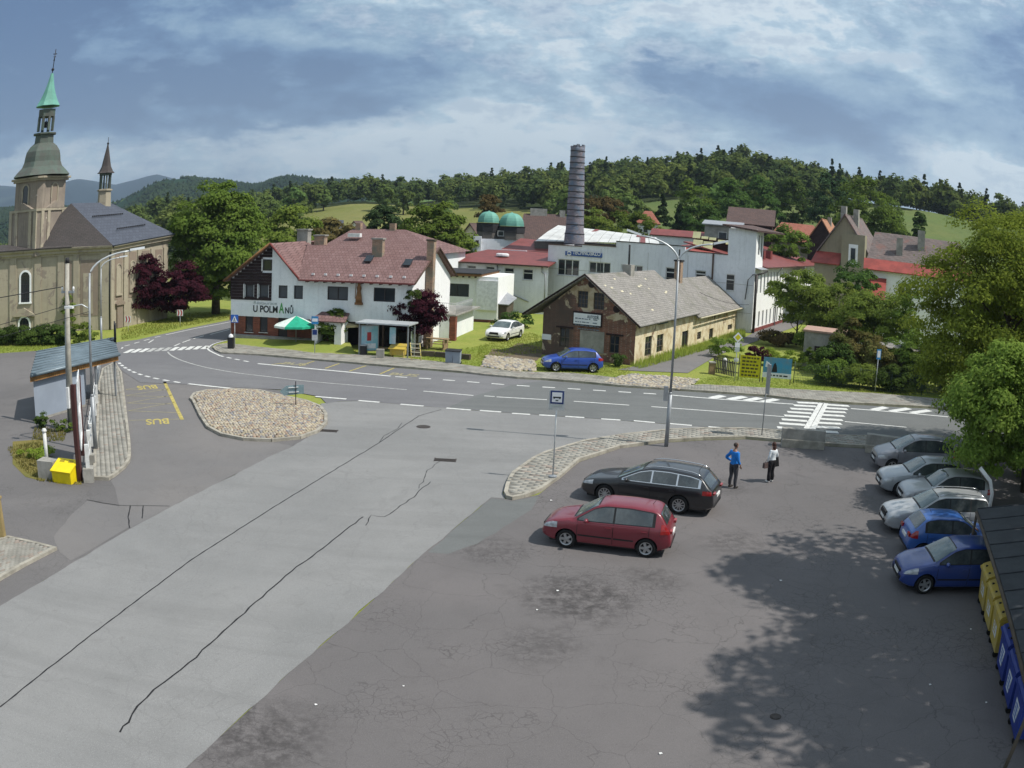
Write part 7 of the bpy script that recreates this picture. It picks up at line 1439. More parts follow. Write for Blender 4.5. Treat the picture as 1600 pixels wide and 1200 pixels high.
def car_by_wheels(kind, label, cat, pm, front, rear, side=1, **k):
    """front/rear = ground points of the near side wheels; side=+1: the car's left side faces us"""
    S = SPEC[kind]; f = Vector(front); b = Vector(rear); mid = (f+b)/2; h = math.atan2((f-b).y, (f-b).x); d = Vector((math.cos(h), math.sin(h))); nl = Vector((-d.y, d.x))*side
    cx_off = S['L']/2-(S['fo']+S['wb']/2)      # wheelbase centre relative to body centre along +x
    c = mid-nl*(S['W']/2-.03)-d*cx_off
    return car(kind, label, cat, pm, (c.x, c.y, 0), h, **k)
def car_at(kind, label, cat, pm, nose, heading, rear=False, **k):
    S = SPEC[kind]; h = R(heading); d = Vector((math.cos(h), math.sin(h))); c = Vector(nose)-d*S['L']/2*(-1 if rear else 1); return car(kind, label, cat, pm, (c.x, c.y, 0), h, **k)
car_by_wheels('hatch_red', 'dark red five-door hatchback parked on the open lot nearest the camera', 'car', 'paint_red', (1.85, 24.96), (4.16, 24.28))
car_by_wheels('estate_black', 'black estate car with chrome window frame and roof rails beside the red hatchback', 'car', 'paint_black', (3.4, 29.53), (5.93, 28.4))
car_by_wheels('hatch_blue', 'bright blue hatchback on the grass before the derelict house', 'car', 'paint_blue', (2.87, 56.56), (5.17, 56.8))
car_at('liftback_white', 'white liftback standing on the grass yard between annexe and derelict house', 'car', 'paint_carwhite', (-1.62, 69.69), -112)
HD = 168.5
car_at('hatch_blue', 'dark blue hatchback in the right-hand row, nearest the bins', 'car', 'paint_navy', (11.66, 21.77), HD)
car_at('hatch_clio', 'blue hatchback reversed into the row, tail lamp facing the lot', 'car', 'paint_midblue', (13.07, 24.38), HD+180, rear=True)
car_at('estate_silver', 'silver estate with roof rails next to the reversed blue hatchback', 'car', 'paint_silver2', (13.3, 26.87), HD)
car_at('hatch_golf', 'pale silver hatchback set back between two silver cars', 'car', 'paint_silver2', (15.22, 29.43), HD)
car_at('hatch_golf', 'silver-blue hatchback under the branches, second from the concrete barrier', 'car', 'paint_silver', (15.06, 31.4), HD)
car_at('mpv', 'grey people carrier under the branches beside the second concrete barrier', 'car', 'paint_grey', (16.31, 34.96), HD)

# ------------------------------------------------------------------ street furniture
mat('galv', (.33, .35, .37), .5, .4, .4, var=.12, nscale=2); mat('galv_light', (.55, .57, .58), .4, .4, .3, var=.08); mat('pole_concrete', (.40, .38, .33), .9, .2, var=.15, nscale=3, streak=.3)
mat('sign_blue', (.03, .12, .45), .45, .4, var=.05); mat('sign_cyan', (.03, .22, .48), .45, .4, var=.05); mat('navy', (.015, .04, .17), .5); mat('sign_red', (.5, .03, .025), .5); mat('banner_yellow', (.62, .56, .02), .6, .2, var=.1, nscale=2)
mat('bin_yellow', (.50, .36, .05), .6, .3, col2=(.38, .30, .12), nscale=2); mat('bin_blue', (.025, .05, .27), .5, .4, var=.15, nscale=2); mat('grit_yellow', (.78, .60, .01), .5, .3, var=.06); mat('yellow_wood', (.60, .50, .16), .7)
mat('post_white', (.68, .68, .66), .6, var=.12, fine=.2); mat('brown_post', (.075, .028, .026), .7); mat('panel_grey', (.27, .31, .37), .6, .2, var=.06, nscale=.6); mat('zinc_blue', (.15, .195, .225), .45, .4, .2, var=.12, nscale=1.0)
mat('larch', (.36, .19, .07), .65, .2, var=.2, nscale=2, streak=.4); mat('gate_wood', (.36, .27, .12), .8, .2, col2=(.22, .17, .08), nscale=2, streak=.4); mat('roof_felt', (.030, .033, .038), .75, .35, col2=(.045, .05, .055), nscale=1.5, fine=.2, fscale=40)
mat('parasol_green', (.02, .36, .22), .7); mat('parasol_cream', (.62, .52, .30), .8, var=.12); mat('parasol_white', (.72, .80, .74), .7); mat('litter', (.75, .75, .73), .8); mat('poster_a', (.22, .50, .58), .35, .5, col2=(.50, .56, .62), nscale=1.3); mat('poster_red', (.42, .05, .05), .4); mat('poster_white', (.75, .78, .8), .4)
mat('picket', (.10, .088, .075), .85, var=.2, nscale=3); mat('mesh_green', (.06, .09, .07), .6, .3, .3); mat('bench_wood', (.30, .21, .12), .8); mat('skin', (.46, .27, .19), .55, .3, var=.05); mat('skin_dark', (.30, .16, .11), .55, .3, var=.05)
mat('shirt_blue', (.02, .20, .62), .8, .2, var=.12, nscale=5); mat('trousers_grey', (.055, .055, .065), .85); mat('shirt_white', (.66, .70, .73), .8, .2, var=.08, nscale=6); mat('trousers_black', (.016, .014, .017), .8); mat('hair_brown', (.06, .025, .018), .7); mat('hair_dark', (.05, .035, .028), .7); mat('shoe_dark', (.03, .025, .022), .6); mat('shoe_white', (.72, .70, .68), .6); mat('bag_brown', (.10, .07, .065), .6); mat('bag_black', (.012, .012, .013), .5)
def lamp(P, h, arms, label, r=.085, grp='street lamps'):
    t = thing('street_lamp', label, 'street lamp', P, 0, grp)
    m = MB(); m.cyl((0, 0, 0), (0, 0, 2.4), r*1.25, r*1.2); m.cyl((0, 0, 2.4), (0, 0, 2.5), r*1.2, r*.8); m.cyl((0, 0, 2.5), (0, 0, h), r*.8, r*.55); m.build('pole', MATS['galv'], t)
    for a, L, up, tilt in arms:
        d = Vector((math.cos(R(a)), math.sin(R(a)))); m = MB(); pts = [(0, 0, h-.1)]
        for k in range(1, 9): q = k/8; e = L*(1-math.cos(q*math.pi/2))*.9+.1*L*q; zz_ = h-.1+up*math.sin(q*math.pi/2*.95); pts.append((d.x*e, d.y*e, zz_))
        m.tube(pts, .05, 8, .035); ar = m.build('arm', MATS['galv_light'], t)
        e = pts[-1]; m = MB(); m.M = Matrix.Translation(e) @ Matrix.Rotation(R(a), 4, 'Z') @ Matrix.Rotation(R(-tilt), 4, 'Y'); m.xprism([(-.13, 0), (.13, 0), (.10, .09), (-.10, .09)], -.05, .62); m.build('lamp_head', MATS['galv_light'], ar)
    return t
ld = R(0)
lamp((7.05, 37.93), 8.45, [(172, 1.75, 1.0, 16), (-8, 1.6, .85, 14)], 'tall double-armed street lamp at the edge of the parking lot', .078)
lamp((-17.66, 32.08), 7.6, [(28, 1.9, .95, 6)], 'tall street lamp on the left pavement, arm reaching over the road', .085)
lamp((-31.54, 59.32), 6.3, [(28, 1.6, .75, 6)], 'farther street lamp by the church corner', .08)
tl = bpy.data.objects['street_lamp.001']
m = MB(); m.tube([(0, 0, 6.1), (-.35, -.12, 6.3), (-.75, -.28, 6.25)], .03, 6); q = m.build('side_arm', MATS['galv_light'], tl); m = MB(); m.box(-1.15, -.7, -.42, -.22, 6.16, 6.26); m.build('side_lamp', MATS['letter_white'], q)
lr = bpy.data.objects['street_lamp']; m = MB(); m.box(-.30, -.12, -.09, .09, 2.1, 2.75); m.build('switch_box', MATS['galv'], lr)
# utility pole with wires
P_ = (-20.67, 35.18); up = thing('utility_pole', 'thick double concrete utility pole with insulators beside the shelter', 'pole', P_); m = MB(); m.cyl((0, 0, 0), (-.05, 0, 7.9), .16, .11, 10); m.build('post', MATS['pole_concrete'], up)
m = MB(); m.cyl((-.26, .05, 0), (-.12, .05, 7.2), .07, .06, 8); m.build('stay_post', MATS['galv'], up)
m = MB(); m.box(-.38, .38, -.06, .06, 6.5, 6.6); m.build('crossarm', MATS['galv'], up)
for sx in (-.34, .34): m = MB(); m.lathe([(.03, 6.6), (.06, 6.68), (.06, 6.75), (.03, 6.8)], 8, (sx, 0)); m.build('insulator', MATS['letter_white'], up)
m = MB(); m.box(-.12, .02, -.28, -.14, 1.1, 2.1); m.build('meter_box', MATS['letter_white'], up); m = MB(); m.cyl((-.05, 0, 7.9), (-.05, 0, 8.15), .12, .1); m.build('cap', MATS['tar_black'], up)
def wire(a, b, sag, lab, r=.012, grp='overhead wires'):
    a, b = Vector(a), Vector(b); m = MB(); m.tube([a.lerp(b, k/12)-Vector((0, 0, sag*4*(k/12)*(1-k/12))) for k in range(13)], r, 4); tag(m.build('wire', MATS['tar_black'], None), lab, 'wire', grp)
pz_ = (P_[0], P_[1], 7.1)
wire((P_[0]-.3, P_[1], 6.8), (P_[0]-18, P_[1]-8, 6.0), .3, 'upper overhead wire running left from the utility pole', .022); wire((P_[0]+.3, P_[1], 6.0), (P_[0]-16, P_[1]-7, 3.6), .35, 'lower overhead wire sloping left across the church front', .014)
wire(((-17.66, 32.08)[0], (-17.66, 32.08)[1], 6.0), (P_[0]-14, P_[1]-9, 3.2), .3, 'thin service wire from the left street lamp past the shelter roof', .012)
wire((*(Vector(HA)+dr(61)*15)[:], 4.5), (*(Vector(FC)+dr(-25)*-.3)[:], 2.8), .3, 'service wire crossing the derelict house roof to the factory corner', .02)
# signs
def sign_post(P, h, label, cat='sign', r=.03, rot=0, mt='galv_light', foot=False):
    t = thing('road_sign', label, cat, P, rot); m = MB(); m.cyl((0, 0, 0), (0, 0, h), r, n=8); m.build('post', MATS[mt], t)
    if foot: m = MB(); m.lathe([(.16, 0), (.16, .05), (.05, .09)], 10); m.build('foot', MATS['galv'], t)
    return t
def plate(t, w_, z0, z1, mt, name='plate', y=-.045, th=.01, x=0): m = MB(); m.box(x-w_/2, x+w_/2, y-th, y, z0, z1); return m.build(name, MATS[mt], t)
bs = sign_post((1.69, 32.18), 3.35, 'bus stop sign on the near pavement island, blue frame with bus pictogram', rot=R(-6), foot=True)
bs.location.z = .12
pf = plate(bs, .60, 2.62, 3.38, 'galv_light', 'back_plate'); plate(bs, .50, 2.86, 3.35, 'navy', 'frame', -.056, .006); plate(bs, .38, 2.92, 3.29, 'white_sign', 'field', -.063, .004)
m = MB(); m.box(-.15, .15, -.071, -.068, 3.08, 3.13); m.box(-.13, -.08, -.071, -.068, 3.05, 3.08); m.box(.08, .13, -.071, -.068, 3.05, 3.08); m.box(-.05, .05, -.071, -.068, 2.97, 3.01); m.build('pictogram', MATS['letter_dark'], bs, kind='stuff')
m = MB(); m.box(-.25, .2, -.06, -.056, 2.75, 2.81); m.box(-.27, -.15, -.06, -.056, 2.66, 2.70); m.build('stop_name', MATS['letter_grey'], bs, kind='stuff')
sg = sign_post((12.28, 40.2), 2.8, 'thin sign post before the zebra crossing, panel seen edge-on', mt='galv', r=.028); sg.location.z = .12; plate(sg, .07, 2.1, 3.55, 'galv', 'panel', .02, .5)
# arrow board on the island
ib = sign_post((-10.87, 42.23), 1.25, 'small blue-grey direction board low on the cobbled island, seen from behind', rot=R(8), mt='tar_black', r=.025); ib.location.z = .2
m = MB(); m.yprism([(-.85, .72), (-.62, .50), (.42, .62), (.42, 1.08), (-.5, 1.0)], .03, .05); m.build('board_back', mat('board_grey', (.22, .31, .34), .6, var=.08), ib)
for z0 in (.68, .92): m = MB(); m.M = Matrix.Rotation(R(-5), 4, 'Y'); m.box(-.3, .22, -.01, .028, z0, z0+.04); m.build('rail', MATS['letter_white'], ib)
# pedestrian crossing sign and bin by the guest house corner
cs = sign_post((-20.59, 61.25), 2.55, 'blue square pedestrian crossing sign at the guest house corner'); plate(cs, .6, 1.95, 2.55, 'sign_blue'); m = MB(); m.yprism([(-.24, 2.0), (.24, 2.0), (0, 2.48)], -.062, -.057); m.build('white_triangle', MATS['white_sign'], cs); m = MB(); m.tube([(-.1, -.066, 2.03), (0, -.066, 2.2), (.08, -.066, 2.04)], .018, 4); m.tube([(0, -.066, 2.2), (.0, -.066, 2.33)], .022, 4); m.build('walker', MATS['letter_dark'], cs)
lb = thing('litter_bin', 'black litter bin beside the pedestrian crossing sign', 'bin', (-20.68, 60.59)); m = MB(); m.prism([(-.22, -.18), (.22, -.18), (.22, .18), (-.22, .18)], .12, .95); m.build('bin_body', MATS['black_metal'], lb); m = MB(); m.lathe([(.2, .96), (.17, 1.1), (.05, 1.2)], 10); m.build('hood', MATS['letter_white'], lb)
bt = sign_post((-13.91, 59.58), 2.5, 'bus stop sign with timetable box on the far pavement by the green parasol'); bt.location.z = .1; plate(bt, .5, 2.1, 2.65, 'sign_cyan'); plate(bt, .4, 2.28, 2.5, 'white_sign', 'field', -.057, .004); plate(bt, .42, .95, 1.75, 'galv_light', 'timetable'); plate(bt, .34, 1.35, 1.7, 'navy', 'timetable_head', -.057, .004)
for P_, lb_, hh_ in (((-33.8, 69.17), 'left red and white chevron sign on the bend below the church', .95), ((-30.12, 73.23), 'right red and white chevron sign on the bend beside the plum trees', 1.1)):
    c = sign_post(P_, hh_, lb_, r=.03); plate(c, .62, hh_-.15, hh_+.42, 'white_sign'); 
    for k in (-.16, .14): m = MB(); m.yprism([(k-.1, hh_-.13), (k+.02, hh_-.13), (k+.12, hh_+.135), (k+.02, hh_+.40), (k-.1, hh_+.40), (k, hh_+.135)], -.062, -.056); m.build('chevron', MATS['sign_red'], c)
pr_ = sign_post((14.77, 55.98), 3.2, 'slim post with priority diamond and two small plates left of the yellow banner'); m = MB(); m.M = Matrix.Translation((0, -.05, 2.95)) @ Matrix.Rotation(R(45), 4, 'Y'); m.box(-.24, .24, -.01, 0, -.24, .24); m.build('diamond', MATS['white_sign'], pr_); m = MB(); m.M = Matrix.Translation((0, -.063, 2.95)) @ Matrix.Rotation(R(45), 4, 'Y'); m.box(-.15, .15, -.004, 0, -.15, .15); m.build('diamond_centre', MATS['banner_yellow'], pr_)
plate(pr_, .34, 2.28, 2.6, 'white_sign'); plate(pr_, .34, 1.98, 2.26, 'letter_grey', 'plate'); m = MB(); m.lathe([(.16, 1.3), (.2, 1.42), (.16, 1.55)], 10, sx=.9, sy=.3); m.build('mirror_back', MATS['galv_light'], pr_)
s3 = sign_post((24.82, 54.33), 2.9, 'blue pedestrian crossing sign on tilted post before the shrubs', r=.032); plate(s3, .34, 2.25, 2.95, 'sign_cyan'); plate(s3, .24, 2.38, 2.85, 'white_sign', 'field', -.057, .004)
# banner boards on the fence
A_ = (15.09, 56.52); yb = thing('yellow_banner', 'yellow banner with rows of dark lettering on the garden fence', 'banner', A_, R(-14)); m = MB(); bw, b0, b1 = 1.54, .22, 1.72
m.box(.12, bw, -.02, 0, b0, b1); m.build('banner_sheet', MATS['banner_yellow'], yb)
for xx in (.06, bw+.02): m = MB(); m.box(xx-.03, xx+.03, .0, .06, 0, 1.78); m.build('post', MATS['picket'], yb)
random.seed(2)
for r_ in range(6):
    m = MB(); x = .25
    while x < bw-.25: w_ = random.uniform(.12, .26); m.box(x, min(x+w_, bw-.12), -.026, -.021, b1-.22-r_*.235, b1-.10-r_*.235); x += w_+.06
    m.build('printed_row', mat('print_brown', (.10, .09, .02), .7), yb, kind='stuff')
A_ = (16.74, 55.96); bb_ = thing('blue_banner', 'blue and white picture banner with dark tent shape right of the yellow one', 'banner', A_, R(-14)); bw = 1.98
m = MB(); m.box(0, bw, -.02, 0, .72, 1.75); m.build('banner_sheet', mat('banner_blue', (.05, .28, .46), .5, .3, col2=(.16, .24, .26), nscale=1.3), bb_); m = MB(); m.box(-.02, bw+.02, -.035, -.004, .38, .718); m.build('white_strip', MATS['white_sign'], bb_)
m = MB(); m.yprism([(bw*.3, .78), (bw*.5, .78), (bw*.47, 1.2), (bw*.42, 1.42), (bw*.36, 1.3)], -.03, -.021); m.build('dark_shape', MATS['trim'], bb_); m = MB(); m.yprism([(bw*.06, 1.1), (bw*.2, 1.05), (bw*.22, 1.35), (bw*.1, 1.5)], -.03, -.021); m.build('light_shape', MATS['poster_white'], bb_)
m = MB(); x = .3
while x < bw-.3: w_ = random.uniform(.1, .3); m.box(x, min(bw-.1, x+w_), -.04, -.036, .5, .6); x += w_+.08
m.build('printed_row', MATS['letter_dark'], bb_, kind='stuff')
for xx in (.02, bw-.02): m = MB(); m.box(xx-.03, xx+.03, .0, .06, 0, 1.8); m.build('post', MATS['picket'], bb_)
# picket fence, pillar, white pillar box, green wire fence
pk = thing('picket_fence', 'weathered wooden picket fence beside the lane mouth', 'fence', (13.91, 58.97), aim((13.91, 58.97), (15.22, 57.04))); Lk = math.dist((13.91, 58.97), (15.22, 57.04))
for k in range(int(Lk/.16)): m = MB(); hk = 1.15+.08*math.sin(k*1.7); m.box(k*.16, k*.16+.10, -.02, .0, .08, hk); m.build('picket', MATS['picket'], pk)
for z in (.35, .95): m = MB(); m.box(0, Lk, .002, .05, z, z+.07); m.build('rail', MATS['picket'], pk)
pt = thing('stone_pillar', 'low brick pillar at the end of the picket fence', 'pillar', (13.75, 58.67)); m = MB(); m.box(-.2, .2, -.2, .2, 0, .75); m.build('pillar_body', MATS['bench_wood'], pt); m = MB(); m.box(-.24, .24, -.24, .24, .752, .83); m.build('cap', MATS['concrete'], pt)
wp = thing('marker_post', 'stout white rounded post in front of the picket fence', 'post', (14.79, 59.2)); m = MB(); m.lathe([(.17, 0), (.17, .85), (.15, .97), (.08, 1.05), (.02, 1.07)], 12, smooth=True); m.build('post_body', MATS['post_white'], wp); m = MB(); m.box(-.03, .03, -.19, -.165, .45, .85); m.build('dark_stripe', MATS['trim'], wp)
FA, FB = (19.16, 56.28), (29.91, 53.11)
gf = thing('wire_fence', 'dark green wire mesh fence along the verge right of the banners', 'fence', FA, aim(FA, FB)); Lf = math.dist(FA, FB)
k = 0
while k*2.4 < Lf: m = MB(); m.cyl((k*2.4, 0, 0), (k*2.4, 0, 1.5), .03, n=6); m.build('post', MATS['mesh_green'], gf); k += 1
m = MB()
for k in range(int(Lf/.12)): m.box(k*.12, k*.12+.012, -.006, .006, .05, 1.42)
for k in range(9): m.box(0, Lf, -.007, .007, .06+k*.165, .075+k*.165)
m.build('wire_mesh', MATS['mesh_green'], gf, kind='stuff')
# concrete barriers
for i, (a, b, lb_) in enumerate((((12.8, 38.43), (14.91, 37.97), 'concrete barrier block facing the zebra crossing, nearest the woman'), ((17.04, 37.66), (18.67, 36.87), 'second concrete barrier block, behind the grey people carrier'))):
    L_b = math.dist(a, b); t = thing('concrete_barrier', lb_, 'barrier', a, aim(a, b), 'concrete barrier blocks at the edge of the lot'); m = MB(); m.xprism([(-.02, 0), (.48, 0), (.44, .88), (.05, .88)], 0, L_b); m.build('barrier_block', MATS['concrete'], t); m = MB(); m.xprism([(-.05, 0), (-.022, 0), (.0, .40), (-.03, .36)], .02, L_b-.02); m.build('lower_lip', MATS['kerb'], t)
# ---- shelter with blue-grey sheet roof on the left, its boards and railing
S0, S1 = (-22.94, 35.05), (-21.15, 35.58)

sh_ = thing('bus_shelter', 'grey panelled bus shelter with blue-grey ribbed roof and larch fascia', 'bus shelter', S0)
EV_ = [(-23.57, 35.69), (-21.53, 42.72), (-23.29, 45.52), (-25.81, 39.96)]   # eave left, eave right, ridge right, ridge left
e0, e1, r1, r0 = [Vector(p) for p in EV_]; lo = lambda v, z: Vector((v.x-sh_.location.x, v.y-sh_.location.y, z))
A0, A1, B1, B0 = lo(e0, 2.42), lo(e1, 2.42), lo(r1, 2.95), lo(r0, 2.95)
m = MB(); m.slab([A0, A1, B1, B0], .07); rf_ = m.build('roof', MATS['zinc_blue'], sh_)
for k in range(9):
    t = (k+.5)/9; a, b = A0.lerp(B0, t), A1.lerp(B1, t); m = MB(); m.tube([a+Vector((0, 0, .02)), b+Vector((0, 0, .02))], .045, 4); m.build('roof_rib', MATS['zinc_blue'], rf_)
dx = (A1-A0).normalized(); nn = Vector((dx.y, -dx.x, 0)); m = MB(); m.tube([A0+nn*.06, A1+nn*.06], .09, 8); m.build('gutter', MATS['zinc_blue'], sh_)
Ls = (A1-A0).length; nb_ = int(Ls/.15)
for k in range(nb_):
    a = A0+dx*(Ls*k/nb_+.01)-nn*.04; b = A0+dx*(Ls*(k+1)/nb_-.01)-nn*.04; m = MB(); m.prism([(a.x, a.y), (b.x, b.y), ((b-nn*.025).x, (b-nn*.025).y), ((a-nn*.025).x, (a-nn*.025).y)], 2.08, 2.38); m.build('fascia_board', MATS['larch'], sh_)
wl_ = [A0+dx*.45-nn*.3, A0+dx*(Ls*.62)-nn*.3]; bk = (B0-A0); bk.z = 0
m = MB(); a, b = wl_; c = b+bk*.85; d = a+bk*.85; m.prism([(a.x, a.y), (b.x, b.y), (c.x, c.y), (d.x, d.y)], .12, 2.3); m.build('wall', MATS['panel_grey'], sh_); m = MB(); m.prism([((a+nn*.02).x, (a+nn*.02).y), ((b+nn*.02).x, (b+nn*.02).y), ((c).x, (c).y), ((d).x, (d).y)], 0, .118); m.build('plinth', MATS['concrete'], sh_)
for f in (.75, .98): q = A0+dx*(Ls*f)-nn*.25; m = MB(); m.box(q.x-.05, q.x+.05, q.y-.05, q.y+.05, 0, 2.35); m.build('post', MATS['galv'], sh_)
q = A1-dx*.5+bk*.55
m = MB()
for k in range(4): m.box(q.x-.55, q.x+.05, q.y-.04+k*.16, q.y-.01+k*.16, 2.80+k*.05, 2.84+k*.05)
m.build('roof_ladder', MATS['black_metal'], sh_, kind='stuff'); m = MB(); m.cyl((q.x+.1, q.y+.1, 2.7), (q.x+.1, q.y+.1, 4.0), .05); m.cyl((q.x+.22, q.y+.02, 2.7), (q.x+.22, q.y+.02, 3.9), .04); m.build('flue_pipe', MATS['black_metal'], sh_, kind='stuff')
# advertising hoarding on brown post
hp = thing('hoarding', 'tall white-framed advertising hoarding on a dark brown post, seen edge-on', 'hoarding', (-16.25, 27.89)); m = MB(); m.box(-.09, .09, -.09, .09, 0, 3.75); m.build('post', MATS['brown_post'], hp)
hb = (-16.55, 28.7); he = (-19.04, 33.39); dv = (Vector(he)-Vector(hb)).normalized(); m = MB(); a = Vector(hb)-Vector((-16.25, 27.89))
def hq(s, z): return (a.x+dv.x*s, a.y+dv.y*s, z)
nv = Vector((dv.y, -dv.x))*.03
def board(z0a, z1a, s0, s1, name, mt, off=0):
    m = MB(); m.slab([(hq(s0, z0a)[0]+nv.x*off, hq(s0, z0a)[1]+nv.y*off, z0a), (hq(s1, z0a)[0]+nv.x*off, hq(s1, z0a)[1]+nv.y*off, z0a), (hq(s1, z1a)[0]+nv.x*off, hq(s1, z1a)[1]+nv.y*off, z1a), (hq(s0, z1a)[0]+nv.x*off, hq(s0, z1a)[1]+nv.y*off, z1a)], .04); return m.build(name, MATS[mt], hp)
board(1.0, 3.6, .15, 2.8, 'board', 'poster_white'); 
for z0, z1, s0, s1 in ((3.55, 3.68, .1, 2.85), (.95, 1.08, .1, 2.85), (1.0, 3.6, .08, .2), (1.0, 3.6, 2.75, 2.88), (2.2, 2.3, .2, 2.75)): board(z0, z1, s0, s1, 'frame_bar', 'letter_white', 1.6)
q = hq(2.95, 0); m = MB(); m.box(q[0]-.08, q[0]+.08, q[1]-.08, q[1]+.08, 0, 3.4); m.build('rear_post', MATS['brown_post'], hp)
# white concrete posts and tubular railing along the left pavement
RP0, RP1 = Vector((-15.88, 28.02)), Vector((-26.14, 48.94)); Lr_ = (RP1-RP0).length; rl = thing('pavement_railing', 'white posts and grey tube railing along the left pavement', 'railing', RP0[:], math.atan2((RP1-RP0).y, (RP1-RP0).x))
m = MB(); m.box(-.25, .30, -.22, .22, 0, .55); m.build('base_block', MATS['concrete'], rl); m = MB(); m.box(2.1, 2.5, -.2, .2, 0, .45); m.build('base_block', MATS['concrete'], rl)
for s in (0.0, 2.3, 5.0, 8.0, 11.0, 14.0): m = MB(); m.box(s-.09, s+.09, -.08, .08, .552 if s < 1 else 0.1, 1.45 if s < 3 else 1.1); m.build('post', MATS['post_white'], rl)
for z in (.65, 1.0): m = MB(); m.cyl((.05, 0, z), (Lr_, 0, z), .025, n=6); m.build('rail', MATS['galv_light'], rl)
for s in np.arange(5, Lr_, .9): m = MB(); m.cyl((s, .1, .1), (s, .1, 1.25), .02, n=6); m.build('baluster', MATS['galv_light'], rl)
gb = thing('grit_bin', 'bright yellow lidded grit bin by the foot of the hoarding', 'grit bin', (-16.87, 27.68), R(-3)); m = MB(); m.xprism([(-.3, 0), (.3, 0), (.34, .62), (-.34, .5)], -.48, .48); m.build('bin_body', MATS['grit_yellow'], gb); m = MB(); m.slab([(-.52, -.40, .49), (.52, -.40, .49), (.52, .38, .80), (-.52, .38, .80)], .06); ld_ = m.build('lid', MATS['grit_yellow'], gb)
for xx in (-.22, .22): m = MB(); m.slab([(xx-.12, .16, .722), (xx+.12, .16, .722), (xx+.12, .30, .778), (xx-.12, .30, .778)], .01); m.build('vent', mat('dull_yellow', (.35, .27, .02), .6), ld_)
cb2 = thing('concrete_block', 'rough concrete block with white pipe bollard beside the yellow grit bin', 'block', (-17.85, 27.88)); m = MB(); m.box(-.42, .42, -.25, .35, 0, .72); m.build('block', MATS['concrete'], cb2)
wb_ = thing('bollard', 'white pipe bollard with domed cap standing behind the concrete block', 'bollard', (-18.52, 28.89)); m = MB(); m.cyl((0, 0, 0), (0, 0, 1.55), .085, n=12); m.build('pipe', MATS['post_white'], wb_); m = MB(); m.lathe([(.11, 1.552), (.12, 1.6), (.08, 1.68), (.02, 1.7)], 12); m.build('cap', MATS['post_white'], wb_)
# timber gatepost at the left edge
gp2 = thing('gatepost', 'weathered timber gatepost at the left frame edge', 'gatepost', (-16.04, 21.19), R(15)); m = MB(); m.box(-.13, .13, -.13, .13, 0, 1.35); m.build('post_timber', MATS['gate_wood'], gp2); m = MB(); m.box(-.17, .17, -.17, .17, 1.352, 1.42); m.build('post_cap', MATS['gate_wood'], gp2)
m = MB(); m.box(-1.6, -.14, -.04, .04, .2, 1.1); m.build('gate_leaf', MATS['gate_wood'], gp2)
# ---- glass bus shelter in front of the guest house
G0 = (-10.76, 60.02); gs2 = thing('glass_shelter', 'glass bus shelter with illuminated poster side panel before the guest house', 'bus shelter', G0, R(-12))
gm = bpy.data.materials.new('shelter_glass'); gm.use_nodes = True; b_ = gm.node_tree.nodes['Principled BSDF']; b_.inputs['Base Color'].default_value = (.75, .85, .85, 1); b_.inputs['Transmission Weight'].default_value = 1; b_.inputs['Roughness'].default_value = .03; b_.inputs['IOR'].default_value = 1.05; MATS['shelter_glass'] = gm
for x, y in ((0, 0), (0, 1.5), (3.6, 1.5), (3.6, .1)): m = MB(); m.box(x-.04, x+.04, y-.04, y+.04, 0, 2.3); m.build('post', MATS['galv'], gs2)
m = MB(); m.box(-.2, 3.8, -.3, 1.65, 2.302, 2.40); m.build('roof', MATS['galv_light'], gs2)
for k in range(3): m = MB(); m.box(.06+k*1.18, 1.18+k*1.18, 1.49, 1.51, .25, 2.2); m.build('glass_pane', gm, gs2)
m = MB(); m.M = Matrix.Rotation(R(38), 4, 'Z'); m.box(.06, 1.42, -.07, .03, .3, 2.15); pp_ = m.build('poster_case', MATS['galv'], gs2)
m = MB(); m.M = Matrix.Rotation(R(38), 4, 'Z'); m.box(.14, 1.34, -.085, -.072, .38, 2.07); m.build('poster', MATS['poster_a'], pp_); m = MB(); m.M = Matrix.Rotation(R(38), 4, 'Z'); m.box(.55, .85, -.095, -.087, 1.05, 1.65); m.build('poster_figure', MATS['poster_red'], pp_); m = MB(); m.M = Matrix.Rotation(R(38), 4, 'Z'); m.box(.25, 1.2, -.095, -.087, .5, .85); m.build('poster_band', MATS['poster_white'], pp_)
m = MB(); m.box(1.0, 3.2, 1.0, 1.35, .45, .5); m.build('bench', MATS['bench_wood'], gs2)
m = MB(); m.box(2.2, 2.65, .2, .26, .95, 2.1); m.build('info_panel', MATS['poster_a'], gs2)
lb2 = thing('litter_bin', 'dark litter bin at the left front post of the glass bus shelter', 'bin', (G0[0]+.35, G0[1]-.15)); m = MB(); m.prism([(-.22, -.2), (.22, -.2), (.22, .2), (-.22, .2)], 0, .75); m.build('bin_body', MATS['black_metal'], lb2); m = MB(); m.box(-.24, .24, -.22, .22, .752, .8); m.build('rim', MATS['galv'], lb2)
cbx = thing('utility_cabinet', 'small concrete cabinet standing in front of the glass bus shelter', 'cabinet', (-9.04, 58.71)); m = MB(); m.box(-.27, .27, -.15, .15, 0, .72); m.build('cabinet_body', MATS['concrete'], cbx)
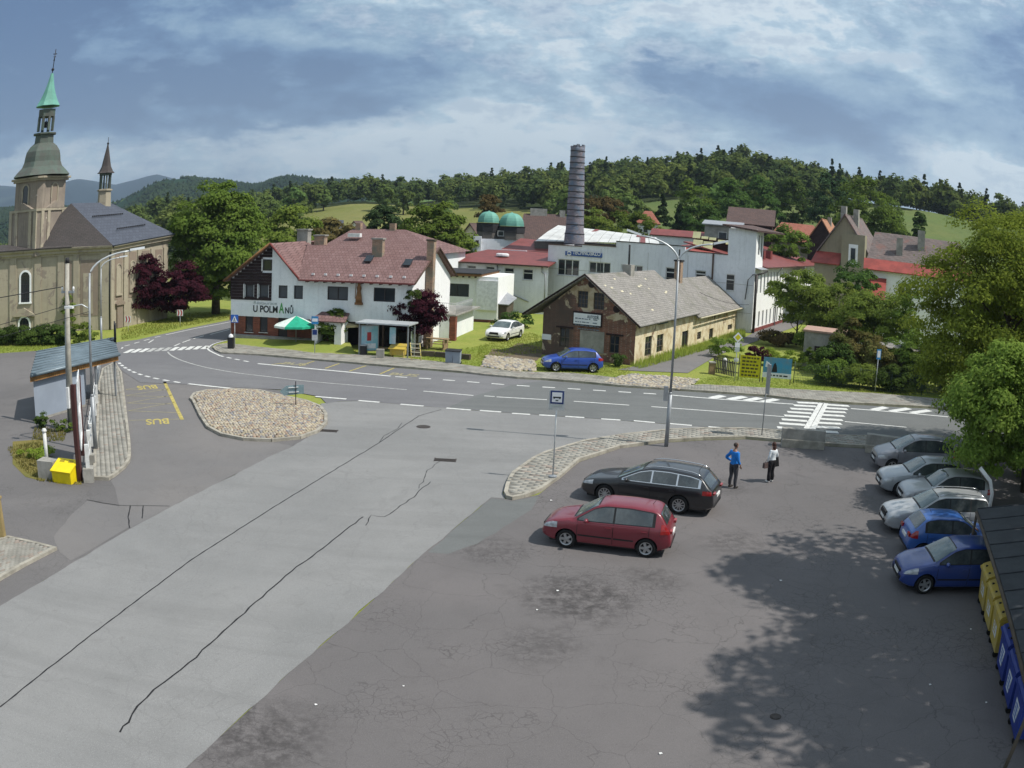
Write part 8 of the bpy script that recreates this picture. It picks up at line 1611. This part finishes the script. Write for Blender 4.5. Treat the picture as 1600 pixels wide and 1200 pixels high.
# parasols and beer-garden bits
def parasol(P, h, r, mts, lab, n=8, rot=0):
    t = thing('parasol', lab, 'parasol', P, R(rot), 'guest house garden parasols'); m = MB(); m.cyl((0, 0, 0), (0, 0, h), .03, n=6); m.build('pole', MATS['galv'], t)
    for k in range(n):
        a0, a1 = 2*math.pi*k/n, 2*math.pi*(k+1)/n; m = MB(); p0 = (r*math.cos(a0), r*math.sin(a0), h-.62); p1 = (r*math.cos(a1), r*math.sin(a1), h-.62); m.slab([(0, 0, h+.05), p0, p1], .015); m.face((p0, p1, (p1[0], p1[1], p1[2]-.16), (p0[0], p0[1], p0[2]-.16))); m.build('panel', MATS[mts[k % len(mts)]], t)
    return t
pg_ = parasol((-16.31, 63.46), 2.25, 1.75, ['parasol_green', 'parasol_white', 'parasol_white', 'parasol_green'], 'green and white striped parasol before the red plinth', rot=-60, n=8)
parasol((-12.74, 64.61), 2.3, 1.5, ['parasol_cream'], 'cream parasol behind the shrub by the porch', rot=10); parasol((-10.7, 65.79), 2.95, 1.9, ['parasol_cream'], 'large cream parasol behind the glass bus shelter', rot=20); parasol((-9.54, 65.04), 2.6, 1.6, ['parasol_cream'], 'smaller cream parasol between bus shelter and purple tree', rot=5)
bn = thing('picnic_table', 'wooden picnic table in the guest house garden right of the purple tree', 'table', (-5.67, 64.7), R(-12)); m = MB(); m.box(-.9, .9, -.35, .35, .72, .77); m.build('table_top', MATS['bench_wood'], bn)
for yy in (-.7, .55): m = MB(); m.box(-.9, .9, yy, yy+.22, .42, .46); m.build('seat', MATS['bench_wood'], bn)
for xx in (-.7, .6): m = MB(); m.box(xx, xx+.08, -.6, .65, 0, .719); m.build('leg', MATS['bench_wood'], bn)
yb2 = thing('grit_bin', 'yellow grit bin on legs left of the yellow wooden ladder rack', 'grit bin', (-7.91, 59.54), R(-12)); m = MB(); m.xprism([(-.3, .25), (.3, .25), (.35, .8), (-.35, .7)], -.5, .5); m.build('bin_body', MATS['bin_yellow'], yb2); m = MB(); m.slab([(-.6, -.42, .70), (.6, -.42, .70), (.6, .42, .98), (-.6, .42, .98)], .05); m.build('lid', MATS['bin_yellow'], yb2)
for xx in (-.45, .4): m = MB(); m.box(xx, xx+.05, -.2, .2, 0, .25); m.build('leg', MATS['yellow_wood'], yb2)
lr2 = thing('ladder_rack', 'yellow wooden ladder-shaped rack leaning on the verge', 'rack', (-6.51, 58.22), R(-5))
for sx in (-.28, .38): m = MB(); m.tube([(sx, 0, 0), (sx-.18, .25, 1.25)], .035, 4); m.build('side_rail', MATS['yellow_wood'], lr2)
for k in range(5): z = .08+k*.27; m = MB(); m.box(-.3-.13*z, .4-.13*z, .2*z-.03, .2*z+.03, z, z+.05); m.build('rung', MATS['cream'], lr2)
for i, (P_, lb_) in enumerate((((-4.19, 57.99), 'left dark wheelie bin on the verge by the apron'), ((-3.71, 57.84), 'right dark wheelie bin on the verge by the apron'))):
    t = thing('wheelie_bin', lb_, 'bin', P_, R(-12+i*5), 'dark wheelie bins on the far verge'); m = MB(); a_ = [(-.24, -.26), (.24, -.26), (.24, .26), (-.24, .26)]; m.lathe([(.33, .1), (.37, .92)], 4, rot=R(45)); m.build('bin_body', MATS['panel_grey'], t); m = MB(); m.slab([(-.29, -.32, .93), (.29, -.32, .93), (.29, .3, 1.0), (-.29, .3, 1.0)], .05); m.build('lid', MATS['trim'], t); m = MB(); m.cyl((-.28, .24, .1), (.28, .24, .1), .09, n=10); m.build('wheel', MATS['rubber'], t)
# stone edging wall along the verge behind the far pavement
ew = [Vector(p) for p in [(-8.76, 61.69), (-7.27, 60.86), (-5.44, 60.73), (-2.93, 59.94)]]; se = thing('stone_edging', 'low dark stone edging behind the verge from the shelter to the apron', 'edging', ew[0][:]) 
for a, b in zip(ew, ew[1:]):
    n = max(1, int((b-a).length/.7))
    for k in range(n): p, q = a.lerp(b, k/n)-ew[0], a.lerp(b, (k+.94)/n)-ew[0]; m = MB(); nd = Vector((-(q-p).y, (q-p).x)).normalized()*.3; m.prism([p[:], q[:], (q+nd)[:], (p+nd)[:]], 0, random.uniform(.25, .38)); m.build('edging_stone', MATS['wood_old'], se)
# ---- containers under the canopy on the right
def container(P, h, mt, lidmt, lab, slots, label_paper=False):
    t = thing('recycling_container', lab, 'container', P, h, 'recycling containers under the canopy')
    W_, D_, Hb = 1.22, 1.02, 1.08                      # local x = width along the row, -y = front
    m = MB(); a = [m.av(p) for p in ((-W_/2+.08, -D_/2+.12, .16), (W_/2-.08, -D_/2+.12, .16), (W_/2-.08, D_/2-.12, .16), (-W_/2+.08, D_/2-.12, .16))]; b = [m.av(p) for p in ((-W_/2, -D_/2, Hb), (W_/2, -D_/2, Hb), (W_/2, D_/2, Hb), (-W_/2, D_/2, Hb))]
    m.fi(a[::-1]); m.fi(b)
    for k in range(4): m.fi((a[k], a[(k+1) % 4], b[(k+1) % 4], b[k]))
    bd = m.build('bin_body', MATS[mt], t)
    m = MB(); m.box(-W_/2-.04, W_/2+.04, -D_/2-.05, D_/2+.04, Hb+.002, Hb+.06); m.build('rim', MATS[mt], t)
    m = MB(); prof_ = [(-D_/2-.03, Hb+.063), (-D_/2+.02, Hb+.13), (-D_/4, Hb+.22), (D_/5, Hb+.26), (D_/2, Hb+.16), (D_/2, Hb+.063)]; m.xprism(prof_, -W_/2, W_/2); ld_ = m.build('lid', MATS[lidmt], t)
    for xx in (-.3, .3): m = MB(); m.box(xx-.035, xx+.035, -D_/2+.06, -D_/2+.13, Hb+.13, Hb+.185); m.build('catch', MATS['trim'], ld_)
    if slots == 'round':
        for xx in (-.28, .28): m = MB(); m.lathe([(.13, Hb+.22), (.13, Hb+.275)], 12, (xx, .06), sy=.75); m.build('opening', MATS['trim'], ld_)
    elif slots == 'square': m = MB(); m.box(-.2, .2, -.1, .22, Hb+.2, Hb+.28); m.build('opening', MATS['trim'], ld_)
    else: m = MB(); m.box(-.35, .35, -.06, .0, Hb+.22, Hb+.268); m.build('opening', MATS['trim'], ld_)
    for sx in (-.45, .45):
        for sy in (-.33, .33): m = MB(); m.cyl((sx-.03, sy, .09), (sx+.03, sy, .09), .09, n=12); m.build('wheel', MATS['rubber'], t)
    fy = lambda z: -D_/2+.12-.12*(z-.16)/(Hb-.16)-.006
    m = MB(); z0, z1 = (.35, .85) if label_paper else (.45, .8); w_ = .26; m.face(((-w_, fy(z0), z0), (w_*(.4 if label_paper else 1), fy(z0), z0), (w_, fy(z1), z1), (-w_, fy(z1), z1))); st_ = m.build('sticker', MATS['poster_white'], bd)
    m = MB()
    for k in range(4): z = z0+.08+k*.1; m.face(((-w_*.7, fy(z)-.004, z), (w_*.5, fy(z)-.004, z), (w_*.5, fy(z+.05)-.004, z+.05), (-w_*.7, fy(z+.05)-.004, z+.05)))
    m.build('sticker_print', MATS['sign_blue'] if label_paper else MATS['bin_yellow'], st_, kind='stuff'); return t
BR0, BR1 = Vector((14.04, 19.97)), Vector((10.96, 11.86)); bd_ = (BR1-BR0).normalized(); bnn = Vector((bd_.y, -bd_.x))
if bnn.x > 0: bnn = -bnn
rowrot = math.atan2(bnn.y, bnn.x)+math.pi/2; Ltot = (BR1-BR0).length; print('bin row', Ltot)
offs_ = [.62, 1.92, 3.22, 4.72, 6.05, 7.38]
for i, s in enumerate(offs_):
    c = BR0+bd_*(s*Ltot/8.05)-bnn*.36
    if i < 3: container(c[:], rowrot, 'bin_yellow', 'bin_yellow', ['faded yellow recycling container nearest the blue cars', 'middle faded yellow recycling container with round openings', 'brightest yellow recycling container, next to the blue ones'][i], 'round')
    else: container(c[:], rowrot, 'bin_blue', 'bin_blue', ['blue paper container beside the yellow ones, lid with slot', 'middle blue paper container with square black opening', 'blue paper container nearest the lower right corner'][i-3], ['slot', 'square', 'slot'][i-3], True)
# canopy
CA = [(14.59, 22.09), (16.38, 17.46), (8.01, 5.33), (9.82, 11.13)]
cn = thing('bin_canopy', 'dark felt-covered canopy roof on posts above the containers', 'canopy', (0, 0)); c0, c1, c2, c3 = [Vector((p[0], p[1], z)) for p, z in zip(CA, (2.2, 2.55, 2.55, 2.2))]
bd_ = (Vector((10.48, 12.26))-Vector((14.68, 22.24))).normalized(); bnn = Vector((bd_.y, -bd_.x)); bnn = -bnn if bnn.x > 0 else bnn; c3 = c0+(Vector((bd_.x, bd_.y, 0)))*11.5; c3.z = 2.2; c1 = c0+Vector((-bnn.x, -bnn.y, 0))*3.2; c1.z = 2.75; c2 = c3+Vector((-bnn.x, -bnn.y, 0))*3.2; c2.z = 2.75
N_ = 10
for k in range(N_):
    m = MB(); t0, t1 = k/N_, (k+1)/N_; a, b, c, d = c0.lerp(c3, t0+.001), c0.lerp(c3, t1-.001), c1.lerp(c2, t1-.001), c1.lerp(c2, t0+.001); m.slab([a, b, c, d], .05); m.build('roof_sheet', MATS['roof_felt'], cn)
    m = MB(); m.tube([a+Vector((0, 0, .012)), d+Vector((0, 0, .012))], .018, 4); m.build('seam', MATS['roof_felt'], cn)
m = MB(); m.tube([c0-Vector((0, 0, .12)), c3-Vector((0, 0, .12))], .07, 4); m.build('front_beam', MATS['wood_old'], cn); m = MB(); m.tube([c1-Vector((0, 0, .12)), c2-Vector((0, 0, .12))], .07, 4); m.build('rear_beam', MATS['wood_old'], cn)
for s in (.08, 12.5):
    p = c0+Vector((bd_.x, bd_.y, 0))*s; m = MB(); m.cyl((p.x-.0, p.y, 0), (p.x, p.y, 2.1), .05, n=8); m.build('post', MATS['wood_old'], cn)
    p = c1+Vector((bd_.x, bd_.y, 0))*s; m = MB(); m.cyl((p.x, p.y, 0), (p.x, p.y, 2.6), .05, n=8); m.build('post', MATS['wood_old'], cn)
m = MB(); a, b = c1-Vector((0, 0, .2)), c2-Vector((0, 0, .2)); m.prism([(a.x, a.y), (b.x, b.y), (b.x-bnn.x*.05, b.y-bnn.y*.05), (a.x-bnn.x*.05, a.y-bnn.y*.05)], 0, 2.4); m.build('back_wall', MATS['wood_dark'], cn)
m = MB(); p = c0+Vector((.9, .55, 0)); m.tube([(p.x, p.y, 1.2), (p.x, p.y, 2.5), (p.x-.12, p.y+.1, 2.9), (p.x-.45, p.y+.45, 3.25)], .07, 8); tag(m.build('bent_pipe', MATS['post_white'], None), 'white bent pipe rising behind the corner of the bin canopy', 'pipe')
# litter on the lot
lit = MB(); 
for i, (x, y) in enumerate(sorted([(1.43, 21.62), (7.99, 22.33), (-2.06, 16.05), (0.86, 20.35), (1.52, 29.57), (3.12, 13.62), (12.74, 18.06), (10.07, 15.4), (11.21, 14.08), (-3.77, 14.9)], key=lambda q: math.dist(q, (3.0, 24.59)))):
    m = MB(); s = random.uniform(.03, .07); m.slab([(x, y, .02), (x+s, y+.01, .03), (x+s*.8, y+s, .025), (x-.01, y+s*.7, .035)], .01); o = m.build('paper_scrap', MATS['litter'], None); tag(o, 'white litter scrap on the asphalt, '+ORD[i]+' nearest to the red hatchback', 'litter', 'scraps of litter on the asphalt')
# ------------------------------------------------------------------ people
def skinned(name, joints, edges, root_i, mtl, parent, sub=2):
    me = bpy.data.meshes.new(name); me.from_pydata([j[0] for j in joints], edges, []); o = bpy.data.objects.new(name, me); COL.objects.link(o)
    sk = o.modifiers.new('s', 'SKIN'); sk.use_smooth_shade = True; me.skin_vertices.new() if hasattr(me.skin_vertices, 'new') and not me.skin_vertices else None
    return o, sk
def limbmesh(par, name, chains, mt):
    """continuous tapered surface through a branching skeleton; chain = list of (x,y,z,rx,ry)"""
    m = MB()
    for ch in chains:
        n = 12; rings = []; P_ = [Vector(c[:3]) for c in ch]
        # resample smoothly
        pts = []
        for i in range(len(ch)-1):
            p0, p1, p2, p3 = [np.array(ch[k]) for k in (max(i-1, 0), i, i+1, min(i+2, len(ch)-1))]
            for k in range(4):
                t = k/4; pts.append(.5*((2*p1)+(-p0+p2)*t+(2*p0-5*p1+4*p2-p3)*t*t+(-p0+3*p1-3*p2+p3)*t**3))
        pts.append(np.array(ch[-1]))
        for i, q in enumerate(pts):
            d = Vector((pts[min(i+1, len(pts)-1)]-pts[max(i-1, 0)])[:3]).normalized(); u = Vector((0, 1, 0)) if abs(d.y) < .9 else Vector((0, 0, 1)); s_ = u.cross(d).normalized(); f_ = d.cross(s_).normalized()
            c = Vector(q[:3]); rings.append([m.av(c+s_*math.cos(2*math.pi*k/n)*q[3]+f_*math.sin(2*math.pi*k/n)*q[4]) for k in range(n)])
        for a, b in zip(rings, rings[1:]):
            for k in range(n): m.fi((a[k], a[(k+1) % n], b[(k+1) % n], b[k]), True)
        m.fi(rings[0][::-1], True); m.fi(rings[-1], True)
    return m.build(name, MATS[mt], par)
def fuse(o, vox=.018):
    """merge overlapping limbs into one continuous surface"""
    r = o.modifiers.new('r', 'REMESH'); r.mode = 'VOXEL'; r.voxel_size = vox; r.use_smooth_shade = True; s = o.modifiers.new('c', 'CORRECTIVE_SMOOTH') if False else o.modifiers.new('c', 'SMOOTH'); s.iterations = 3
    dg = bpy.context.evaluated_depsgraph_get(); me = bpy.data.meshes.new_from_object(o.evaluated_get(dg)); o.modifiers.clear(); o.data = me; return o
def person(label, P, rot, H_, shirt, trous, hair, shoe, skin, female=False):
    """local frame: +y is the way the figure faces"""
    t = thing('person', label, 'person', P, R(rot)); k = H_/1.78; S_ = lambda ch: [tuple(v*k for v in c) for c in ch]
    w_ = .165 if not female else .14; hip = .10 if not female else .095
    hnd = []
    # one continuous body (legs, trunk, arms, neck, head)
    armL = [(-w_, 0, 1.44, .062, .062), (-w_-.10, -.05, 1.28, .048, .05), (-w_-.20, -.10, 1.15, .04, .042), (-w_-.08, .03, 1.04, .033, .033), (-w_+.02, .10, .98, .027, .027)] if not female else [(-w_, 0, 1.44, .05, .05), (-w_-.06, -.01, 1.28, .042, .042), (-w_-.10, -.01, 1.14, .035, .036), (-w_-.08, .05, 1.0, .029, .029), (-w_-.07, .08, .93, .024, .024)]
    armR = [(w_, 0, 1.44, .062, .062), (w_+.06, -.02, 1.28, .048, .05), (w_+.09, -.01, 1.12, .04, .042), (w_+.08, .09, .98, .032, .032), (w_+.07, .14, .90, .026, .026)] if not female else [(w_, 0, 1.44, .05, .05), (w_+.08, -.02, 1.28, .042, .042), (w_+.13, .0, 1.14, .035, .036), (w_+.04, .16, 1.12, .029, .029), (w_-.03, .22, 1.14, .024, .024)]
    legL = [(-hip, 0, .98, .09, .10), (-hip-.01, .01, .72, .078, .085), (-hip-.01, .02, .48, .056, .06), (-hip-.02, -.01, .28, .05, .055), (-hip-.02, 0, .09, .036, .04)]
    legR = [(hip, 0, .98, .09, .10), (hip+.02, .03, .72, .078, .085), (hip+.03, .05, .48, .056, .06), (hip+.04, .03, .28, .05, .055), (hip+.05, .04, .09, .036, .04)]
    trunk_ = [(0, 0, .90, .15, .11), (0, .01, 1.05, .15, .11), (0, .01, 1.2, .145, .105), (0, .0, 1.36, .175, .115), (0, -.01, 1.46, .13, .085), (0, 0, 1.52, .055, .055), (0, .015, 1.58, .05, .052)]
    head = [(0, .02, 1.56, .045, .05), (0, .03, 1.62, .07, .085), (0, .025, 1.69, .077, .095), (0, .02, 1.75, .06, .075), (0, .015, 1.78, .02, .03)]
    ch = [S_(c) for c in (armL, armR, legL, legR, trunk_, head)]
    b = limbmesh(t, 'body', ch, skin); fuse(b, .02*k)
    # face and ears
    m = MB(); z = 1.665*k
    for sx in (-.028, .028): m.ball((sx*k, .107*k, z+.02*k), .012*k, 6, 5)
    m.build('eyes', MATS['hair_dark'], b, kind='stuff'); m = MB(); m.ball((0, .118*k, z-.005), .016*k, 6, 5, .8, 1, 1.4); 
    m.build('nose', MATS[skin], b)
    for sx in (-1, 1): m = MB(); m.ball((sx*.078*k, .02*k, z), .022*k, 6, 5, .4, .8, 1.2); m.build('ear', MATS[skin], b)
    # hands with five fingers
    for arm, sg_ in ((armL, -1), (armR, 1)):
        p = Vector(arm[-1][:3])*k; q = Vector(arm[-2][:3])*k; d = (p-q).normalized(); s_ = d.orthogonal().normalized(); hm = [[(*(p-d*.01), .026*k, .02*k), (*(p+d*.04*k), .036*k, .018*k), (*(p+d*.075*k), .034*k, .016*k)]]
        for f in range(4):
            o_ = s_*(f-1.5)*.018*k; l = (.055, .068, .062, .048)[f]*k; hm.append([(*(p+d*.07*k+o_), .0085*k, .0085*k), (*(p+d*(.07*k+l*.6)+o_), .008*k, .008*k), (*(p+d*(.07*k+l)+o_*1.05+Vector((0, 0, -.012*k))), .006*k, .006*k)])
        hm.append([(*(p+d*.02*k+s_*.03*k), .011*k, .011*k), (*(p+d*.05*k+s_*.052*k), .009*k, .009*k), (*(p+d*.075*k+s_*.055*k), .007*k, .007*k)])
        limbmesh(b, 'hand', hm, skin)
    g = .012
    def grow(c, e): return [(x, y, z, a+e, b_+e) for x, y, z, a, b_ in c]
    sl = 4 if not female else 5
    tops = [S_(grow([(0, 0, .93 if not female else .99, .165, .125)]+trunk_[1:5], .018)), S_(grow(armL[:sl], .018)), S_(grow(armR[:sl], .018))]
    o = limbmesh(t, 'shirt', tops, shirt); fuse(o, .02*k)
    fl_ = .0 if not female else .02
    tr = [S_([(x, y, z, a+.02+(fl_ if z < .3 else 0), b_+.02+(fl_ if z < .3 else 0)) for x, y, z, a, b_ in c]) for c in (legL, legR)]+[S_([(0, 0, .86, .14, .11), (0, 0, 1.0, .158, .12)])]
    o = limbmesh(t, 'trousers', tr, trous); fuse(o, .02*k)
    for c in (legL, legR):
        x, y = c[-1][0]*k, c[-1][1]*k; m = MB(); m.ball((x, y+.055*k, .045*k), .05*k, 10, 7, .95, 2.7, .95); m.build('shoe', MATS[shoe], t)
    m = MB()
    if female: m.ball((0, -.005, 1.69*k), .098*k, 12, 9, .95, 1.08, 1.15); m.ball((0, -.055*k, 1.56*k), .085*k, 12, 9, 1.05, .75, 1.6)
    else: m.ball((0, -.005, 1.71*k), .088*k, 12, 9, 1.0, 1.12, .95)
    m.build('hair', MATS[hair], b); return t, k
person('man in blue jacket and dark trousers standing beside the black estate, hand on hip', (8.67, 31.71), -62, 1.80, 'shirt_blue', 'trousers_grey', 'hair_dark', 'shoe_dark', 'skin_dark')
wt, wk = person('woman in white blouse and black flared trousers with bags, facing the zebra crossing', (10.52, 32.52), 28, 1.66, 'shirt_white', 'trousers_black', 'hair_brown', 'shoe_white', 'skin', True)
wp_ = Vector(wt.location); rw = R(28)
def wl2(x, y, z): return (wp_.x+math.cos(rw)*x-math.sin(rw)*y, wp_.y+math.sin(rw)*x+math.cos(rw)*y, z)
hb2 = thing('handbag', 'small brown handbag hanging at the left side of the woman', 'bag', wl2(-.27, .06, 0), rw); m = MB(); m.xprism([(-.07, .62), (.07, .62), (.05, .84), (-.05, .84)], -.15, .13); m.build('bag_body', MATS['bag_brown'], hb2); m = MB(); m.tube([(-.09, 0, .83), (0, 0, .97), (.08, 0, .83)], .01, 5); m.build('handle', MATS['bag_brown'], hb2)
sb2 = thing('shoulder_bag', 'black tote bag at the right side of the woman', 'bag', wl2(.25, .06, 0), rw); m = MB(); m.yprism([(-.17, .62), (.19, .62), (.10, 1.0), (.0, 1.02)], -.06, .06); m.build('bag_body', MATS['bag_black'], sb2); m = MB(); m.tube([(.0, 0, 1.0), (-.06, 0, 1.35), (.1, 0, .98)], .012, 5); m.build('strap', MATS['bag_black'], sb2)
# ------------------------------------------------------------------ air
hb_ = MB(); hb_.box(-6500, 6500, -1500, 7500, -80, 560); hv = bpy.data.materials.new('haze'); hv.use_nodes = True; nt = hv.node_tree
for n in list(nt.nodes): nt.nodes.remove(n)
ho_ = nt.nodes.new('ShaderNodeOutputMaterial'); pv = nt.nodes.new('ShaderNodeVolumePrincipled'); pv.inputs['Density'].default_value = .00015; pv.inputs['Color'].default_value = (.62, .76, .95, 1); pv.inputs['Anisotropy'].default_value = .3
nt.links.new(pv.outputs[0], ho_.inputs['Volume']); hb_.build('haze', hv, None, kind='stuff')
